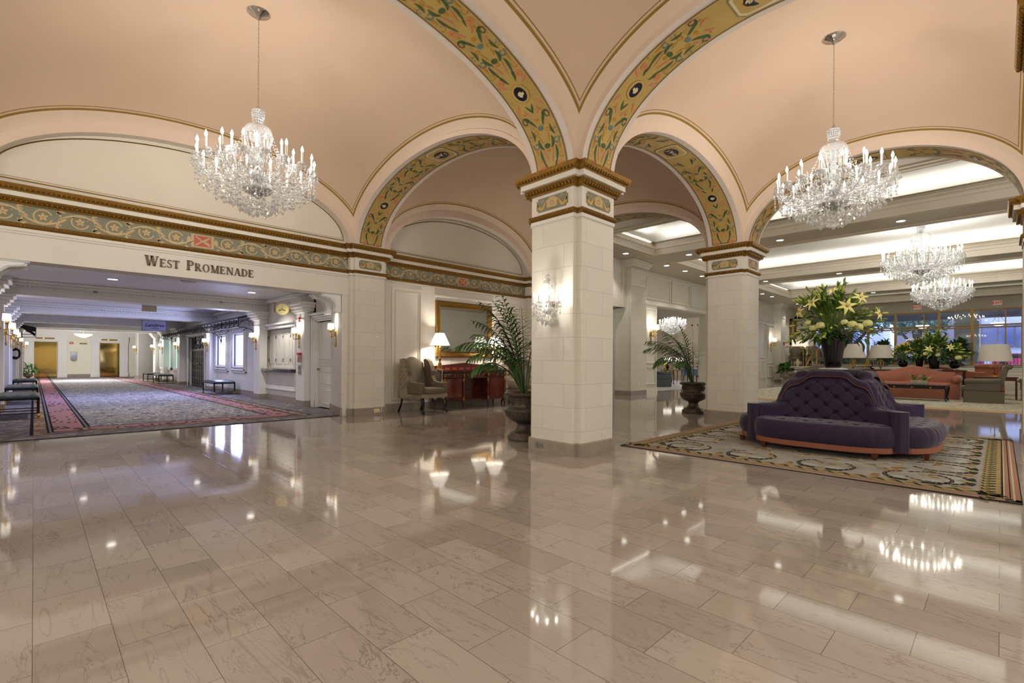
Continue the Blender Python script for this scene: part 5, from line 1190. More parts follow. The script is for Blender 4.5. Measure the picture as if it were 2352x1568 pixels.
SX, SY, SCN = 7.72, 1.57, .82
def camel(t):
    """top edge height of the settee back at t metres from its middle"""
    t = abs(t); K = [(0, 1.0), (.16, .998), (.22, .975), (.275, .92), (.32, .895), (.40, .872), (.45, .83), (.49, .74), (.53, .64), (.575, .58), (.63, .557), (.82, .55)]
    for (a, za), (b, zb) in zip(K, K[1:]):
        if t <= b: q = (t - a) / (b - a); return za + (zb - za) * (q)
    return .55
def plan(t): return .40 + .42 * min(1, (abs(t) / .82)) ** 2.6
def settee():
    root = empty('round_settee', (SX, SY, 0), 0, 'purple velvet tufted four sided settee with coral piping on rug', 'sofa')
    zs = .36
    def quarter(k):
        a = k * PI / 2
        T = Matrix.Rotation(a + PI, 4, 'Z')   # module faces +x locally before rotation; k=0 faces -x
        def tuft(u, v, du, dv, dep):
            a1 = u / du + v / dv; b1 = u / du - v / dv
            return dep * (abs(math.sin(PI * a1 / 2 + PI / 2)) * abs(math.sin(PI * b1 / 2 + PI / 2))) ** .32 if 0 else dep * (1 - .75 * math.exp(-50 * ((a1 / 2 - round(a1 / 2)) ** 2 + (b1 / 2 - round(b1 / 2)) ** 2)) - .22 * math.exp(-26 * min(abs(a1 / 2 - round(a1 / 2)), abs(b1 / 2 - round(b1 / 2)))))
        def bk(u, v):
            t = (u - .5) * 2 * SCN; top = camel(t) - .075; z = zs - .04 + (top - zs + .04) * v; d = plan(t) + .10 * (1 - v) * (1 - (abs(t) / SCN) ** 3) - .02
            e = min(1, (1 - v) * 8, v * 12, (1 - abs(2 * u - 1)) * 12); d += tuft(t, z, .11, .095, .075) * max(0, e); return (d, t, z)
        m = M(); m.T = T; m.grid(bk, 130, 64, velvet)
        for i in range(-14, 15):
            for j in range(3, 12):
                if (i + j) % 2: continue
                t, z = i * .11, j * .095
                if abs(t) > SCN - .06 or z < zs + .02 or z > camel(t) - .12: continue
                v = (z - zs + .04) / (camel(t) - .075 - zs + .04); p = bk(t / SCN / 2 + .5, v); m.ball((p[0] + .004, p[1], p[2]), (.007, .013, .013), velvet, 8, 5)
        b = m.build('backrest', root)
        # rolled top rail and outer shell
        m = M(); m.T = T
        def rail(u, v):
            t = (u - .5) * 2 * SCN; z0 = camel(t); d = plan(t); q = v * PI; th = .052
            sl = (camel(t + .01) - camel(t - .01)) / .02
            if v <= .999: return (d - .05 + .085 * math.cos(q), t, z0 - .065 + .07 * math.sin(q))
            return (d - .135, t, z0 - .065)
        m.grid(lambda u, v: rail(.02 + .96 * u, v), 90, 8, velvet); m.grid(lambda u, v: ((plan((u - .5) * 2 * SCN) - .135), (u - .5) * 2 * SCN, .2 + (camel((u - .5) * 2 * SCN) - .235) * v), 60, 6, velvet); m.build('top_rail', root)
        m = M(); m.T = T; m.tube([(plan(t) + .033, t, camel(t) - .072) for t in [(-1 + 2 * i / 70) * SCN * .955 for i in range(71)]], .0038, coral, 5, False); m.build('piping', root)
        # seat lobe
        def out(t): 
            q = min(1, abs(t) / .76); return .78 + .33 * (1 - q ** 3.2) ** .55
        def seat(u, v):
            t = (u - .5) * 2 * .765; o = out(t); i0 = max(.40, plan(t) - .02); 
            if v < .7: w = v / .7; d = i0 + (o - .07 - i0) * w; z = zs + .02 * math.sin(PI * w) ; f = tuft(t, d, .13, .13, .03) * min(1, 8 * w, 8 * (1 - abs(2 * u - 1))) * max(.0, 1 - w ** 6) + tuft(t, d, .13, .13, .03) * w ** 6; z += f - .015
            else:
                w = (v - .7) / .3; q = w * PI; d = o - .07 + .075 * math.sin(q); z = mid(zs, .13) + (zs - .13) / 2 * math.cos(q) + .02 * (1 - w); d += -.012 * abs(math.sin(t * PI / .13)) ** 8 * (1 - w)
            # collapse to the corner at the ends
            return (d, t, z)
        m = M(); m.T = T; m.grid(seat, 100, 50, velvet); m.build('seat', root)
        m = M(); m.T = T; P = [(.40, -.765)] + [(out((i / 30 * 2 - 1) * .765) - .03, (i / 30 * 2 - 1) * .765) for i in range(31)] + [(.40, .765)]
        m.prism(P, .085, .145, coral); P2 = [(x - .01 if x > .5 else x, y * .99) for x, y in P]; m.prism(P2, .075, .088, walnut); m.build('base_band', root)
        for s in (-1, 1):
            m = M(); m.T = T; x, y = .99, s * .58; m.add([(x - .03, y - .03, .08), (x + .03, y - .03, .08), (x + .03, y + .03, .08), (x - .03, y + .03, .08), (x - .015, y - .018, 0.012), (x + .02, y - .018, .012), (x + .02, y + .018, .012), (x - .015, y + .018, .012)], [[3, 2, 1, 0][::-1], [4, 5, 6, 7][::-1], [0, 1, 5, 4], [1, 2, 6, 5], [2, 3, 7, 6], [3, 0, 4, 7]], walnut); m.build('leg', root)
        # corner post where two backs meet
        m = M(); m.T = T; c = SCN; m.prism([(c - .085, c + .036), (c - .17, c - .05), (c - .05, c - .17), (c + .036, c - .085), (c + .036, c - .03), (c - .03, c + .036)], .10, .553, velvet); m.build('arm_post', root)
    for k in range(4): quarter(k)
    m = M(); m.lathe([(.30, .5), (.30, 1.0), (.28, 1.015), (.001, 1.015)], velvet, n=32, cap=False); m.build('centre_pedestal', root)
    return root
settee()
# ------------------------------------------------------------------ vases and flowers
def trumpet_vase(loc, label, h=.46, r0=.095, r1=.165, group=None):
    root = empty('flower_vase', loc, 0, label, 'vase', group)
    m = M(); m.lathe([(.17 * r0 / .095, 0), (.165 * r0 / .095, .012), (.10 * r0 / .095, .022), (.04, .03)], mat('clear_glass_foot', (225, 225, 220), .08, .1, spec=.8), n=28); m.build('foot', root)
    m = M(); m.lathe([(r0 * .9, .028), (r0, .05), (r0 + (r1 - r0) * .3, .05 + (h - .05) * .45), (r0 + (r1 - r0) * .7, .05 + (h - .05) * .8), (r1, h), (r1 - .01, h), (r0, h * .8)], blackglass, n=72, flute=.02, nf=18, cap=False); m.build('body', root)
    return root
def blob_leaf(m, p, d, ln, wd, mt, cup=.1):
    p = Vector(p); d = Vector(d).normalized(); up = Vector((0, 0, 1)); sd = d.cross(up); sd = sd.normalized() if sd.length > .05 else Vector((1, 0, 0)); nn = sd.cross(d)
    vs = [tuple(p)]; n = 5; L = []; R = []
    for i in range(1, n): t = i / n; w = wd * math.sin(PI * t) ** .8 / 2; c = p + d * ln * t - nn * cup * ln * t * t; vs += [tuple(c - sd * w + nn * w * .35), tuple(c), tuple(c + sd * w + nn * w * .35)]
    vs.append(tuple(p + d * ln - nn * cup * ln)); f = [[0, 2, 1], [0, 3, 2]]
    for i in range(n - 2): b = 1 + i * 3; f += [[b, b + 1, b + 4, b + 3], [b + 1, b + 2, b + 5, b + 4]]
    b = 1 + (n - 2) * 3; f += [[b, b + 1, len(vs) - 1], [b + 1, b + 2, len(vs) - 1]]; m.add(vs, f, mt, True)
def lily_flower(parent, p, d, s, mt=None):
    m = M(); d = Vector(d).normalized(); a = d.orthogonal().normalized(); b = d.cross(a)
    for k in range(6):
        q = k * PI / 3 + (.1 if k % 2 else 0); o = a * math.cos(q) + b * math.sin(q); pts = []
        sd = (a * -math.sin(q) + b * math.cos(q)); base = Vector(p); vs = []
        for i in range(6): t = i / 5; c = base + d * (s * (.5 * t ** .7 - .35 * t ** 3)) + o * (s * (.12 + .9 * t ** 1.5)) * (.0 + t ** .4); w = s * .19 * math.sin(PI * min(.96, .15 + .8 * t)); vs += [tuple(c - sd * w), tuple(c + d * w * .25), tuple(c + sd * w)]
        f = []
        for i in range(5): e = i * 3; f += [[e, e + 1, e + 4, e + 3], [e + 1, e + 2, e + 5, e + 4]]
        m.add(vs, f, mt or lily, True)
    for k in range(5): q = k * 1.25; o = a * math.cos(q) + b * math.sin(q); m.tube([p, tuple(Vector(p) + d * s * .35 + o * s * .12), tuple(Vector(p) + d * s * .55 + o * s * .22)], s * .012, mat('stamen', (150, 90, 40), .6), 4)
    return m.build('lily_bloom', parent)
def bud(m, p, d, ln, r, mt):
    p = Vector(p); d = Vector(d).normalized(); m.tube([tuple(p + d * ln * t) for t in (0, .15, .4, .65, .85, 1)], [r * .3, r * .7, r, r * .95, r * .55, r * .1], mt, 7)
def rose(parent, c, r, mt=None):
    m = M(); rr = random.Random(int(c[0] * 991 + c[1] * 77)); mt = mt or rosem
    m.ball(c, r * .48, mt, 10, 7)
    for k in range(14):
        a = k * 2.4; e = -.5 + 1.3 * (k / 14); d = Vector((math.cos(a) * math.cos(e), math.sin(a) * math.cos(e), math.sin(e))); q = Vector(c) + d * r * .5; t = Vector((-math.sin(a), math.cos(a), 0)); u = d.cross(t)
        vs = []; 
        for j in range(4):
            for i in range(4): x, y = (i / 3 - .5), (j / 3 - .5); vs.append(tuple(q + t * x * r * .85 + u * y * -r * .85 + d * r * (.45 - .8 * (x * x + y * y))))
        m.add(vs, [[j * 4 + i, j * 4 + i + 1, (j + 1) * 4 + i + 1, (j + 1) * 4 + i] for j in range(3) for i in range(3)], mt, True)
    return m.build('rose', parent)
def bouquet(loc, label, R=.55, low=1.0, lift=0, H=.8, nst=70, seed=1, lilies=(), roses=(), mt=None, cat='flowers', group=None, bl=.10, ball=False, grey=True, bmt=None, nb=30):
    r = random.Random(seed); root = empty('flower_arrangement', loc, 0, label, cat, group); m = M(); st = M(); mt = mt or green2; bd = M()
    for k in range(nst):
        a = r.uniform(0, 2 * PI); e = (r.random() ** .8 * 1.5 - .12) if not ball else r.uniform(-.3, 1.5); q = Vector((math.cos(a) * math.cos(e) * R, math.sin(a) * math.cos(e) * R, math.sin(e) * H * (1 if e > 0 else .5))) * r.uniform(.62, 1.0)
        q.z += lift; c0 = Vector((0, 0, .02)); n = 7; pts = [c0.lerp(q, t / 5) + Vector((0, 0, .10 * math.sin(PI * t / 5))) for t in range(6)]; st.tube([tuple(p) for p in pts], .004, mt, 4, False)
        for j in range(8):
            t = .45 + .55 * j / 8; i = min(4, int(t * 5)); p = pts[i].lerp(pts[i + 1], t * 5 - i); d = (pts[i + 1] - pts[i]).normalized(); o = Vector((r.uniform(-1, 1), r.uniform(-1, 1), r.uniform(-.4, .8))); blob_leaf(m, p, d * .7 + o * .9, bl * r.uniform(.7, 1.3), bl * .32, mt if r.random() < .7 else green3, .25)
        if k < nb: bud(bd, pts[-1], (pts[-1] - pts[-2]) + Vector((0, 0, .02)), bl * r.uniform(.7, 1.1), bl * .14, bmt or (budm if k % 3 else green2))
    for k in range(int(nst // 2 * low)):
        a = r.uniform(0, 2 * PI); rr = R * r.uniform(.3, .85); p = Vector((math.cos(a) * .1, math.sin(a) * .1, .0)); d = Vector((math.cos(a), math.sin(a), r.uniform(-.25, .5)))
        for j in range(5): blob_leaf(m, p + d * rr * (j / 5), d + Vector((r.uniform(-.9, .9), r.uniform(-.9, .9), r.uniform(-.5, .4))), bl * 1.4, bl * .5, green3, .3)
    if grey:
        for k in range(60): a = r.uniform(0, 6.28); blob_leaf(m, Vector((math.cos(a) * .08, math.sin(a) * .08, .02 + r.uniform(-.02, .1))), Vector((math.cos(a), math.sin(a), r.uniform(-.6, .6))), bl * .8, bl * .5, eucal, .2)
    st.build('stems', root); m.build('foliage', root)
    if bd.v: tag(bd.build('flower_buds', root), None, kind='stuff')
    for (p, d, s) in lilies: lily_flower(root, p, d, s)
    for (c, rr) in roses: rose(root, c, rr)
    return root
trumpet_vase((SX - .04, SY + .02, 1.016), 'tall fluted black glass vase standing on top of the settee')
fw = Vector((-.98, -.2, 0)); sdv = Vector((.2, -.98, 0))
def at(u, z, f=.35): v = fw * f + sdv * u; return (v.x, v.y, z)
bouquet((SX - .04, SY + .02, 1.46), 'huge lily and rose arrangement in the black glass vase', .58, .5, 0, .74, 95, 4,
        [(at(.14, .34, .5), (-.9, -.3, .35), .115), (at(.28, .46, .3), (-.6, -.4, .5), .10), (at(-.22, .42, .35), (-.7, .4, .4), .11), (at(-.36, .32, .3), (-.6, .7, .2), .10), (at(.46, .26, .2), (-.2, -.9, .2), .10), (at(.0, .58, .2), (-.5, .1, .8), .09)],
        [(at(-.22, .10, .34), .055), (at(-.14, .13, .36), .06), (at(-.28, .17, .3), .045), (at(.2, .13, .36), .06), (at(.27, .10, .34), .055), (at(.36, .14, .3), .06), (at(.12, .16, .38), .045)], bl=.105, nb=95)
# ------------------------------------------------------------------ promenade furnishings
def bench(x0, x1, y0, y1, label, group=None):
    root = empty('tufted_bench', (x0, y0, 0), 0, label, 'bench', group); w, l = x1 - x0, y1 - y0; h = .40
    m = M()
    def top(u, v):
        z = h + .055 - .02 * (abs(math.sin(PI * 3 * u)) < .25 and abs(math.sin(PI * 6 * v)) < .25) - .045 * max(abs(2 * u - 1), abs(2 * v - 1)) ** 8 - .012 * (1 - abs(math.sin(PI * 3 * u)) * abs(math.sin(PI * 5 * v)))
        return (w * u, l * v, z)
    m.grid(top, 24, 36, tufted_dark); m.box((.005, .005, h - .02), (w - .005, l - .005, h + .012), tufted_dark, .01); m.build('seat', root)
    m = M(); m.box((0, 0, h - .05), (w, .03, h - .015), black); m.box((0, l - .03, h - .05), (w, l, h - .015), black); m.box((0, 0, h - .05), (.03, l, h - .015), black); m.box((w - .03, 0, h - .05), (w, l, h - .015), black); m.build('frame', root)
    m = M(); m.box((.015, .012, .10), (.030, l - .012, .115), black); m.box((w - .03, .012, .10), (w - .015, l - .012, .115), black); m.box((.02, l / 2 - .008, .10), (w - .02, l / 2 + .008, .115), black); m.box((.02, .012, .10), (w - .02, .028, .115), black); m.box((.02, l - .028, .10), (w - .02, l - .012, .115), black); m.build('stretcher', root)
    for x in (.0, w - .035):
        for y in (0, l - .035):
            m = M(); m.box((x, y, .09), (x + .035, y + .035, h - .02), black); lg = m.build('leg', root); m = M(); m.box((x - .004, y - .004, .012), (x + .039, y + .039, .10), brass, .003); m.box((x - .012, y - .012, .0), (x + .047, y + .047, .014), brass, .004); m.build('brass_foot', lg)
bench(-.50, .08, 12.4, 13.75, 'dark tufted bench, nearest at the left side of the promenade')
bench(-.50, .08, 16.5, 17.85, 'dark tufted bench, second along the left side of the promenade')
bench(-.50, .08, 21.6, 23.0, 'dark tufted bench, third and farthest on the left side')
bench(3.95, 4.55, 17.05, 18.45, 'blue lit tufted bench under the bright shop windows')
bench(3.95, 4.52, 26.4, 27.8, 'tufted bench, nearer of the far pair beyond the black gate')
bench(3.95, 4.52, 29.3, 30.7, 'tufted bench, farther of the far pair beyond the black gate')
# corbel brackets at the opening
def corbel(x, y, s, label):
    root = empty('bracket', (x, y, 0), 0, label, 'bracket'); 
    for k, yy in enumerate((0, .42)):
        m = M(); pr = []
        for i in range(25): a = i / 24 * PI * .5; pr.append((.34 - .34 * math.sin(a) * 1.0 + 0, 2.10 + .26 * (1 - math.cos(a))))
        poly = [(0, 2.06), (.075, 2.05), (.10, 2.08), (.08, 2.12), (.07, 2.18), (.10, 2.26), (.18, 2.33), (.34, 2.36), (.36, 2.40), (0, 2.40)]; n = len(poly)
        for w0, w1, g in ((0, .16, 0), (.02, .06, .02), (.10, .14, .02)):
            a = [(-s * (px_ + g * (px_ > 0)), yy + w0, pz - g * .5) for px_, pz in poly]; b = [(-s * (px_ + g * (px_ > 0)), yy + w1, pz - g * .5) for px_, pz in poly]
            m.add(a + b, [list(range(n)), list(range(n, 2 * n))[::-1]] + [[i, (i + 1) % n, n + (i + 1) % n, n + i] for i in range(n)], pc)
        m.box((0, yy - .02, 2.39), (-s * .40, yy + .18, 2.435), pc, .01); m.build('scroll', root)
corbel(4.33, 9.2, 1, 'white double scroll bracket at the right end of the opening'); corbel(-.44, 9.2, -1, 'white scroll bracket at the left edge of the opening')
# half door
root = empty('dutch_door', (0, 0, 0), 0, 'white panelled half door with brass knob beside the stone pier', 'door')
m = M(); dw = mat('door_white', (226, 222, 210), .35); X = PX1 + .06
for a, b in ((.02, .98), (1.0, 1.99)): m.box((X, 10.42, a), (X + .05, 11.26, b), dw, .004)
m.box((X - .02, 10.42, .975), (X + .02, 11.26, 1.005), dw, .005); m.build('door_leaf', root)
m = M()
for a, b in ((.10, .42), (.56, .86), (1.12, 1.9)):
    for (c, d, e, f2) in ((10.52, 11.16, a, a + .03), (10.52, 11.16, b - .03, b), (10.52, 10.55, a, b), (11.13, 11.16, a, b)): m.box((X - .014, c, e), (X, d, f2), dw, .004)
m.build('panel_moulding', root); m = M(); m.ball((X - .05, 11.18, .90), .03, brass); m.tube([(X, 11.18, .9), (X - .04, 11.18, .9)], .012, brass); m.build('knob', root)
m = M()
for k, o in enumerate((.02, .05, .075)): m.box((PX1 - o, 11.26 + k * .045, 0), (PX1 + .1, 11.30 + k * .045, 2.06 + k * .045), pc, .006); m.box((PX1 - o, 10.36, 2.0 + k * .045), (PX1 + .1, 11.30 + k * .045, 2.04 + k * .045), pc, .006)
m.box((PX1 - .12, 10.36, 2.14), (PX1 + .05, 11.46, 2.2), pc, .015); struct(m.build('trim_door_casing'))
# shuttered counter
root = empty('service_counter', (0, 0, 0), 0, 'white shuttered service hatch with a dark green counter shelf', 'counter')
m = M(); XX = PX1 + .10
for k in range(4):
    a = 12.56 + k * .545; m.box((XX, a, .9), (XX + .03, a + .535, 1.94), dw, .006)
    for (c, d, e, f2) in ((a + .1, a + .435, 1.0, 1.02), (a + .1, a + .435, 1.80, 1.82), (a + .1, a + .12, 1.0, 1.82), (a + .415, a + .435, 1.0, 1.82)): m.box((XX - .012, c, e), (XX, d, f2), dw, .004)
    for z in (1.06, 1.7): m.box((XX - .02, a + .525, z), (XX, a + .54, z + .09), steelp)
m.build('shutters', root); m = M(); m.box((PX1 - .16, 12.40, .79), (PX1 + .11, 14.72, .87), mat('dark_green_stone', (26, 44, 40), .15, coat=.4), .008); m.build('shelf', root)
m = M()
for a, b in ((12.44, 12.54), (14.70, 14.8)): m.box((PX1 - .04, a, .86), (PX1 + .02, b, 2.0), pc, .01)
m.box((PX1 - .05, 12.44, 1.95), (PX1 + .02, 14.8, 2.04), pc, .01); m.box((PX1 - .10, 12.4, 2.04), (PX1 + .02, 14.84, 2.10), pc, .02)
m.box((PX1 - .03, 12.44, .36), (PX1, 14.8, .42), pc, .01); m.box((PX1 - .05, 12.44, .30), (PX1, 14.8, .36), pc, .015)
for a in (12.46, 14.66): m.box((PX1 - .03, a, .4), (PX1, a + .08, .79), pc, .01)
m.build('surround', root)
# shop windows
litw = mat('shop_window_glow', (196, 204, 255), .4, emit=3.2); litg = mat('far_window_glow', (170, 205, 195), .4, emit=.9)
for k, (a, b, nm, g) in enumerate(((16.6, 17.75, 'nearer of the two bright blue white shop windows', litw), (18.55, 19.8, 'farther of the two bright blue white shop windows', litw))):
    root = empty('shop_window', (0, 0, 0), 0, nm + ' in heavy white frame', 'window'); m = M()
    for o, d in ((0, .02), (.05, .05), (.11, .03)):
        for (c, e, z0, z1) in ((a - .16 + o, b + .16 - o, .69 + o * 1.4, .74 + o * 1.4), (a - .16 + o, b + .16 - o, 2.05 - o, 2.10 - o), (a - .16 + o, a - .11 + o, .69 + o, 2.1 - o), (b + .11 - o, b + .16 - o, .69 + o, 2.1 - o)): m.box((PX1 - d - .03, c, z0), (PX1 + .04, e, z1), pc, .008)
    m.build('window_frame', root); m = M(); m.quad((PX1 + .08, a, .93), (PX1 + .08, b, .93), (PX1 + .08, b, 1.95), (PX1 + .08, a, 1.95), g); m.build('glowing_pane', root)
    m = M(); m.box((PX1 + .055, a + .1, 1.42), (PX1 + .07, b - .1, 1.425), steelp); m.ball((PX1 + .05, mid(a, b) - .25, 1.47), (.02, .06, .05), steelp); m.box((PX1 + .05, a, 1.90), (PX1 + .07, b, 1.95), white); m.build('display_bar', root)
for a, b in ((26.35, 27.4), (27.9, 29.0), (29.6, 30.8)):
    root = empty('shop_window', (0, 0, 0), 0, {26.35: 'pale green lit window just beyond the gate', 27.9: 'pale green lit window between the far pilasters', 29.6: 'farthest pale green lit window of the promenade'}[a], 'window'); m = M()
    for (c, e, z0, z1) in ((a - .05, b + .05, .60, .72), (a - .05, b + .05, 2.08, 2.2), (a - .05, a + .06, .6, 2.2), (b - .06, b + .05, .6, 2.2)): m.box((PX1 - .05, c, z0), (PX1 + .04, e, z1), pc, .008)
    m.build('window_frame', root); m = M(); m.quad((PX1 + .08, a, .7), (PX1 + .08, b, .7), (PX1 + .08, b, 2.1), (PX1 + .08, a, 2.1), litg); m.build('glowing_pane', root)
# black iron gate
root = empty('iron_gate', (0, 0, 0), 0, 'black double gate with pale iron tracery under the awning', 'gate'); X = PX1 + .12
m = M(); m.box((X, 21.65, 0), (X + .05, 24.28, 2.02), mat('gate_black', (20, 16, 26), .3)); m.build('gate_leaf', root); iron = mat('grey_iron', (120, 118, 120), .35, .7); m = M()
for k in range(9): y = 21.68 + k * .325; m.box((X - .02, y - .012, .02), (X, y + .012, 2.0 if k % 2 == 0 else 1.5), iron)
for z in (.06, .35, .65, .95, 1.22, 1.48): m.box((X - .018, 21.66, z - .01), (X - .004, 24.26, z + .01), iron)
m.box((X - .03, 21.66, 1.5), (X, 24.26, 1.54), iron)
for k in range(4):
    c = 21.68 + .325 + k * .65
    for r in (.30, .17): m.tube([(X - .012, c + r * math.cos(q), (1.62 if r > .2 else 1.56) + r * 1.05 * math.sin(q)) for q in [i * PI / 12 for i in range(13)]], .012, iron, 5, False)
    for z in (.5, .8, 1.08, 1.35): m.ball((X - .015, c, z), (.01, .035, .035), iron, 6, 4)
m.build('tracery', root); m = M(); m.ball((X - .04, 22.95, .93), .035, brass); m.build('knob', root)
m = M(); m.box((PX1 - .12, 21.5, 2.04), (PX1 + .02, 24.4, 2.16), pc, .02); m.box((PX1 - .03, 21.5, 0), (PX1 + .02, 21.62, 2.05), pc); m.box((PX1 - .03, 24.3, 0), (PX1 + .02, 24.42, 2.05), pc); struct(m.build('trim_gate_casing'))
# awnings of black iron and glass
def awning(xw, xo, y0, y1, label, n=3):
    root = empty('iron_awning', (0, 0, 0), 0, label, 'awning'); s = 1 if xo < xw else -1
    m = M(); g = mat('smoked_glass', (48, 50, 66), .12, alpha=.75); m.quad((xw, y0, 2.47), (xw, y1, 2.47), (xo, y1, 2.30), (xo, y0, 2.30), g)
    m.quad((xw, y0, 2.48), (xw, y1, 2.48), (xo, y1, 2.31), (xo, y0, 2.31), g); m.build('glass_roof', root); m = M()
    m.tube([(xw, y0, 2.48), (xo, y0, 2.31)], .014, black); m.tube([(xw, y1, 2.48), (xo, y1, 2.31)], .014, black); m.box((xo - .015, y0, 2.27), (xo + .015, y1, 2.32), black); m.box((xo - .012, y0, 2.04), (xo + .012, y1, 2.065), black)
    m.box((xw - s * .02, y0, 2.44), (xw, y1, 2.49), black)
    nn = int((y1 - y0) / .42)
    for k in range(nn + 1):
        y = y0 + (y1 - y0) * k / nn; m.tube([(xw, y, 2.465), (xo, y, 2.295)], .009, black, 5); m.box((xo - .01, y - .012, 2.05), (xo + .01, y + .012, 2.3), black)
        if k < nn:
            c = y + (y1 - y0) / nn / 2
            for q in (-1, 1): m.tube([(xo, c + q * (.09 - .07 * t) * math.cos(t * 5), 2.16 + (.09 - .07 * t) * math.sin(t * 5)) for t in [i / 9 for i in range(10)]], .007, black, 4, False)
            m.tube([(xo + s * .02 + s * .28 * t, c, 2.08 + .2 * math.sin(t * PI * .5)) for t in [i / 6 for i in range(7)]], .008, black, 4, False)
    m.build('iron_frame', root)
    for k in range(n):
        y = y0 + .04 + (y1 - y0 - .08) * k / (n - 1); m = M(); m.tube([(xw - s * .03, y, 1.72), (xw - s * .03, y, 2.45)], .018, black, 6); m.tube([(xw - s * .04, y, 1.70), (xw - s * .07, y, 1.84), (xw - s * .18, y, 1.98), (xw - s * .36, y, 2.04), (xo, y, 2.05)], .012, black, 6)
        for (cx, cz, r) in ((.10, 2.12, .06), (.22, 2.16, .045), (.11, 2.28, .07), (.25, 2.27, .05), (.07, 1.96, .035)): m.tube([(xw - s * (cx + r * math.cos(q)), y, cz + r * math.sin(q)) for q in [i * PI / 5 for i in range(11)]], .006, black, 4, False)
        m.ball((xw - s * .04, y, 1.70), .02, black); m.build('bracket', root)
awning(PX1, 4.15, 15.3, 26.9, 'black iron and glass awning over windows and gate', 4)
awning(PX0, .05, 26.2, 29.8, 'dark iron awning on the far left promenade wall', 2)
# hanging signs
root = empty('oval_sign', (4.24, 12.12, 2.32), math.radians(-45), 'cream oval coat hanger sign hung from brass brackets', 'sign'); m = M()
m.T = Matrix.Rotation(PI / 2, 4, 'X') @ Matrix.Identity(4); m.lathe([(.001, -.012), (.15, -.012), (.155, 0), (.15, .012), (.001, .012)], mat('cream_enamel', (226, 212, 140), .4, emit=.25), n=28, cap=False); 
p = m.build('sign_board', root); p.scale = (1, 1, .88); m = M(); D = Draw(lambda a, b, h: (a, -.014 - h, b)); D.stroke([(-.085, -.035), (-.04, -.01), (0, .01), (.04, -.01), (.085, -.035)], .012, black); D.stroke([(-.085, -.035), (-.03, -.03), (0, -.02), (.03, -.03), (.085, -.035)], .008, black)
D.stroke([(0, .01), (0, .03), (.015, .04), (.01, .058), (-.008, .055)], .008, black); D.M.build('coat_hanger_emblem', root)
m = M()
for s in (-1, 1): m.box((s * .19 - .008, -.01, -.08), (s * .19 + .008, .01, .14), brass); m.box((s * .19 - .05, -.02, .14), (s * .19 + .05, .02, .16), brass); m.tube([(s * .19, 0, 0), (s * .15, 0, 0)], .005, brass)
m.build('brackets', root)
def text_mesh(body, size, shear=0, off=0, ext=.002):
    c = bpy.data.curves.new('t', 'FONT'); c.body = body; c.size = size; c.shear = shear; c.align_x = 'CENTER'; c.align_y = 'CENTER'; c.offset = off; c.extrude = ext; c.resolution_u = 4
    o = bpy.data.objects.new('t', c); C.objects.link(o); dg = bpy.context.evaluated_depsgraph_get(); me = bpy.data.meshes.new_from_object(o.evaluated_get(dg)); bpy.data.objects.remove(o); return me
def text_obj(name, body, size, mt, parent, loc, rot, shear=0, off=0):
    me = text_mesh(body, size, shear, off); me.materials.clear(); me.materials.append(mt); o = bpy.data.objects.new(name, me); C.objects.link(o); o.parent = parent; o.location = loc; o.rotation_euler = rot; return o
Ys = 21.5; root = empty('hanging_sign', (2.875, 19.99, 2.235), 0, 'grey framed hanging shop sign lettered Lambros in script', 'sign'); Ys = 0
m = M(); m.box((-.32, -.015, -.165), (.32, .015, .165), mat('violet_grey_board', (104, 100, 116), .5, var=.1, vscale=6)); m.build('sign_board', root); m = M()
for (a, b, c, d) in ((-.34, -.32, -.18, .18), (.32, .34, -.18, .18), (-.34, .34, .165, .18), (-.34, .34, -.18, -.165)): m.box((a, -.02, c), (b, .02, d), mat('sign_frame', (70, 66, 84), .4))
m.box((-.3, -.005, .18), (-.29, .005, .185), black); m.box((.29, -.005, .18), (.3, .005, .185), black); m.build('frame', root)
ink = mat('dark_ink', (26, 20, 40), .5); text_obj('lettering', 'Lambros', .15, ink, root, (0, -.018, .01), (PI / 2, 0, 0), .45, .003)
text_obj('lettering', 'Goldsmiths', .05, ink, root, (.01, -.018, -.085), (PI / 2, 0, 0), .3)
root = empty('blank_sign', (2.07, 15.12, 2.40), 0, 'blank beige back of a sign box hung under the first beam', 'sign'); m = M(); m.box((-.15, -.03, -.09), (.15, .03, .06), mat('beige_box', (176, 166, 146), .5), .004); m.build('sign_box', root)
# small fittings
m = M(); m.box((4.44, 11.6, 1.05), (4.50, 11.72, 1.23), mat('clear_case', (200, 190, 188), .2, alpha=.5), .01); m.lathe([(.028, 0), (.028, .12), (.012, .14), (.012, .16)], red, (4.46, 11.66, 1.06), 12); m.box((4.43, 11.58, 1.23), (4.50, 11.74, 1.28), red, .01); tag(m.build('fire_extinguisher'), 'red fire extinguisher in a clear case on promenade pilaster', 'fire extinguisher')
m = M(); m.box((4.485, 11.63, .77), (4.50, 11.79, .99), mat('bronze_plate', (168, 158, 140), .4, .3), .004); m.box((4.48, 11.69, .9), (4.486, 11.73, .95), dark); tag(m.build('switch_plate'), 'beige metal control plate below the fire extinguisher', 'switch')
m = M(); m.box((4.46, 11.66, 2.01), (4.50, 11.73, 2.12), red, .005); m.box((4.45, 11.675, 2.04), (4.46, 11.715, 2.08), plastic); tag(m.build('fire_alarm'), 'red fire alarm strobe high on the promenade pilaster', 'alarm')
m = M(); m.box((4.685, 11.9, 2.1), (4.70, 12.02, 2.17), steelp); tag(m.build('exit_plate'), 'small grey plate under the oval sign', 'plate')
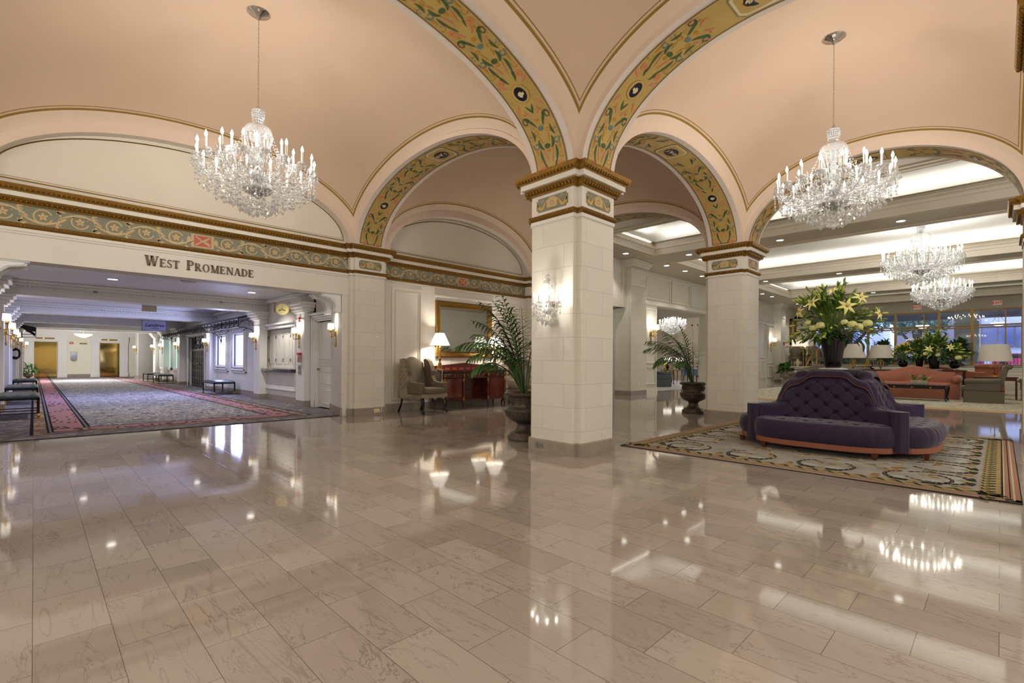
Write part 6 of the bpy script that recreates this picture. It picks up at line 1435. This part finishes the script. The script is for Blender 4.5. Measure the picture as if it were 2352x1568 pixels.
root = empty('wall_telephone', (-.70, 24.0, 1.2), 0, 'black wall telephone on the left promenade wall', 'telephone'); m = M(); m.box((-.0, -.25, -.1), (.12, .25, .25), black, .02); m.build('body', root); m = M(); m.tube([(.12, 0, .2), (.26, 0, .24), (.33, 0, .2), (.35, 0, .08), (.33, 0, -.04), (.26, 0, -.08), (.12, 0, -.04)], [.05, .05, .03, .03, .03, .05, .05], black, 8); m.build('handset', root)
for y in (2.9,):
    pass
for k, (x, y) in enumerate(PDL): 
    if k in (2, 3): continue
    put_dl(x, y, PZ, 'recessed downlight on the %s side of the %s promenade ceiling bay' % ('left' if x < 2 else 'right', {13.1: 'first', 17.9: 'second', 22.8: 'third', 26.8: 'fourth', 30: 'fifth'}[y]), 'promenade downlights')
for (x, y, z, l) in ((1.0, 14.6, 2.64, 'small round smoke detector on the first promenade beam, left one'), (3.55, 14.6, 2.64, 'small round smoke detector on the first promenade beam, right one')):
    m = M(); m.T = Matrix.Translation((x, y, z)) @ Matrix.Rotation(PI / 2, 4, 'X'); m.lathe([(.035, 0), (.035, .02), (.025, .035), (.002, .04)], mat('detector_grey', (150, 148, 142), .5), n=14, cap=False); tag(m.build('smoke_detector'), l, 'smoke detector')
m = M(); m.lathe([(.15, 0), (.15, -.012), (.14, -.016), (.001, -.016)], mat('speaker_grey', (150, 148, 144), .6), (2.35, 12.2, PZ), 24, cap=False); tag(m.build('ceiling_speaker'), 'round grey ceiling speaker near the west opening', 'speaker')
root = empty('ceiling_bowl_light', (1.8, 33, 2.2), 0, 'glowing glass bowl light on the far promenade ceiling', 'ceiling light'); m = M(); m.lathe([(.34, .18), (.35, .15), (.22, .08), (.08, .02), (.001, .0)], mat('bowl_glow', (255, 250, 235), .5, emit=7), n=24, cap=False); m.build('glass_bowl', root); m = M(); m.lathe([(.02, .18), (.02, .58)], brass, n=8); m.build('stem', root)
m = M(); m.box((1.55, PYE - .03, 1.05), (1.85, PYE, 1.55), mat('steel_fountain', (170, 176, 190), .3, .7), .01); m.box((1.6, PYE - .16, 1.0), (1.8, PYE, 1.08), steelp, .02); tag(m.build('lift_call_panel'), 'small steel niche panel on the wall between the lifts', 'panel')
m = M(); m.box((1.5, PYE - .02, 2.0), (1.68, PYE, 2.12), red); m.box((1.52, PYE - .025, 2.045), (1.66, PYE - .02, 2.07), plastic); tag(m.build('notice_plate'), 'small red notice plate between the two lifts', 'sign')
m = M(); m.box((1.95, PYE - .02, 2.0), (2.3, PYE, 2.08), brassdark); tag(m.build('brass_plate'), 'narrow brass plate beside the red notice', 'plate')
urn((-.2, 34.5, 0), 'small planter at the far left end of the promenade', .7); bouquet((-.2, 34.5, .46), 'green potted plant at the far left of the promenade', .35, 1, 0, .4, 14, 31, mt=greenm, cat='plant', bl=.18, grey=False, nb=0)
# ------------------------------------------------------------------ lobby furnishings
root = empty('lobby_carpet', (0, 0, 0), 0, 'large patterned lobby carpet under the coral sofas', 'rug')
def lc():
    m = mat('lobby_carpet', (160, 156, 140), .95, spec=.1); L = m.node_tree.links.new; b = bsdf(m); x, y, z, co = xyz(m)
    n = nd(m, 'TexNoise'); n.inputs['Scale'].default_value = 2.2; n.inputs['Detail'].default_value = 3; n.inputs['Distortion'].default_value = 2; L(co, n.inputs['Vector'])
    cr = nd(m, 'ValToRGB'); L(n.outputs['Fac'], cr.inputs[0]); e = cr.color_ramp; e.interpolation = 'CONSTANT'
    e.elements[0].color = (*lin((150, 150, 142)), 1); e.elements[1].position = .42; e.elements[1].color = (*lin((186, 180, 158)), 1)
    for p, c in ((.5, (120, 128, 104)), (.55, (188, 150, 116)), (.6, (168, 166, 158)), (.68, (96, 96, 80))): q = e.elements.new(p); q.color = (*lin(c), 1)
    dx = mth(m, 'SUBTRACT', x, 15.6); w = mth(m, 'LESS_THAN', dx, .5); w2 = mth(m, 'LESS_THAN', mth(m, 'ABSOLUTE', mth(m, 'SUBTRACT', dx, .25)), .08)
    c = mixc(m, w, cr.outputs[0], lin((196, 164, 124))); c = mixc(m, w2, c, lin((110, 112, 84))); L(c, b.inputs['Base Color']); return m
m = M(); m.box((15.6, -4.5, 0), (28.3, 7.0, .012), lc()); m.build('pile', root)
def camel_sofa(loc, rz, label, w=2.3, fab=None, arms=True):
    """faces local -y, centred on x"""
    root = empty('camelback_sofa', loc, rz, label, 'sofa'); fb = fab or coralvel; h = w / 2
    def top(x): q = abs(x) / h; return .80 + .18 * (math.cos(PI * min(1, q * 1.15)) * .5 + .5)
    m = M()
    for d0, sgn in ((0, 1),): 
        m.grid(lambda u, v: ((u - .5) * (w - .3), .26 + .12 * v - .04 * math.sin(PI * v), .42 + (top((u - .5) * w) - .42) * v), 30, 10, fb)
        m.grid(lambda u, v: ((u - .5) * (w - .3), .38 + .035 * (1 - math.cos(PI * v)) + .0, top((u - .5) * w) + .035 * math.sin(PI * v)), 30, 6, fb)
        m.grid(lambda u, v: ((.5 - u) * (w - .1), .45, .06 + (top((u - .5) * w) - .06) * v), 30, 4, fb)
    m.build('backrest', root)
    for s in (-1, 1):
        m = M(); m.box((s * (h - .24), -.42, .1), (s * h, .44, .56), fb, .04); m.tube([(s * (h - .10), -.43, .60), (s * (h - .10), .0, .60), (s * (h - .08), .40, .64)], .115, fb, 16); m.build('armrest', root)
    m = M(); m.box((-h + .22, -.44, .38), (h - .22, .30, .50), fb, .05); m.build('seat_cushion', root)
    m = M(); m.box((-h + .01, -.43, .012), (h - .01, .44, .36), fb, .01); m.build('skirt', root)
    return root
camel_sofa((20.2, 2.0, 0), -PI / 2, 'coral camelback sofa facing the settee, behind the black coffee table')
camel_sofa((22.5, 1.6, 0), PI / 2, 'second coral sofa, back to the vase table, facing the windows', 2.8)
camel_sofa((24.9, 5.8, 0), -PI / 2, 'beige rolled arm sofa seen past the tall vase', 2.0, oliv)
def club_chair(loc, rz, label, fab=None):
    """faces local -y"""
    root = empty('slipper_armchair', loc, rz, label, 'armchair'); fb = fab or oliv
    m = M(); m.grid(lambda u, v: ((u - .5) * .66, .26 + .16 * v + .13 * max(0, v - .8) * 5 * (v - .8) * 5 * .8, .40 + .64 * v), 8, 14, fb); m.grid(lambda u, v: ((.5 - u) * .68, .38 + .16 * v, .36 + .66 * v), 8, 8, fb)
    for s in (-1, 1): m.grid(lambda u, v, s=s: (s * .335, .26 + .16 * v + .12 * u, .40 + .62 * v), 3, 8, fb)
    m.tube([(-.345, .53, 1.02), (.345, .53, 1.02)], .075, fb, 16); m.build('backrest', root)
    for s in (-1, 1):
        m = M(); m.box((s * .30, -.34, .34), (s * .40, .36, .60), fb, .03); m.tube([(s * .37, -.36, .60), (s * .37, .38, .62)], .068, fb, 14); m.build('armrest', root)
    m = M(); m.box((-.31, -.44, .32), (.31, .30, .47), fb, .04); m.build('seat_cushion', root)
    m = M(); n = 40; P = [(-.37, -.38), (.37, -.38), (.41, .44), (-.41, .44)]
    for (a, b) in zip(P, P[1:] + P[:1]): m.grid(lambda u, v: (a[0] + (b[0] - a[0]) * u * 1.0 + 0 * v, a[1] + (b[1] - a[1]) * u, .34 - .328 * v), 10, 2, fb)
    m.build('skirt', root); return root
club_chair((19.15, .36, 0), PI, 'grey brown velvet slipper chair seen from the side, right of coffee table')
club_chair((20.9, -.86, 0), -PI / 2 - .2, 'grey brown velvet chair cut by the right picture edge')
club_chair((24.3, .3, 0), PI / 2, 'coral armchair behind the gilt lamp table', coralvel)
club_chair((21.0, -1.5, 0), PI * .9, 'coral skirted chair behind the grey brown slipper chair', coralvel) if 0 else None
def coffee_table(x, y, label):
    root = empty('coffee_table', (x, y, 0), 0, label, 'table'); l, w = 1.55, .75; m = M(); m.box((-w / 2, -l / 2, .44), (w / 2, l / 2, .465), black, .008); m.box((-w / 2 + .03, -l / 2 + .03, .4655), (w / 2 - .03, l / 2 - .03, .468), mat('smoked_top', (60, 60, 62), .06)); m.build('tabletop', root)
    m = M()
    for s in (-1, 1): m.box((s * w / 2 - s * .02 - .01, -l / 2 + .04, .36), (s * w / 2 - s * .02 + .01, l / 2 - .04, .44), ebony); m.box((-w / 2 + .04, s * l / 2 - s * .02 - .01, .36), (w / 2 - .04, s * l / 2 - s * .02 + .01, .44), ebony)
    for k in (-1, 0, 1): m.ball((-w / 2, k * .42, .40), (.012, .03, .02), brass, 8, 5)
    m.build('apron', root)
    for a in (-1, 1):
        for b in (-1, 1): m = M(); X, Y = a * (w / 2 - .03), b * (l / 2 - .03); m.tube([(X, Y, .43), (X + a * .02, Y + b * .02, .36), (X + a * .01, Y + b * .01, .22), (X - a * .01, Y - b * .01, .08), (X + a * .02, Y + b * .02, .015)], [.04, .036, .022, .016, .022], ebony, 8); m.build('leg', root)
coffee_table(18.95, 1.85, 'black lacquered coffee table with gilt studs before the coral sofa')
root = empty('bromeliad_planter', (18.9, 1.72, .469), 0, 'red bromeliads in a rectangular glass planter on coffee table', 'plant'); m = M(); m.box((-.09, -.20, 0), (.09, .20, .13), mat('ribbed_glass', (196, 196, 180), .15, alpha=.75), .01)
for k in range(12): m.tube([(-.095, -.19 + k * .034, 0), (-.095, -.19 + k * .034, .13)], .008, mat('ribbed_glass', (0, 0, 0)), 4)
m.build('glass_box', root); m = M(); r = random.Random(9)
for c in (-.12, .12):
    for k in range(26): a = r.uniform(0, 6.28); leafblade(m, (0, c, .12), (math.cos(a) * .8, math.sin(a) * .8, r.uniform(.6, 1.6)), 1, r.uniform(.2, .34), .03, green2, .9, 4)
m.build('leaves', root); m = M()
for c in (-.13, .13):
    for k in range(9): a = k * .7; leafblade(m, (0, c, .24), (math.cos(a), math.sin(a), .9), 1, .10, .035, redf, .3, 3)
m.build('red_bracts', root)
# console behind the sofa with four vases
root = empty('sofa_table', (21.25, 2.2, 0), 0, 'dark narrow table behind coral sofa carrying black vases', 'table'); m = M(); m.box((-.25, -1.45, .86), (.25, 1.45, .89), ebony, .006); m.build('tabletop', root)
for a in (-1, 1):
    for b in (-1, 1): m = M(); m.box((a * .2 - .025, b * 1.38 - .025, 0.012), (a * .2 + .025, b * 1.38 + .025, .86), ebony); m.build('leg', root)
def goblet(loc, label):
    root = empty('goblet_vase', loc, 0, label, 'vase'); m = M(); m.lathe([(.10, 0), (.09, .012), (.02, .03), (.018, .07), (.04, .085)], mat('clear_glass_foot', (0, 0, 0)), n=20); m.build('foot', root); m = M(); m.lathe([(.04, .085), (.10, .11), (.135, .17), (.14, .22), (.12, .28), (.085, .31), (.095, .34)], blackglass, n=28, cap=False); m.build('body', root)
def yk(px_): k = (px_ - 1174.3) / 1110; return 21.25 * math.tan(math.radians(45.35) - math.atan(k))
y1, y2, y3, y4 = yk(2074), yk(2112), yk(2147), yk(2193)
goblet((21.25, y1, .89), 'round black goblet vase with yellow flowers, left on sofa table'); bouquet((21.25, y1, 1.2), 'yellow flower ball in the left goblet vase', .32, .35, .22, .34, 46, 21, mt=green2, bl=.12, ball=True, grey=False, bmt=yellowf, nb=46)
trumpet_vase((21.25, y2, .89), 'tall black vase holding yellow and green stems, second on table', .42, .08, .13); bouquet((21.25, y2, 1.28), 'loose arrangement with yellow spikes in the second vase', .48, .3, .05, .72, 60, 22, bl=.14, grey=False, bmt=yellowf, nb=22, roses=[((-.2, .1, .15), .08), ((-.15, -.1, .12), .07)])
trumpet_vase((21.1, y3, .89), 'tall black vase with the largest greenery, third on table', .46, .12, .17); bouquet((21.1, y3, 1.32), 'broad green lily arrangement in the third vase', .70, .3, .05, .78, 90, 23, [((-.4, .1, .25), (-1, 0, .2), .14), ((-.35, -.4, .3), (-1, -.5, .2), .13)], bl=.16, nb=40, roses=[((-.25, .2, .1), .08), ((-.25, -.1, .06), .08)])
goblet((21.2, y4, .86), 'round black goblet vase, rightmost on the sofa table'); bouquet((21.2, y4, 1.17), 'low green and yellow bouquet in the rightmost goblet', .38, .35, .22, .40, 44, 24, mt=green2, bl=.13, ball=True, grey=False, bmt=yellowf, nb=12, roses=[((-.3, -.1, .12), .10)])
# lamps and tables
def side_table(x, y, h, s, label):
    root = empty('side_table', (x, y, 0), 0, label, 'table'); m = M(); m.box((-s, -s * 1.4, h - .03), (s, s * 1.4, h), walnut, .008); m.box((-s + .03, -s * 1.4 + .03, h - .12), (s - .03, s * 1.4 - .03, h - .03), walnut); m.build('tabletop', root)
    for a in (-1, 1):
        for b in (-1, 1): m = M(); m.box((a * (s - .04) - .02, b * (s * 1.4 - .04) - .02, .012), (a * (s - .04) + .02, b * (s * 1.4 - .04) + .02, h - .1), walnut); m.build('leg', root)
side_table(21.4, .12, .70, .36, 'walnut lamp table beyond the grey brown slipper chair')
table_lamp((21.4, .12, .70), 'gilt cage lamp with pleated shade, right of the coral sofa', .36, .28, .90, 1, None, 2, shadew, 1.12)
side_table(26.0, 4.66, .80, .36, 'table carrying two gilt lamps near the windows')
table_lamp((26.0, 4.62, .80), 'gilt cage lamp with pleated shade, left of a pair by the windows', .38, .28, .92, 1, 'window lamps', 2, shadew, 1.25)
side_table(26.6, 3.7, .80, .3, 'table under the right lamp of the pair by the windows')
table_lamp((26.6, 3.72, .80), 'gilt cage lamp with pleated shade, right of a pair by the windows', .36, .27, .88, 1, 'window lamps', 2, shadew, 1.25)
# terrace, stairs and rails
m = M(); m.box((31.0, -7, .30), (34.0, 5.6, .90), lpan); m.box((31.0, 4.6, 0), (34.0, 9.1, .90), lpan); m.box((30.96, -7, .86), (31.1, 4.7, .92), cream, .01); m.box((30.96, 7.3, .86), (31.1, 9.1, .92), cream, .01)
for k in range(5): m.box((29.3 + k * .34, 4.75, 0), (31.0, 7.25, .18 * (k + 1)), marb)
for z in (.45, .62, .76): m.box((30.97, -7, z), (31.0, 4.7, z + .03), lpan, .005)
struct(m.build('floor_raised_terrace'))
def rail(name, pts, posts, label):
    root = empty(name, (0, 0, 0), 0, label, 'railing'); m = M(); m.tube(pts, .028, brass, 8); m.build('handrail', root)
    for (a, b) in posts: m = M(); m.tube([a, b], .024, brass, 8); m.build('post', root)
rail('brass_railing', [(31.05, 9.0, 2.02), (31.05, 7.86, 2.02)], [((31.05, 9.0, .92), (31.05, 9.0, 2.02)), ((31.05, 7.86, .92), (31.05, 7.86, 2.02))], 'brass railing along the raised terrace, left section')
rail('brass_railing', [(31.05, 7.70, 2.02), (32.2, 7.45, 2.02)], [((31.05, 7.70, .92), (31.05, 7.70, 2.02)), ((31.6, 7.57, .92), (31.6, 7.57, 2.02)), ((32.2, 7.45, .92), (32.2, 7.45, 2.02))], 'short brass railing return on the terrace')
rail('stair_handrail', [(31.3, 7.28, 1.92), (29.0, 7.28, .85)], [((31.3, 7.28, .92), (31.3, 7.28, 1.92)), ((29.0, 7.28, 0.01), (29.0, 7.28, .85))], 'slanting brass handrail at the left of the terrace steps')
rail('stair_handrail', [(31.3, 4.72, 1.92), (29.2, 4.72, .92)], [((31.3, 4.72, .92), (31.3, 4.72, 1.92)), ((29.2, 4.72, 0.01), (29.2, 4.72, .92))], 'slanting brass handrail right of the steps, behind the lamps')
wing_chair((32.2, 8.52, .90), -1.35, 'taupe wing chair on the terrace behind the brass rail, left', None, taupefab)
wing_chair((32.8, 7.62, .90), -1.2, 'taupe wing chair on the terrace, right of its twin', None, taupefab)
root = empty('tea_table', (31.7, 7.95, .9), 0, 'small dark lacquer table between the terrace wing chairs', 'table'); m = M(); m.lathe([(.30, .62), (.31, .64), (.30, .66)], ebony, n=20); m.lathe([(.22, 0), (.04, .05), (.04, .62)], ebony, n=12); m.build('body', root)
bouquet((31.7, 7.95, 1.56), 'small green plant with a red flower on the terrace table', .22, 1, 0, .3, 14, 41, mt=green2, cat='plant', bl=.14, grey=False, bmt=redf, nb=2)
shadew2 = mat('soft_lit_shade', (250, 240, 222), .7, emit=.6)
side_table(33.35, 8.55, 1.55, .3, 'tall console under the narrow gilt mirror on the terrace')
table_lamp((33.1, 8.78, 1.55), 'lit drum lamp before the mirror, left of two on the terrace', .19, .18, .80, 2, None, 4, shadew2, 1.2); table_lamp((33.58, 8.45, 1.55), 'lit drum lamp on the terrace console, right of two', .18, .17, .78, 2, None, 4, shadew2, 1.2)
root = empty('wall_mirror', (0, 0, 0), 0, 'narrow gilt framed mirror on the far side wall above lamps', 'mirror'); m = M()
for (a, b, c, d) in ((32.95, 33.15, 2.2, 3.8), (33.8, 34.0 - .02, 2.2, 3.8), (32.95, 33.98, 3.65, 3.8), (32.95, 33.98, 2.2, 2.35)): m.box((a, 8.98, c), (b, 9.08, d), gold, .01)
m.build('gilt_frame', root); m = M(); m.quad((33.1, 9.04, 2.3), (33.85, 9.04, 2.3), (33.85, 9.04, 3.7), (33.1, 9.04, 3.7), mirrorm); m.build('mirror_glass', root)
m = M(); m.box((33.3, 6.7, .9), (33.75, 7.1, 2.0), mat('podium_wood', (120, 84, 56), .4), .02); tag(m.build('host_podium'), 'brown wooden podium standing by the window on the terrace', 'podium')
root = empty('ginger_jar', (31.25, 8.2, .92), 0, 'small cream vase on the terrace edge below the brass rail', 'vase'); m = M(); m.lathe([(.06, 0), (.05, .03), (.11, .16), (.12, .24), (.05, .33), (.05, .38), (.09, .42)], ivoryp, n=16); m.build('body', root)
urn((29.4, 8.3, 0), 'stone grey urn planter against the far side wall', 1.0, mat('grey_stone_urn', (150, 140, 128), .7, bump=.4, bscale=30)); bouquet((29.4, 8.3, .67), 'bright green leafy plant in the grey urn by the side wall', .45, 1, 0, .45, 40, 43, mt=mat('bright_leaf', (96, 142, 70), .45, var=.25, vscale=8), cat='plant', bl=.22, grey=False, nb=0)
urn((33.35, 4.57, .98), 'dark urn on the window ledge behind the paired lamps', 1.05); bouquet((33.35, 4.57, 1.68), 'dark leafy plant in the urn left of the vases', .5, 1, 0, .75, 44, 44, mt=green3, cat='plant', bl=.26, grey=False, nb=0)
urn((33.35, 1.5, .98), 'dark urn on the window ledge right of the vases', 1.05); bouquet((33.35, 1.5, 1.68), 'dark leafy plant in the urn right of the vases', .5, 1, 0, .7, 44, 45, mt=green3, cat='plant', bl=.26, grey=False, nb=0)
m = M(); m.box((33.9, 4.35, .93), (34.0, 4.8, .98), lpan); struct(m.build('trim_ledge'))
# exit signs
exf = mat('exit_face', (226, 216, 200), .5, emit=.1); exr = mat('exit_red', (190, 52, 44), .5, emit=.3)
for y, z, l in ((.12, 4.13, 'red EXIT sign on the taupe wall above right windows'), (3.17, 4.13, 'red EXIT sign half hidden behind the far chandelier')):
    root = empty('exit_sign', (33.93, y, z), 0, l, 'sign'); m = M(); m.box((-.03, -.17, -.11), (.06, .17, .11), exf, .01); m.build('sign_box', root); text_obj('lettering', 'EXIT', .17, exr, root, (-.034, 0, 0), (PI / 2, 0, -PI / 2), 0, .006)
m = M(); m.box((30.55, 8.70, 2.1), (30.65, 8.75, 2.3), red, .005); tag(m.build('fire_alarm'), 'tiny red fire alarm on the far side wall pilaster', 'alarm')
# side room furniture
club_chair((20.3, 10.9, 0), .9, 'blue grey scroll back chair just inside the side room', mat('blue_grey_fabric', (84, 90, 96), .8))
root = empty('green_settee', (23.3, 12.0, 0), .3, 'olive green settee with yellow cushion in the side room', 'sofa'); gf = mat('olive_green_fabric', (126, 120, 50), .8); m = M(); m.box((-.9, -.05, .42), (.9, .12, .86), gf, .05); m.build('backrest', root); m = M(); m.box((-.9, 0, .3), (.9, .75, .46), gf, .05); m.build('seat', root)
for a in (-.85, .85):
    for b in (0, .7): m = M(); m.box((a - .03, b, .01), (a + .03, b + .05, .3), ebony); m.build('leg', root)
m = M(); m.box((-.5, -.0, .82), (.1, .2, 1.06), mat('yellow_cushion', (206, 198, 120), .8), .09); tag(m.build('cushion', None, (23.3, 12.0, 0), .3), 'yellow cushion lying on the olive settee back', 'cushion')
root0 = empty('end_table', (21.4, 11.1, 0), .2, 'slender walnut table in the side room, left one', 'table')
def small_table(root):
    m = M(); m.box((-.35, -.22, .70), (.35, .22, .73), walnut, .006); m.build('tabletop', root)
    for a in (-1, 1):
        for b in (-1, 1): m = M(); m.tube([(a * .32, b * .19, .7), (a * .30, b * .17, .35), (a * .34, b * .21, .012)], [.022, .018, .012], walnut, 6); m.build('leg', root)
small_table(root0); dup(root0, (22.9, 11.25, 0), .2, 'slender walnut table in the side room, right one')
table_lamp((21.4, 11.1, .73), 'lit white drum lamp in the side room, left of two', .20, .18, .62, 2, None, 12); table_lamp((22.9, 11.25, .73), 'lit white drum lamp with black base in the side room, right of two', .20, .18, .62, 2, None, 12)
m = M(); m.box((24.3, 11.2, .4), (24.9, 11.8, .75), mat('blue_fabric', (96, 112, 140), .8), .04); m.box((24.3, 11.7, .4), (24.9, 11.8, .95), mat('blue_fabric', (0, 0, 0)), .04)
for a in (24.33, 24.83):
    for b in (11.23, 11.73): m.box((a, b, .005), (a + .04, b + .04, .42), walnut)
tag(m.build('side_chair'), 'small blue chair beside the walnut table in side room', 'chair')
palm((17.6, 10.4, .45), 'bushy green palm just inside the side room opening', [(2.4, 1.0, .8), (3.2, 1.0, .6), (1.6, 1.1, .6), (0, 1.0, .5), (4.6, 1.1, .5), (3.9, 1.2, .2)], 5, 1.2); urn((17.6, 10.4, 0), 'small urn hidden behind the panelled pier', .68)
# ------------------------------------------------------------------ outside the windows
og = mat('street_asphalt', (120, 124, 134), .9); m = M(); m.box((34.4, -60, .5), (130, 70, .75), og); struct(m.build('ground_outside'))
m = M(); m.box((36.5, 0, .75), (56, 60, .80), mat('lawn_green', (70, 110, 70), .9, var=.2, vscale=1)); struct(m.build('ground_lawn'))
m = M(); m.box((34.4, -30, 5.3), (56, 40, 5.5), mat('canopy_soffit', (132, 136, 150), .6)); m.box((55.8, -30, 4.9), (56, 40, 5.5), mat('canopy_soffit', (0, 0, 0))); struct(m.build('ceiling_entrance_canopy'))
m = M(); m.box((44, 1.0, .75), (45.0, 2.2, 5.3), mat('canopy_column', (186, 184, 160), .5)); struct(m.build('trim_canopy_column'))
for (y, l) in ((4.0, 'left'), (.1, 'right'), (8.9, 'leftmost, behind the lilies')):
    root = empty('pendant_light', (46, y, 3.86), 0, 'bowl pendant light under the entrance canopy, ' + l, 'pendant light'); root.scale = (.62,) * 3; m = M(); m.lathe([(.001, -.38), (.3, -.32), (.55, -.15), (.62, .0), (.64, .03)], mat('pendant_glow', (226, 236, 226), .5, emit=1.6), n=22, cap=False); m.build('glass_bowl', root); m = M()
    for k in range(3): a = k * 2.09; m.tube([(.6 * math.cos(a), .6 * math.sin(a), .03), (0, 0, 1.0)], .02, brass, 4)
    m.tube([(0, 0, 1.0), (0, 0, 2.32)], .02, brass, 4)
    m.build('chains', root)
wb = mat('white_facade', (196, 202, 220), .6); br = mat('grey_brick', (140, 134, 148), .8, bump=.3, bscale=8)
root = empty('building', (74, 0, .75), 0, 'white and brick office building across the street', 'building'); m = M(); m.box((0, -40, 0), (4, 9, 9.5), wb); m.box((-.3, -8, 0), (0, -3.0, 9.0), br); m.box((-.3, 1.5, 0), (0, 9, 9), br); m.build('wall', root)
for k in range(3): m = M(); m.box((-.35, -2.2 + k * 1.25, 2.2), (-.05, -1.1 + k * 1.25, 4.6), mat('office_glass', (96, 108, 150), .1)); m.build('window', root)
root = empty('building', (88, 30, .75), 0, 'pale building seen between the trees', 'building'); m = M(); m.box((0, -18, 0), (6, 30, 8), wb); m.build('wall', root)
for k in range(8): m = M(); m.box((-.1, -15 + k * 5, 2), (0, -12.5 + k * 5, 5), mat('office_glass', (0, 0, 0))); m.build('window', root)
def car(x, y, col, label):
    root = empty('car', (x, y, .75), 0, label, 'car'); pm = mat('car_paint_%d' % col[0], col, .25, coat=.6); P = [(-2.1, .3), (-2.1, .75), (-1.3, .9), (-.7, 1.35), (.7, 1.35), (1.3, .95), (2.1, .8), (2.1, .3)]; m = M(); n = len(P)
    a = [(-.8, p, q) for p, q in P]; b = [(.8, p, q) for p, q in P]; m.add(a + b, [list(range(n)), list(range(n, 2 * n))[::-1]] + [[i, n + i, n + (i + 1) % n, (i + 1) % n] for i in range(n)], pm); m.build('body', root)
    m = M(); m.box((-.81, -.9, .92), (.81, .9, 1.28), mat('car_glass', (40, 46, 60), .1)); m.build('window', root)
    for yy in (-1.3, 1.3): m = M(); m.T = Matrix.Translation((-.75, yy, .32)) @ Matrix.Rotation(PI / 2, 4, 'Y'); m.lathe([(.2, -.1), (.32, -.1), (.32, .1), (.2, .1)], black, n=16); m.build('wheel', root)
car(66, 3.2, (170, 60, 120), 'magenta parked car outside, left of the gilt lamp'); car(66, -1.5, (200, 60, 110), 'pink red parked car outside behind the gilt lamp'); car(66, -6.2, (90, 96, 120), 'grey parked car outside at the right window')
root = empty('iron_fence', (57.5, 0, .75), 0, 'low black iron fence outside the windows', 'fence'); m = M(); m.box((0, -10, .9), (.04, 24, .95), black); m.box((0, -10, .15), (.04, 24, .2), black)
for k in range(170): m.box((.0, -10 + k * .2, 0), (.03, -9.97 + k * .2, 1.15), black)
m.build('bars', root)
def tree(x, y, h, r0, label, seed):
    rr = random.Random(seed); root = empty('tree', (x, y, .75), 0, label, 'tree'); m = M(); m.tube([(0, 0, 0), (.2, .1, h * .3), (.3, .5, h * .6)], [.4, .3, .15], mat('bark', (66, 62, 60), .9), 8)
    for k in range(4): a = k * 1.6; m.tube([(.1, .1, h * .25), (1.2 * math.cos(a), 1.2 * math.sin(a), h * .5), (2 * math.cos(a), 2.4 * math.sin(a), h * .75)], [.22, .14, .05], mat('bark', (0, 0, 0)), 6)
    m.build('trunk', root); m = M(); tm = mat('tree_leaf', (84, 122, 104), .8, var=.3, vscale=2)
    for k in range(2600):
        a, e, q = rr.uniform(0, 6.28), rr.uniform(-.9, 1.5), r0 * rr.uniform(.5, 1) ; p = Vector((q * math.cos(a) * math.cos(e), q * math.sin(a) * math.cos(e), h * .72 + q * .6 * math.sin(e))); s = rr.uniform(.10, .22); n = Vector((rr.uniform(-1, 1), rr.uniform(-1, 1), rr.uniform(-1, 1))).normalized(); t = n.orthogonal().normalized() * s; u = n.cross(t); m.add([tuple(p + t), tuple(p + u * .6), tuple(p - t), tuple(p - u * .6)], [[0, 1, 2, 3]], tm)
    m.build('crown', root)
tree(58, 10.6, 6.5, 3.4, 'spreading tree on the lawn, left windows', 1); tree(66, 6.0, 6.5, 2.8, 'dense tree on the lawn behind the vases', 2); tree(57, 17.6, 6.5, 3.4, 'tree at the far left of the windows', 3)
m = M(); r = random.Random(2)
for k in range(500): x, y, z = r.uniform(49, 52), r.uniform(3, 18), .8 + r.random() * .9; n = Vector((r.uniform(-1, 1), r.uniform(-1, 1), r.uniform(-1, 1))).normalized(); t = n.orthogonal() * .3; u = n.cross(t); m.add([(x + t.x, y + t.y, z + t.z), (x + u.x, y + u.y, z + u.z), (x - t.x, y - t.y, z - t.z), (x - u.x, y - u.y, z - u.z)], [[0, 1, 2, 3]], mat('hedge_leaf', (70, 116, 78), .8, var=.3, vscale=3))
tag(m.build('hedge'), 'low green hedge on the lawn outside', 'hedge', kind='stuff')
for o in bpy.data.objects:
    if o.type == 'LIGHT' and o.data.type != 'AREA': o.visible_glossy = False
    if o.type == 'LIGHT' and o.name.startswith(('skylight', 'drawing')): o.visible_glossy = False
